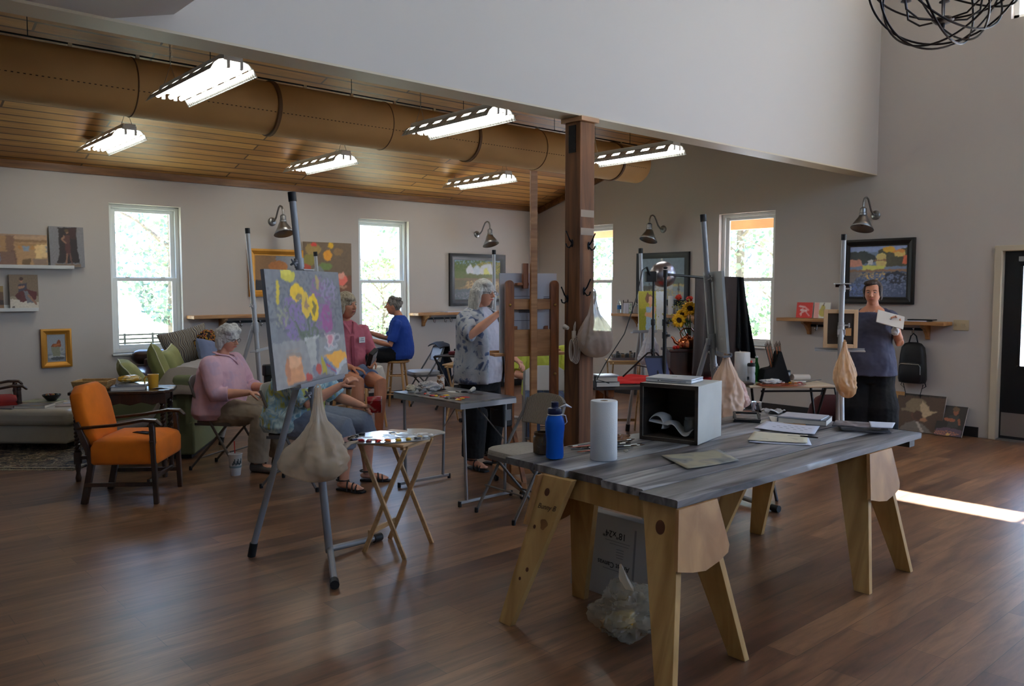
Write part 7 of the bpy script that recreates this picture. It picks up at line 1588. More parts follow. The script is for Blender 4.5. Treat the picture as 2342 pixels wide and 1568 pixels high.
lean_pic('smaller dark painting of a seated child, leaning in front of the sun hat painting', 2136, 2200, 921, 996, sh, 53, .19)
y_, z_ = BW(2091, 762, XB - .06); t = thing('backpack', 'small black backpack hanging from a hook of the long shelf', 'backpack', (XB - .075, y_, z_), -pi / 2)
m_nylon = mat('black_nylon', (26, 25, 26), rough=.5, var=(8, .3)); H_ = .50
sec = lambda z, w_, d_: [((abs(cos(a)) ** .6) * (1 if cos(a) > 0 else -1) * w_ / 2, (abs(sin(a)) ** .7) * (1 if sin(a) > 0 else -1) * d_ / 2, z) for a in [2 * pi * k / 28 for k in range(28)]]
q = MB(); q.loft([sec(-.10, .10, .05), sec(-.115, .18, .09), sec(-.16, .25, .12), sec(-.25, .28, .13), sec(-.40, .30, .13), sec(-.52, .31, .13), sec(-.56, .29, .12), sec(-.57, .2, .08)]); q.build('body', m_nylon, t)
q = MB(); q.loft([sec(-.33, .20, .03), sec(-.345, .24, .05), sec(-.45, .25, .06), sec(-.53, .25, .06), sec(-.545, .22, .04)], T(0, -.06, 0)); q.build('front_pocket', m_nylon, t)
q = MB(); q.tube([(-.115, -.088, -.36), (-.10, -.092, -.345), (.10, -.092, -.345), (.118, -.088, -.37), (.12, -.088, -.46)], .004, 6); q.build('zip', m_steel, t)
q = MB(); q.tube([(-.05, 0, -.11), (-.03, 0, -.03), (0, 0, .0), (.03, 0, -.03), (.05, 0, -.11)], .008, 7); q.build('top_loop', m_nylon, t)
for s in (-1, 1): q = MB(); q.tube([(s * .12, .04, -.55), (s * .14, .03, -.60), (s * .10, .03, -.63), (s * .11, .03, -.58)], .009, 7, flat=.5); q.tube([(s * .10, .03, -.62), (s * .08, .03, -.70), (s * .085, .03, -.74)], .007, 7, flat=.5); q.build('strap', m_nylon, t)
mb_ = AT(1892, 1010, 8.5); t = thing('maroon_tote', 'slouching dark maroon bag on the floor behind the pale easel', 'bag', (mb_.x, mb_.y, 0), -.7)
q = MB(); q.loft([sec(.0, .40, .26), sec(.05, .44, .30), sec(.28, .42, .28), sec(.42, .36, .22), sec(.50, .26, .12), sec(.53, .16, .05)]); q.build('body', mat('maroon_cloth', (70, 26, 28), rough=.85, var=(5, .25)), t)
q = MB(); q.tube([(-.08, 0, .51), (-.06, 0, .60), (.06, 0, .60), (.08, 0, .51)], .010, 8); q.build('handle', m_black, t)
# black tray table and wooden one behind the white-haired painter
bt_ = AT(1040, 800, 11.0); tray_table('black folding tray table behind the white-haired painter', (bt_.x, bt_.y, 0), R(20), .74, m_dtray, .48, .34, .42)
t = thing('red_case', 'red and black case lying on the black tray table', 'case', (bt_.x + .05, bt_.y - .02, .74), .4); q = MB(); q.box((0, 0, .025), (.26, .17, .045)); q.build('case_body', mat('dark_red_case', (96, 24, 26), rough=.5), t, bevel=.008); q = MB(); q.box((.05, 0, .06), (.15, .12, .03)); q.build('case_top', m_black, t, bevel=.006)
bt2 = AT(1062, 812, 9.9); tray_table('light wooden tray table half hidden behind the white-haired painter', (bt2.x, bt2.y, 0), R(-60), .72, m_ltwood, .44, .34, .34)
# dark jacket over the chair by the window
def jk(u, v):
    a = (u - .5) * 2; s = v * 1.25
    x = .26 * a * (1 + .15 * s) + .02 * sin(u * 16 + s * 3) * s
    if s < .25: y, z = -.24 + .22 * (.25 - s) * 1.4, .865 - .3 * (.25 - s) ** 1.0 * (.4) - .05 * a * a
    else: y, z = -.285 - .02 * sin(u * 13) - .03 * s, .865 - (s - .25) * .82 - .05 * a * a
    return (x, y, z)
q = MB(); q.sheet(jk, 30, 30); solo(q, 'jacket', mat('dark_navy_jacket', (22, 24, 34), rough=.8, var=(6, .4)), 'dark navy jacket draped over the back of the pale-seated folding chair', 'jacket', (cc.x, cc.y, 0), rz=face(-.95, .30), solid=.012)
# camera-bag like holder hanging behind the flower canvas, glasses of water
p = AT(614, 846, 7.0); t = thing('tool_pouch', 'black pouch with an orange stripe hanging by the grey-haired woman', 'pouch', p); q = MB(); q.box((0, 0, 0), (.09, .07, .10)); q.box((0, 0, -.14), (.075, .05, .2)); q.build('pouch_body', m_nylon, t, bevel=.012); q = MB(); q.box((0, -.028, -.16), (.035, .004, .12)); q.build('stripe', mat('orange_stripe', (222, 120, 20), rough=.6), t); q = MB(); q.tube([(.02, 0, -.24), (.0, -.01, -.32), (-.02, 0, -.40)], .009, 7, flat=.4); q.build('strap', m_nylon, t)
# hooks, bag, cord on the post
def post_hook(label, p, rz):
    t = thing('coat_hook', label, 'hook', p, rz, 'black iron hooks on the timber post')
    q = MB(); q.ell((0, 0, 0), (.016, .006, .032), 14, 10); q.build('back_plate', m_iron, t)
    q = MB(); q.tube([(0, -.004, .005), (0, -.03, .03), (0, -.055, .075), (0, -.065, .09)], [.006, .006, .005, .006], 8, round_ends=True); q.tube([(0, -.004, -.01), (0, -.03, -.035), (0, -.055, -.03), (0, -.065, -.008)], [.006, .006, .005, .006], 8, round_ends=True); q.build('prongs', m_iron, t)
    return t
hw_ = .084
post_hook('upper left black hook on the face of the timber post', (pc[0] - hw_, pc[1] + .0, 1.975), -pi / 2)
post_hook('upper right black hook on the timber post', (pc[0] + .02, pc[1] - hw_, 1.955), 0)
post_hook('small black hook on the hidden left edge of the timber post', (pc[0] - hw_, pc[1] + .05, 1.54), -pi / 2)
post_hook('black hook carrying the brown-filled bag on the timber post', (pc[0] - .03, pc[1] - hw_, 1.60), 0)
hb = V((pc[0] - .03, pc[1] - hw_ - .10, 1.60)); hang_bag('plastic_bag', 'grey plastic bag sagging from a hook of the timber post', hb, .30, .52, 17, film('grey_plastic', (206, 188, 172), 1, .22, .3), neck=.36, contents=9, lean=.04)
t = thing('coiled_cord', 'white extension cord coiled and tied, hanging beside the bag on the timber post', 'cord', (pc[0] - hw_ - .03, pc[1] - .06, 1.31)); m_cord = mat('white_cord', (196, 186, 172), rough=.5); q = MB()
for k in range(5): q.tube([(.012 * k - .03, (.028 + .004 * k) * sin(a), -.17 + (.085 + .006 * k) * cos(a)) for a in [2 * pi * i / 24 for i in range(24)]], .0036, 6, closed=True)
q.tube([(-.01, 0, -.04), (0, .004, .02), (.01, 0, .05), (0, -.01, .02), (0, 0, -.05)], .0036, 6); q.build('cord_loops', m_cord, t)
q = MB(); q.tube([(-.006, 0, -.075 + .011 * 0), (-.006, 0, -.02)], .017, 10); q.build('tied_wrap', m_cord, t); q = MB(); q.tube([(-.02, .05, .0), (-.02, .09, .01)], [.014, .022], 10); q.build('plug', m_cord, t)
t = thing('strap_loop', 'round dark loop of webbing hung on the right side of the timber post', 'strap', (pc[0] + hw_ + .015, pc[1] - .03, 1.36), .6); q = MB(); q.tube([(.035 + .05 * cos(a), 0, .06 * sin(a)) for a in [2 * pi * i / 30 for i in range(30)]], .010, 8, closed=True, flat=2.0); q.build('loop', mat('dark_webbing', (62, 58, 44), rough=.8), t)
# ================================================================ PEOPLE
def skin(name, c): return mat(name, c, 1.0, rough=.55, var=(14, .08))
SK = skin('skin_fair', (206, 150, 124)); SK2 = skin('skin_tan', (196, 134, 104))
m_eye = mat('eye_white', (216, 208, 200), rough=.2); m_iris = mat('iris', (44, 34, 28), rough=.15); m_lip = mat('lips', (168, 84, 80), rough=.5)
def head_mesh(q, hm, jaw=1.0, s=1.0):
    n, k = 44, 36; vs = []; fs = []
    g = lambda a, b, sx, sz, x, z: math.exp(-((x - a) / sx) ** 2 - ((z - b) / sz) ** 2)
    for i in range(k + 1):
        th = pi * i / k
        for j in range(n):
            ph = 2 * pi * j / n; nx, ny, nz = sin(th) * cos(ph), sin(th) * sin(ph), -cos(th)
            x, y, z = .074 * nx, .093 * ny - .006, .116 * nz
            if nz < 0: x *= 1 - .26 * (-nz) ** 1.3 * jaw; y = y * (1 - .10 * (-nz)) + .010 * (-nz) * (ny > 0)
            if ny < 0 and nz < -.3: y *= 1 - .35 * (-nz - .3)
            if ny > 0:
                f = min(1, ny * 2)
                y += f * (-.012 * (g(.031, .016, .017, .013, x, z) + g(-.031, .016, .017, .013, x, z)) + .005 * (g(.03, .038, .022, .009, x, z) + g(-.03, .038, .022, .009, x, z)) + .004 * (g(.042, -.02, .018, .02, x, z) + g(-.042, -.02, .018, .02, x, z))
                          + .006 * g(0, -.047, .022, .014, x, z) - .003 * g(0, -.047, .02, .003, x, z) - .005 * g(0, -.067, .02, .007, x, z) + .009 * g(0, -.092, .02, .016, x, z) + .010 * g(0, .012, .009, .022, x, z))
            vs.append((x * s, y * s, z * s))
    for i in range(k):
        for j in range(n): a, b = i * n + j, i * n + (j + 1) % n; fs.append((a, b, b + n, a + n))
    fs += [tuple(range(n))[::-1], tuple(range(k * n, k * n + n))]
    q.add(vs, fs, hm)
    q.tube([(0, .086 * s, .022 * s), (0, .098 * s, .0), (0, .108 * s, -.016 * s)], [.006 * s, .008 * s, .0105 * s], 10, m=hm, round_ends=True)
    for e in (-1, 1): q.ell((e * .010 * s, .094 * s, -.020 * s), (.008 * s, .009 * s, .0065 * s), 10, 8, hm); q.ell((e * .073 * s, -.008 * s, .0), (.009 * s, .020 * s, .031 * s), 12, 8, hm)
def hand(q, w, d, n, curl=.5, side=1, s=1.0, spread=.06):
    """palm and five fingers: w wrist, d along the hand, n out of the palm, side = thumb side sign"""
    d = V(d).normalized(); n = V(n); n = (n - d * n.dot(d)).normalized(); t = d.cross(n) * side
    w = V(w); c = w + d * .045 * s
    q.tube([w - d * .01, w + d * .03 * s, w + d * .075 * s], [.022 * s, .034 * s, .036 * s], 14, flat=.42 if abs(n.z) > .5 else .42, m=None)
    for i, (o, L) in enumerate(((.029, .068), (.010, .078), (-.009, .073), (-.027, .056))):
        p = w + d * .078 * s + t * o * s; a = 0; pts = [p - d * .02 * s]; dd = d
        for k, f in enumerate((.45, .32, .26)):
            a += curl * (.6 + .35 * k) * (1 + .08 * i); dd = (d * cos(a) + n * sin(a) + t * (o * spread * 10)).normalized(); pts.append(pts[-1] + dd * (L * f * s + (.02 * s if k == 0 else 0)))
        q.tube(pts, [.0092 * s, .0088 * s, .008 * s, .0068 * s], 9, round_ends=True)
    p = w + d * .022 * s + t * .028 * s; td = (d * .62 + t * .62 + n * .45).normalized(); p2 = p + td * .034 * s; td2 = (d * .85 + t * .2 + n * .5 * (1 + curl * .5)).normalized()
    q.tube([p - td * .015, p2, p2 + td2 * .028 * s, p2 + td2 * .05 * s], [.0135 * s, .0115 * s, .0098 * s, .008 * s], 9, round_ends=True)
def ring(x, y, z, rx, ry, n=28, sq=.85):
    return [(x + rx * (abs(cos(a)) ** sq) * (1 if cos(a) > 0 else -1), y + ry * (abs(sin(a)) ** sq) * (1 if sin(a) > 0 else -1), z) for a in [2 * pi * k / n for k in range(n)]]
def person(label, loc, rz, J, skin_m, hair, top, bottom, extras=None):
    """J: joints in metres, facing +y, +x the person's right. top / bottom: clothing specs"""
    t = thing('person', label, 'person', loc, rz)
    hd, hy, hp = V(J['head']), J.get('yaw', 0), J.get('pitch', 0); hs = J.get('hs', 1.0)
    hm = T(*hd) @ rot(hy) @ M.Rotation(hp, 4, 'X') @ M.Rotation(J.get('tilt', 0), 4, 'Y'); t['_'] = 0; del t['_']
    q = MB(); tor = J['torso']
    q.loft([ring(0, y, z, rx * .9, ry * .9) for y, z, rx, ry in tor])
    nb = V((0, tor[-1][0], tor[-1][1])); q.tube([nb - V((0, 0, .05)), nb + (hd - nb) * .35, hd - V((0, .0, .06)) + V((0, -.02, 0))], [.068, .050, .048], 18, round_ends=True)
    head_mesh(q, hm, s=hs)
    for sd in ('R', 'L'):
        sx = 1 if sd == 'R' else -1; S, E, Wr = [V(p) for p in J['arm' + sd][:3]]; ra = J.get('ra', 1.0)
        q.tube([S, S.lerp(E, .5), E, E.lerp(Wr, .35), Wr], [.052 * ra, .046 * ra, .039 * ra, .040 * ra, .027], 14, round_ends=True)
        hdv = J['arm' + sd][3] if len(J['arm' + sd]) > 3 else (Wr - E); pn = J['arm' + sd][4] if len(J['arm' + sd]) > 4 else (0, 0, -1)
        hand(q, Wr, hdv, pn, J['arm' + sd][5] if len(J['arm' + sd]) > 5 else .5, J['arm' + sd][6] if len(J['arm' + sd]) > 6 else -sx)
        Hp, Kn, An = [V(p) for p in J['leg' + sd][:3]]; rl = J.get('rl', 1.0)
        q.tube([Hp, Hp.lerp(Kn, .5), Kn, Kn.lerp(An, .32), An.lerp(Kn, .15), An], [.095 * rl, .082 * rl, .060 * rl, .058 * rl, .040, .038], 16, round_ends=True)
        fd = V(J['leg' + sd][3]) if len(J['leg' + sd]) > 3 else V((sx * .15, 1, 0)); fd.normalize(); pz = An.z - .03
        a0 = V((An.x, An.y, max(.032, pz))) - fd * .035
        q.tube([a0, a0 + fd * .06 + V((0, 0, .0)), a0 + fd * .15 - V((0, 0, .008)), a0 + fd * .20 - V((0, 0, .014))], [.031, .036, .036, .018], 14, flat=.75, round_ends=True)
        o5 = fd.cross(V((0, 0, 1)))
        for k in range(5): b = a0 + fd * (.185 - .006 * abs(k - 1.5) * 1.3) + o5 * ((k - 2) * .0155) - V((0, 0, .017)); q.tube([b, b + fd * .028], [.0095, .0075], 8, round_ends=True)
    q.build('body', skin_m, t, remesh=.0052, smooth=2)
    # face
    for e in (-1, 1):
        q = MB(); q.ell((e * .031 * hs, .0735 * hs, .016 * hs), (.0115, .0085, .0052), 14, 10, hm); o = q.build('eye', m_eye, t)
        q = MB(); q.ell((e * .031 * hs + J.get('gaze', 0), .0805 * hs, .015 * hs), (.0058, .0035, .0048), 12, 8, hm); q.build('iris', m_iris, o)
        q = MB(); q.tube([(e * .016 * hs, .089 * hs, .034 * hs), (e * .032 * hs, .087 * hs, .039 * hs), (e * .047 * hs, .078 * hs, .035 * hs)], [.0025, .0035, .002], 7, m=hm); q.build('eyebrow', hair['m'], t)
    q = MB(); q.tube([(-.022 * hs, .0855 * hs, -.047 * hs), (-.009 * hs, .0945 * hs, -.0455 * hs), (.009 * hs, .0945 * hs, -.0455 * hs), (.022 * hs, .0855 * hs, -.047 * hs)], [.002, .0045, .0045, .002], 8, m=hm, round_ends=True); q.build('lips', m_lip, t)
    # hair
    q = MB(); r = rnd(hair.get('seed', 1))
    for c, rr in hair['blobs']: q.ell(c, rr, 28, 20, hm)
    for c, n_, sp, rs in hair.get('tufts', []):
        for i in range(n_): q.ell((c[0] + r.uniform(-1, 1) * sp[0], c[1] + r.uniform(-1, 1) * sp[1], c[2] + r.uniform(-1, 1) * sp[2]), rs * r.uniform(.8, 1.3), 12, 8, hm)
    for pts, rad in hair.get('locks', []): q.tube(pts, rad, 10, m=hm, flat=.6, round_ends=True)
    q.build('hair', hair['m'], t, remesh=.006, smooth=2, disp=(.016, hair.get('disp', .012)))
    # top
    q = MB(); g = top.get('g', .022); flare = top.get('flare', 0)
    T_ = [x for x in tor if x[1] >= top['hem'] - 1e-6]; lowr = T_[0]
    nk = top.get('neck', 1)
    q.loft([ring(0, y, z, rx + g + flare * max(0, 1 - (z - lowr[1]) / .35), ry + g + flare * max(0, 1 - (z - lowr[1]) / .35)) for y, z, rx, ry in T_[:-nk]] + [[(a, b, c - (.055 * max(0, (b - y) / ry) if nk > 1 else 0)) for a, b, c in ring(0, y - .004, z, rx + .010, ry + .008)] for y, z, rx, ry in T_[len(T_) - nk:len(T_) - nk + 1]])
    for sd in ('R', 'L'):
        S, E, Wr = [V(p) for p in J['arm' + sd][:3]]; ra = J.get('ra', 1.0); s = top['sleeve']
        rs = top.get('rs', .068) * ra
        if s <= 1: q.tube([S + V((0, 0, .0)) - (E - S) * .15, S, S.lerp(E, s * .6), S.lerp(E, s)], [rs * .9, rs * 1.08, rs, rs * .98], 16)
        else: q.tube([S - (E - S) * .15, S, S.lerp(E, .6), E, E.lerp(Wr, s - 1)], [rs * .9, rs * 1.08, rs, rs * .92, rs * .82], 16)
        if top.get('shoulder', 1): q.ell(S, (rs * 1.05,) * 3, 16, 12)
    q.build(top['name'], top['m'], t, remesh=.0075, smooth=4, disp=(top.get('fold', .075), top.get('fd', .018)))
    # bottom
    q = MB(); gb = bottom.get('g', .018); end = bottom['end']
    hips = [x for x in tor if x[1] <= bottom['waist'] + 1e-6]
    q.loft([ring(0, y, z, rx + gb * .6, ry + gb * .6) for y, z, rx, ry in hips])
    for sd in ('R', 'L'):
        Hp, Kn, An = [V(p) for p in J['leg' + sd][:3]]; rl = J.get('rl', 1.0); w_ = bottom.get('wide', 1.0)
        if end <= 1: q.tube([Hp, Hp.lerp(Kn, end * .5), Hp.lerp(Kn, end)], [(.098 + gb) * rl, (.088 + gb) * rl, (.078 + gb) * rl], 18)
        else:
            e = Kn.lerp(An, end - 1); q.tube([Hp, Hp.lerp(Kn, .5), Kn, Kn.lerp(e, .5), e], [(.098 + gb) * rl, (.085 + gb) * rl, (.064 + gb) * rl * w_, (.058 + gb) * rl * w_, (.054 + gb) * rl * w_], 18)
        q.ell(Hp, ((.10 + gb) * rl,) * 3, 16, 12)
    q.build(bottom['name'], bottom['m'], t, remesh=.0075, smooth=4, disp=(.07, bottom.get('fd', .012)))
    return t, hm
def sandals(t, J, m):
    for sd in ('R', 'L'):
        sx = 1 if sd == 'R' else -1; An = V(J['leg' + sd][2]); fd = V(J['leg' + sd][3]) if len(J['leg' + sd]) > 3 else V((sx * .15, 1, 0)); fd.normalize(); o5 = fd.cross(V((0, 0, 1))); a0 = V((An.x, An.y, 0)) - fd * .06
        q = MB(); P = [a0 + fd * a + o5 * b for a, b in ((0, -.03), (0, .03), (.10, .036), (.19, .046), (.255, .03), (.265, 0), (.255, -.03), (.19, -.046), (.10, -.036))]
        q.prism([(p.x, p.y) for p in P], 0.0, .016); o = q.build('sandal', m, t, bevel=.003)
        q = MB()
        for a, h, w_ in ((.185, .052, .047), (.15, .064, .045), (.10, .082, .042)): c = a0 + fd * a; q.tube([c + o5 * (w_ * cos(k)) + V((0, 0, .008 + (h - .008) * sin(k))) + fd * (.018 * cos(k)) for k in [pi * i / 12 for i in range(13)]], .0065, 7, flat=1.5)
        c = a0 + fd * .045; q.tube([c + (fd * cos(k) * .05 + o5 * sin(k) * .043) + V((0, 0, .085)) for k in [2 * pi * i / 20 for i in range(20)]], .006, 7, closed=True)
        q.build('straps', m, o)
def shoes(t, J, m):
    for sd in ('R', 'L'):
        sx = 1 if sd == 'R' else -1; An = V(J['leg' + sd][2]); fd = V((sx * .15, 1, 0)).normalized(); o5 = fd.cross(V((0, 0, 1))); a0 = V((An.x, An.y, 0)) - fd * .06; q = MB()
        rg = lambda a, w_, z0, z1: [a0 + fd * a + o5 * (w_ * cos(k)) + V((0, 0, z0 + (z1 - z0) * (.5 + .5 * sin(k)))) for k in [2 * pi * i / 18 for i in range(18)]]
        q.loft([rg(-.008, .02, .004, .06), rg(.0, .036, .0, .085), rg(.06, .044, .0, .095), rg(.13, .048, .0, .075), rg(.20, .048, .0, .058), rg(.255, .034, .003, .042), rg(.268, .012, .008, .03)]); q.build('shoe', m, t)
def glasses(t, hm, m, hs=1.0):
    q = MB()
    for e in (-1, 1):
        q.tube([(e * .032 + .021 * cos(a), .099 - .006 * abs(cos(a)), .012 + .015 * sin(a)) for a in [2 * pi * i / 20 for i in range(20)]], .0017, 6, closed=True, m=hm)
        q.tube([(e * .053, .094, .018), (e * .073, .05, .02), (e * .078, -.01, .016)], .0018, 6, m=hm)
    q.tube([(-.011, .100, .016), (0, .103, .019), (.011, .100, .016)], .0018, 6, m=hm); q.build('eyeglasses', m, t)
def name_tag(t, m_, w=.085, h=.055):
    q = MB(); q.box((0, 0, 0), (w, .002, h)); o = q.build('name_tag', mat('tag_white', (222, 222, 222), rough=.5), t, bevel=.006); o.matrix_local = m_
    for i in range(2): q = MB(); q.box((0, -.0015, .008 - .016 * i), (w * (.45 + .15 * i), .0006, .005)); p = q.build('tag_line', mat('tag_ink', (96, 96, 120), rough=.7), o)
def hairm(name, c, c2): return mat(name, c, 1.0, rough=.6, var=(60, .3), stretch=(1, 1, .25), c2=c2, bump=(220, .7))
h_white = hairm('white_hair', (172, 170, 166), (226, 224, 220)); h_silver = hairm('silver_hair', (166, 164, 158), (222, 220, 212)); h_blond = hairm('ash_blond_hair', (132, 116, 92), (196, 184, 160)); h_grey = hairm('grey_curls', (84, 78, 72), (150, 144, 136)); h_brown = hairm('dark_brown_hair', (34, 22, 16), (66, 44, 30))
cap = lambda k=1.0, z=.034, y=-.018: [((0, y, z), (.081 * k, .098 * k, .092 * k))]
m_pink = patches('pink_shirting', [(0, (206, 160, 176)), (.5, (218, 178, 192)), (.7, (200, 170, 192))], 1.0, 9, .85)
m_khaki = mat('khaki_twill', (150, 138, 122), rough=.9, var=(6, .08)); m_gcap = mat('slate_capri', (122, 130, 144), rough=.9, var=(6, .1)); m_black_c = mat('black_trouser', (14, 14, 15), rough=.9)
def seated_torso(sz, wr=1.0, dr=1.0, lean=0.0, h=.56):
    L = lambda z: lean * max(0, z - .1)
    return [(-.06 + L(a), sz + a, rx * wr, ry * dr) for a, rx, ry in ((.0, .17, .125), (.05, .195, .145), (.12, .19, .15), (.22, .175, .145), (.33, .178, .135), (.43, .185, .118), (.50, .165, .095), (.545, .115, .075), (h, .07, .06))]
# the woman in pink
J = dict(torso=seated_torso(.46, 1.16, 1.32, .05), head=(0, .035, 1.165), yaw=-.25, pitch=-.22, ra=1.18, rl=1.15,
         armR=((.215, -.03, .945), (.275, .06, .70), (.17, .31, .71), (-.4, .8, -.1), (0, -.2, -1), .55, -1), armL=((-.215, -.03, .945), (-.27, .08, .70), (-.12, .33, .73), (.3, .9, 0), (0, 0, -1), .7, 1),
         legR=((.10, .0, .53), (.13, .40, .50), (.13, .36, .085)), legL=((-.10, .0, .53), (-.14, .42, .50), (-.13, .44, .085)))
t, hm = person('grey-haired woman in a pink shirt and glasses seated on a grey folding chair', (2.985, 7.235, 0), face(.62, -.785), J, SK,
    dict(m=h_white, blobs=cap(1.13) + [((0, -.055, -.015), (.080, .062, .085)), ((.045, .03, .085), (.055, .06, .04)), ((-.03, .03, .088), (.055, .06, .04)), ((.070, -.03, -.02), (.026, .045, .085)), ((-.070, -.03, -.02), (.026, .045, .085)), ((0, -.065, -.06), (.07, .05, .06))], tufts=[((0, -.03, .05), 22, (.055, .065, .065), .034)], disp=.014),
    dict(name='shirt', m=m_pink, hem=.46, sleeve=1.38, rs=.074, g=.026, flare=.012, fd=.02, fold=.16), dict(name='trousers', m=m_khaki, waist=.60, end=1.98, wide=1.1, fd=.018))
glasses(t, hm, mat('dark_tortoise', (40, 26, 22), rough=.3)); shoes(t, J, mat('taupe_shoe', (92, 84, 76), rough=.7))
q = MB(); q.tube([(.075, -.02, 1.035), (.05, .07, 1.02), (.015, .115, .97), (0, .125, .94)], [.014, .017, .014, .005], 9, flat=.5); q.tube([(-.075, -.02, 1.035), (-.05, .07, 1.02), (-.015, .115, .97), (0, .125, .94)], [.014, .017, .014, .005], 9, flat=.5); q.tube([(.075, -.02, 1.035), (.05, -.085, 1.05), (-.05, -.085, 1.05), (-.075, -.02, 1.035)], .015, 9, flat=.5); q.build('collar', m_pink, t)
# the woman in the leafy blouse, her head hidden by the flower canvas
m_leafb = patches('leaf_print', [(0, (104, 140, 110)), (.34, (124, 164, 176)), (.44, (190, 210, 206)), (.54, (130, 168, 190)), (.62, (170, 170, 84)), (.72, (104, 122, 86))], 1.0, 7.5, .85, detail=3, dist=1)
J = dict(torso=seated_torso(.46, 1.2, 1.42, .18), head=(0, .12, 1.16), yaw=-.1, pitch=-.1, ra=1.15, rl=1.18,
         armR=((.215, .03, .93), (.29, .23, .72), (.20, .46, .86), (-.2, .7, .55), (-.6, .5, -.4), .5, -1), armL=((-.215, .03, .93), (-.30, .20, .70), (-.22, .46, .64), (.1, 1, -.1), (.6, .1, -.7), 1.0, 1),
         legR=((.105, .02, .53), (.14, .47, .50), (.12, .44, .075), (.25, 1, 0)), legL=((-.105, .02, .53), (-.20, .50, .50), (-.235, .50, .075), (-.05, 1, 0)))
t, hm = person('seated woman in a leaf-patterned blouse and grey capris, head hidden behind the flower canvas', (3.17, 6.20, 0), face(.59, -.8), J, SK,
    dict(m=h_blond, blobs=cap(1.06)), dict(name='blouse', m=m_leafb, hem=.46, sleeve=.98, rs=.078, g=.026, flare=.012, fd=.026), dict(name='capri_trousers', m=m_gcap, waist=.60, end=1.35, fd=.016))
sandals(t, J, mat('black_sandal', (26, 24, 24), rough=.6))
q = MB(); q.box((0, 0, 0), (.055, .13, .16)); mw = t.matrix_basis if False else T(3.17, 6.20, 0) @ rot(face(.59, -.8)); p = mw @ V((-.20, .58, .655))
tb = thing('snack_packet', 'dark red foil packet held in the hand of the woman in the leafy blouse', 'snack', p, face(.59, -.8) + .35, ry=.35); q = MB(); q.loft([[(x, y, z) for x, y in ((-a, -b), (a, -b), (a, b), (-a, b))] for z, a, b in ((-.075, .012, .055), (-.06, .028, .055), (.05, .03, .058), (.075, .004, .06))]); q.build('packet', patches('red_foil', [(0, (110, 16, 22)), (.5, (140, 24, 30)), (.62, (180, 130, 110)), (.7, (90, 14, 18))], 1, 12, .2), tb, bevel=.005); q = MB(); q.box((.0, .06, 0), (.05, .004, .13)); q.build('silver_seam', m_silver, tb)
# the woman in the rose shirt on a stool
m_rose = mat('rose_linen', (176, 96, 112), rough=.9, var=(7, .08)); m_denim = mat('denim_shorts', (104, 124, 160), rough=.9, var=(12, .12))
sz = .735
J = dict(torso=seated_torso(sz, .98, 1.0, -.02, .585), head=(0, .0, sz + .72), yaw=.30, pitch=-.02, ra=.98, hs=1.03,
         armR=((.195, -.06, sz + .475), (.245, .02, sz + .22), (.10, .26, sz + .16), (-.7, .6, -.1), (0, 0, -1), .4, -1), armL=((-.195, -.06, sz + .475), (-.25, .03, sz + .22), (-.11, .27, sz + .20), (.5, .7, .1), (.4, .2, -.6), .8, 1),
         legR=((.09, .0, sz + .07), (.12, .42, sz + .04), (.10, .38, .34)), legL=((-.09, .0, sz + .07), (-.10, .44, sz + .02), (-.09, .42, .32)))
f3 = (-.05, -1.0); t, hm = person('blond-grey woman in a rose shirt with a white name tag, seated on a stool', (P3.x, P3.y, 0), face(*f3), J, SK2,
    dict(m=h_blond, blobs=cap(1.10, .040, -.022) + [((.012, .054, .070), (.064, .040, .030)), ((.074, .0, -.012), (.020, .045, .080)), ((-.074, .0, -.012), (.020, .045, .080)), ((0, -.06, -.04), (.078, .055, .085))], tufts=[((0, -.02, .085), 12, (.05, .06, .02), .024)]),
    dict(name='shirt', m=m_rose, hem=sz, sleeve=.8, rs=.066, g=.022, fd=.022), dict(name='shorts', m=m_denim, waist=sz + .14, end=.62, g=.014))
q = MB()
for s in (-1, 1): q.tube([(s * .07, -.04, sz + .575), (s * .055, .045, sz + .56), (s * .03, .085, sz + .50), (s * .022, .10, sz + .46)], [.013, .016, .015, .006], 9, flat=.5)
q.tube([(.07, -.04, sz + .575), (.05, -.10, sz + .585), (-.05, -.10, sz + .585), (-.07, -.04, sz + .575)], .014, 9, flat=.5); q.build('collar', m_rose, t)
q = MB(); q.bar((0, .095, sz + .44), (0, .118, sz + .15), .03, .006, (0, 1, 0)); q.build('button_placket', mat('rose_placket', (144, 68, 86), rough=.9), t)
name_tag(t, T(-.105, .092, sz + .40) @ rot(pi + .35))
mw = T(P3.x, P3.y, 0) @ rot(face(*f3)); p = mw @ V((-.06, .36, sz + .25)); tb = thing('paint_case', 'small black case with a silvery printed face in the hands of the woman in rose', 'case', p, face(*f3) + .5, rx=-.5, ry=.45); q = MB(); q.box((0, 0, 0), (.11, .045, .16)); q.build('case_body', m_black, tb, bevel=.006); q = MB(); q.box((.006, -.0235, 0), (.085, .002, .135)); q.box((.006, .0235, 0), (.085, .002, .135)); q.build('printed_face', patches('silver_print', [(0, (196, 198, 204)), (.52, (170, 172, 180)), (.6, (70, 74, 90)), (.66, (200, 200, 206))], 1, 34, .3), tb)
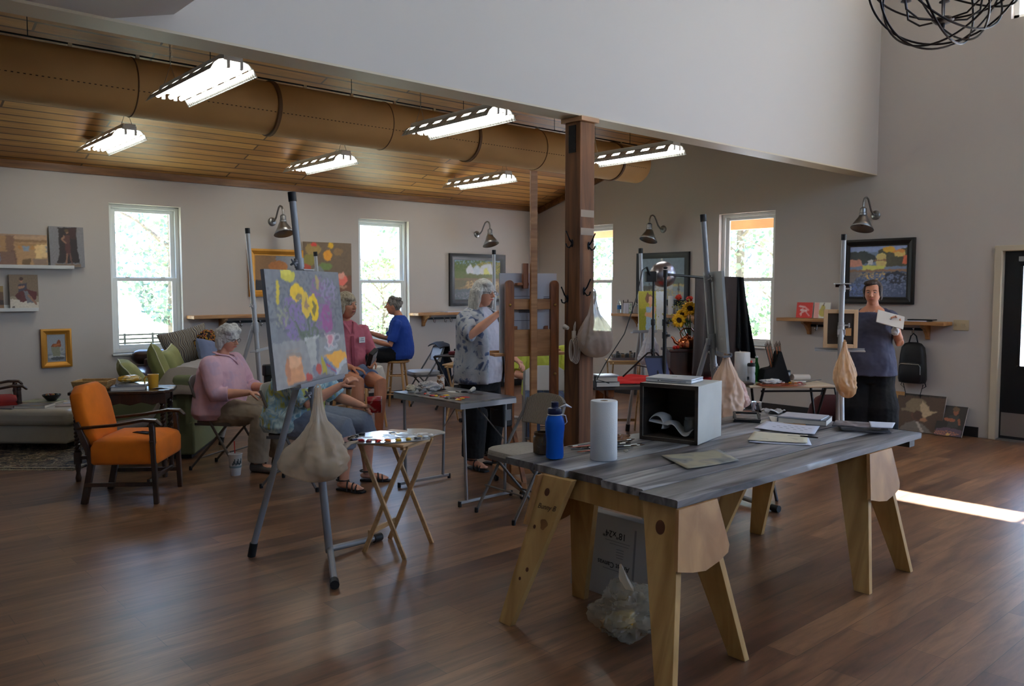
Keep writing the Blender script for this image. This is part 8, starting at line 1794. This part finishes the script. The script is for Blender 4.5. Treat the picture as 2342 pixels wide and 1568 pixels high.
# the woman in the blue tee
m_bluet = mat('blue_jersey', (30, 66, 152), rough=.9, var=(6, .1)); sz = .675
J = dict(torso=seated_torso(sz, .95, 1.02, .04, .585), head=(0, .045, sz + .705), yaw=0, pitch=0, ra=.95,
         armR=((.19, -.03, sz + .475), (.22, .16, sz + .26), (.10, .42, sz + .36)), armL=((-.19, -.03, sz + .475), (-.235, .05, sz + .20), (-.15, .36, sz + .27), (.1, .9, .3), (.3, 0, -1), .7, 1),
         legR=((.09, .0, sz + .07), (.13, .42, sz + .03), (.12, .40, .30)), legL=((-.09, .0, sz + .07), (-.13, .42, sz + .03), (-.12, .40, .30)))
t, hm = person('curly grey-haired woman in a blue tee, in profile on a stool before the window', (P4.x, P4.y, 0), face(-.747, .665), J, SK2,
    dict(m=h_grey, blobs=cap(1.03, .038, -.024) + [((0, -.05, -.01), (.07, .05, .06))], tufts=[((0, -.035, .055), 30, (.062, .07, .066), .027)], disp=.014),
    dict(name='t_shirt', m=m_bluet, hem=sz, sleeve=.85, rs=.068, g=.024, fd=.018), dict(name='trousers', m=m_black_c, waist=sz + .14, end=1.9))
name_tag(t, T(-.10, .112, sz + .40) @ rot(pi + .55), .075, .05)
# the white-haired painter
m_floral = patches('blue_floral', [(0, (70, 78, 104)), (.36, (88, 98, 124)), (.44, (164, 170, 178)), (.58, (176, 180, 186)), (.64, (92, 108, 140)), (.74, (62, 72, 98))], 1.0, 11, .85, detail=5, dist=.4)
ST = lambda w=1, d=1: [(y, z, rx * w, ry * d) for y, z, rx, ry in ((0, .70, .13, .11), (0, .78, .18, .14), (0, .90, .195, .155), (0, 1.00, .18, .15), (.01, 1.10, .175, .145), (.01, 1.22, .185, .135), (0, 1.32, .19, .115), (-.005, 1.39, .165, .092), (-.01, 1.43, .11, .072), (-.01, 1.455, .07, .06))]
J = dict(torso=ST(1.08, 1.12), head=(-.01, .05, 1.575), yaw=.08, pitch=-.08, ra=1.05, rl=1.05,
         armR=((.20, .0, 1.355), (.30, .16, 1.22), (.09, .285, 1.40), (-.7, .4, .45), (-.2, .6, -.6), .9, -1), armL=((-.20, .0, 1.355), (-.275, .06, 1.10), (-.19, .26, .985), (.1, .9, -.4), (.3, 0, -1), .5, 1),
         legR=((.095, 0, .86), (.10, .03, .47), (.10, .0, .085)), legL=((-.095, 0, .86), (-.14, .03, .47), (-.16, -.02, .085)))
locks = []
for i in range(15):
    a = R(168 + i * (204 / 14)); c, s_ = cos(a), sin(a); locks.append(([(c * .062, s_ * .07 - .012, .085), (c * .096, s_ * .10 - .015, .02), (c * .105, s_ * .105 - .02, -.07), (c * .115, s_ * .11 - .02, -.165 - .02 * sin(i * 2.1))], [.030, .034, .034, .018]))
t, hm = person('standing woman with long white hair, glasses and blue floral shirt, painting at the wooden easel', (4.705, 5.72, 0), face(.16, -.95), J, SK,
    dict(m=h_silver, blobs=cap(1.07, .038, -.016) + [((.03, .045, .09), (.05, .045, .03)), ((0, -.07, -.06), (.085, .045, .10))], locks=locks, disp=.008),
    dict(name='white_tee', m=mat('white_jersey', (200, 200, 212), rough=.9), hem=.78, sleeve=.5, rs=.060, g=.022), dict(name='trousers', m=m_black_c, waist=.80, end=1.93, wide=1.35, g=.018))
def overshirt(J, m, t, hem, gap=R(26), g=.045, sleeve=1.05, rs=.080):
    tor = [x for x in J['torso'] if x[1] >= hem - 1e-6]; q = MB()
    def sh(u, v):
        i = v * (len(tor) - 1.001); k = int(i); f = i - k; y, z, rx, ry = [a + (b - a) * f for a, b in zip(tor[k], tor[k + 1])]; gp = gap * (1 - .1 * v); a = pi / 2 + gp + (2 * pi - 2 * gp) * u; e = g * (1 if v < .8 else 1 - (v - .8) * 3.4) + .035 * max(0, .35 - v) ; w = .010 * sin(u * 46 + v * 3) * (1 - v)
        return (cos(a) * (rx + e + w), y + sin(a) * (ry + e + w), z)
    q.sheet(sh, 60, 26); q.build('open_shirt', m, t, solid=.006)
    for sd in ('R', 'L'):
        S, E, Wr = [V(p) for p in J['arm' + sd][:3]]; e = E.lerp(Wr, sleeve - 1) if sleeve > 1 else S.lerp(E, sleeve); q = MB(); q.tube([S - (E - S) * .2 + V((0, 0, -.01)), S, S.lerp(E, .5), S.lerp(E, .95), e], [rs * .85, rs * 1.02, rs, rs * .98, rs * .98], 18); q.build('sleeve', m, t, disp=(.06, .014), sub=1)
overshirt(J, m_floral, t, .78)
glasses(t, hm, mat('dark_rims', (30, 24, 26), rough=.3)); sandals(t, J, MATS['black_sandal'])
q = MB(); q.tube([(-.19 + .033 * cos(a), .235, .998 + .033 * sin(a)) for a in [2 * pi * i / 20 for i in range(20)]], .006, 7, closed=True); q.build('bracelet', m_silver, t)
# the person in yellow
m_yellow = patches('yellow_tee', [(0, (168, 174, 62)), (.62, (180, 186, 72)), (.72, (110, 160, 170))], 1.0, 6, .9)
P6 = V((5.98, 6.22, 0)); f6 = (-.66, -.75)
J = dict(torso=seated_torso(.46, 1.05, 1.15, .05), head=(0, .03, 1.16), pitch=-.25, armR=((.205, -.03, .95), (.27, .10, .72), (.06, .27, .70), (-.95, .2, 0), (0, 0, -1), .4, -1), armL=((-.205, -.03, .95), (-.27, .10, .72), (-.04, .28, .72), (.95, .2, 0), (0, 0, -1), .4, 1),
         legR=((.10, .0, .53), (.12, .42, .50), (.12, .36, .085)), legL=((-.10, .0, .53), (-.12, .42, .50), (-.12, .40, .085)))
t, hm = person('seated person in a bright yellow tee, head hidden behind the panel on the wooden easel', P6, face(*f6), J, SK, dict(m=h_grey, blobs=cap(1.05)),
    dict(name='t_shirt', m=m_yellow, hem=.46, sleeve=.85, rs=.074, g=.026, fd=.02), dict(name='jeans', m=mat('faded_denim', (84, 100, 130), rough=.9, var=(10, .15)), waist=.60, end=1.95))
folding_chair('folding chair under the person in the yellow tee', P6, face(*f6), m_pad, m_pad)
p = P6 + V((f6[0], f6[1], 0)) * .62; folding_chair('folding chair whose pale back shows between the wooden easel uprights', (p.x, p.y, 0), face(-f6[0], -f6[1]) + pi, m_pad, m_gpan)
# the woman with the tablet
m_slate = mat('slate_blue_knit', (70, 72, 92), rough=.9, var=(7, .1)); P7 = V((7.98, 3.66, 0)); f7 = (-.905, -.30)
J = dict(torso=ST(.93, 1.0), head=(0, .03, 1.575), yaw=-.02, pitch=-.10, ra=1.02, rl=1.06,
         armR=((.165, .0, 1.345), (.235, .0, 1.08), (.20, .18, .93)), armL=((-.165, .0, 1.345), (-.255, .03, 1.09), (-.225, .17, 1.255), (.25, .3, .95), (-.1, .9, -.2), .6, 1),
         legR=((.095, 0, .86), (.10, .02, .47), (.10, .0, .085)), legL=((-.095, 0, .86), (-.10, .02, .47), (-.11, 0, .085)))
t, hm = person('dark-haired woman in a slate blue top holding up a tablet near the right wall', P7, face(*f7), J, SK2,
    dict(m=h_brown, blobs=[((0, -.036, .036), (.081, .092, .092)), ((0, -.055, .03), (.086, .085, .10)), ((0, -.075, -.05), (.062, .04, .06)), ((.018, .022, .098), (.060, .045, .030)), ((.066, .006, .022), (.021, .04, .055)), ((-.066, .006, .022), (.021, .04, .055)), ((.07, -.03, -.03), (.018, .03, .045)), ((-.07, -.03, -.03), (.018, .03, .045))], disp=.006),
    dict(name='loose_top', m=m_slate, hem=.78, sleeve=.42, rs=.066, g=.022, flare=.05, fd=.03, fold=.12, neck=2), dict(name='trousers', m=m_black_c, waist=1.0, end=1.95, wide=1.7, g=.03))
q = MB(); q.tube([(.06, -.01, 1.46), (.045, .05, 1.42), (0, .10, 1.375), (-.045, .05, 1.42), (-.06, -.01, 1.46)], .0014, 5); q.ell((0, .102, 1.372), (.006, .004, .008), 10, 8); q.build('necklace', m_silver, t)
mw = T(*P7) @ rot(face(*f7)); p = mw @ V((-.185, .255, 1.33)); tb = thing('tablet', 'pale tablet held up by the dark-haired woman', 'tablet', p, face(*f7) + .25, rx=R(48), ry=R(-16)); q = MB(); q.box((0, 0, 0), (.245, .010, .175)); q.build('back_shell', mat('pale_tablet_shell', (206, 200, 190), rough=.4), tb, bevel=.004); q = MB(); q.box((0, -.0056, 0), (.215, .001, .15)); q.build('screen', m_phone, tb); q = MB(); q.ell((0, .0054, 0), (.009, .0008, .009), 12, 6); q.build('logo_mark', MATS['logo_grey'], tb)
q = crumple(140, .04, (1, .8, 1.1), .35, n=20, k=14); p = mw @ V((-.225, .20, 1.22)); solo(q, 'paper_tissue', m_napkin, 'wadded tissue in the tablet hand of the dark-haired woman', 'tissue', p)
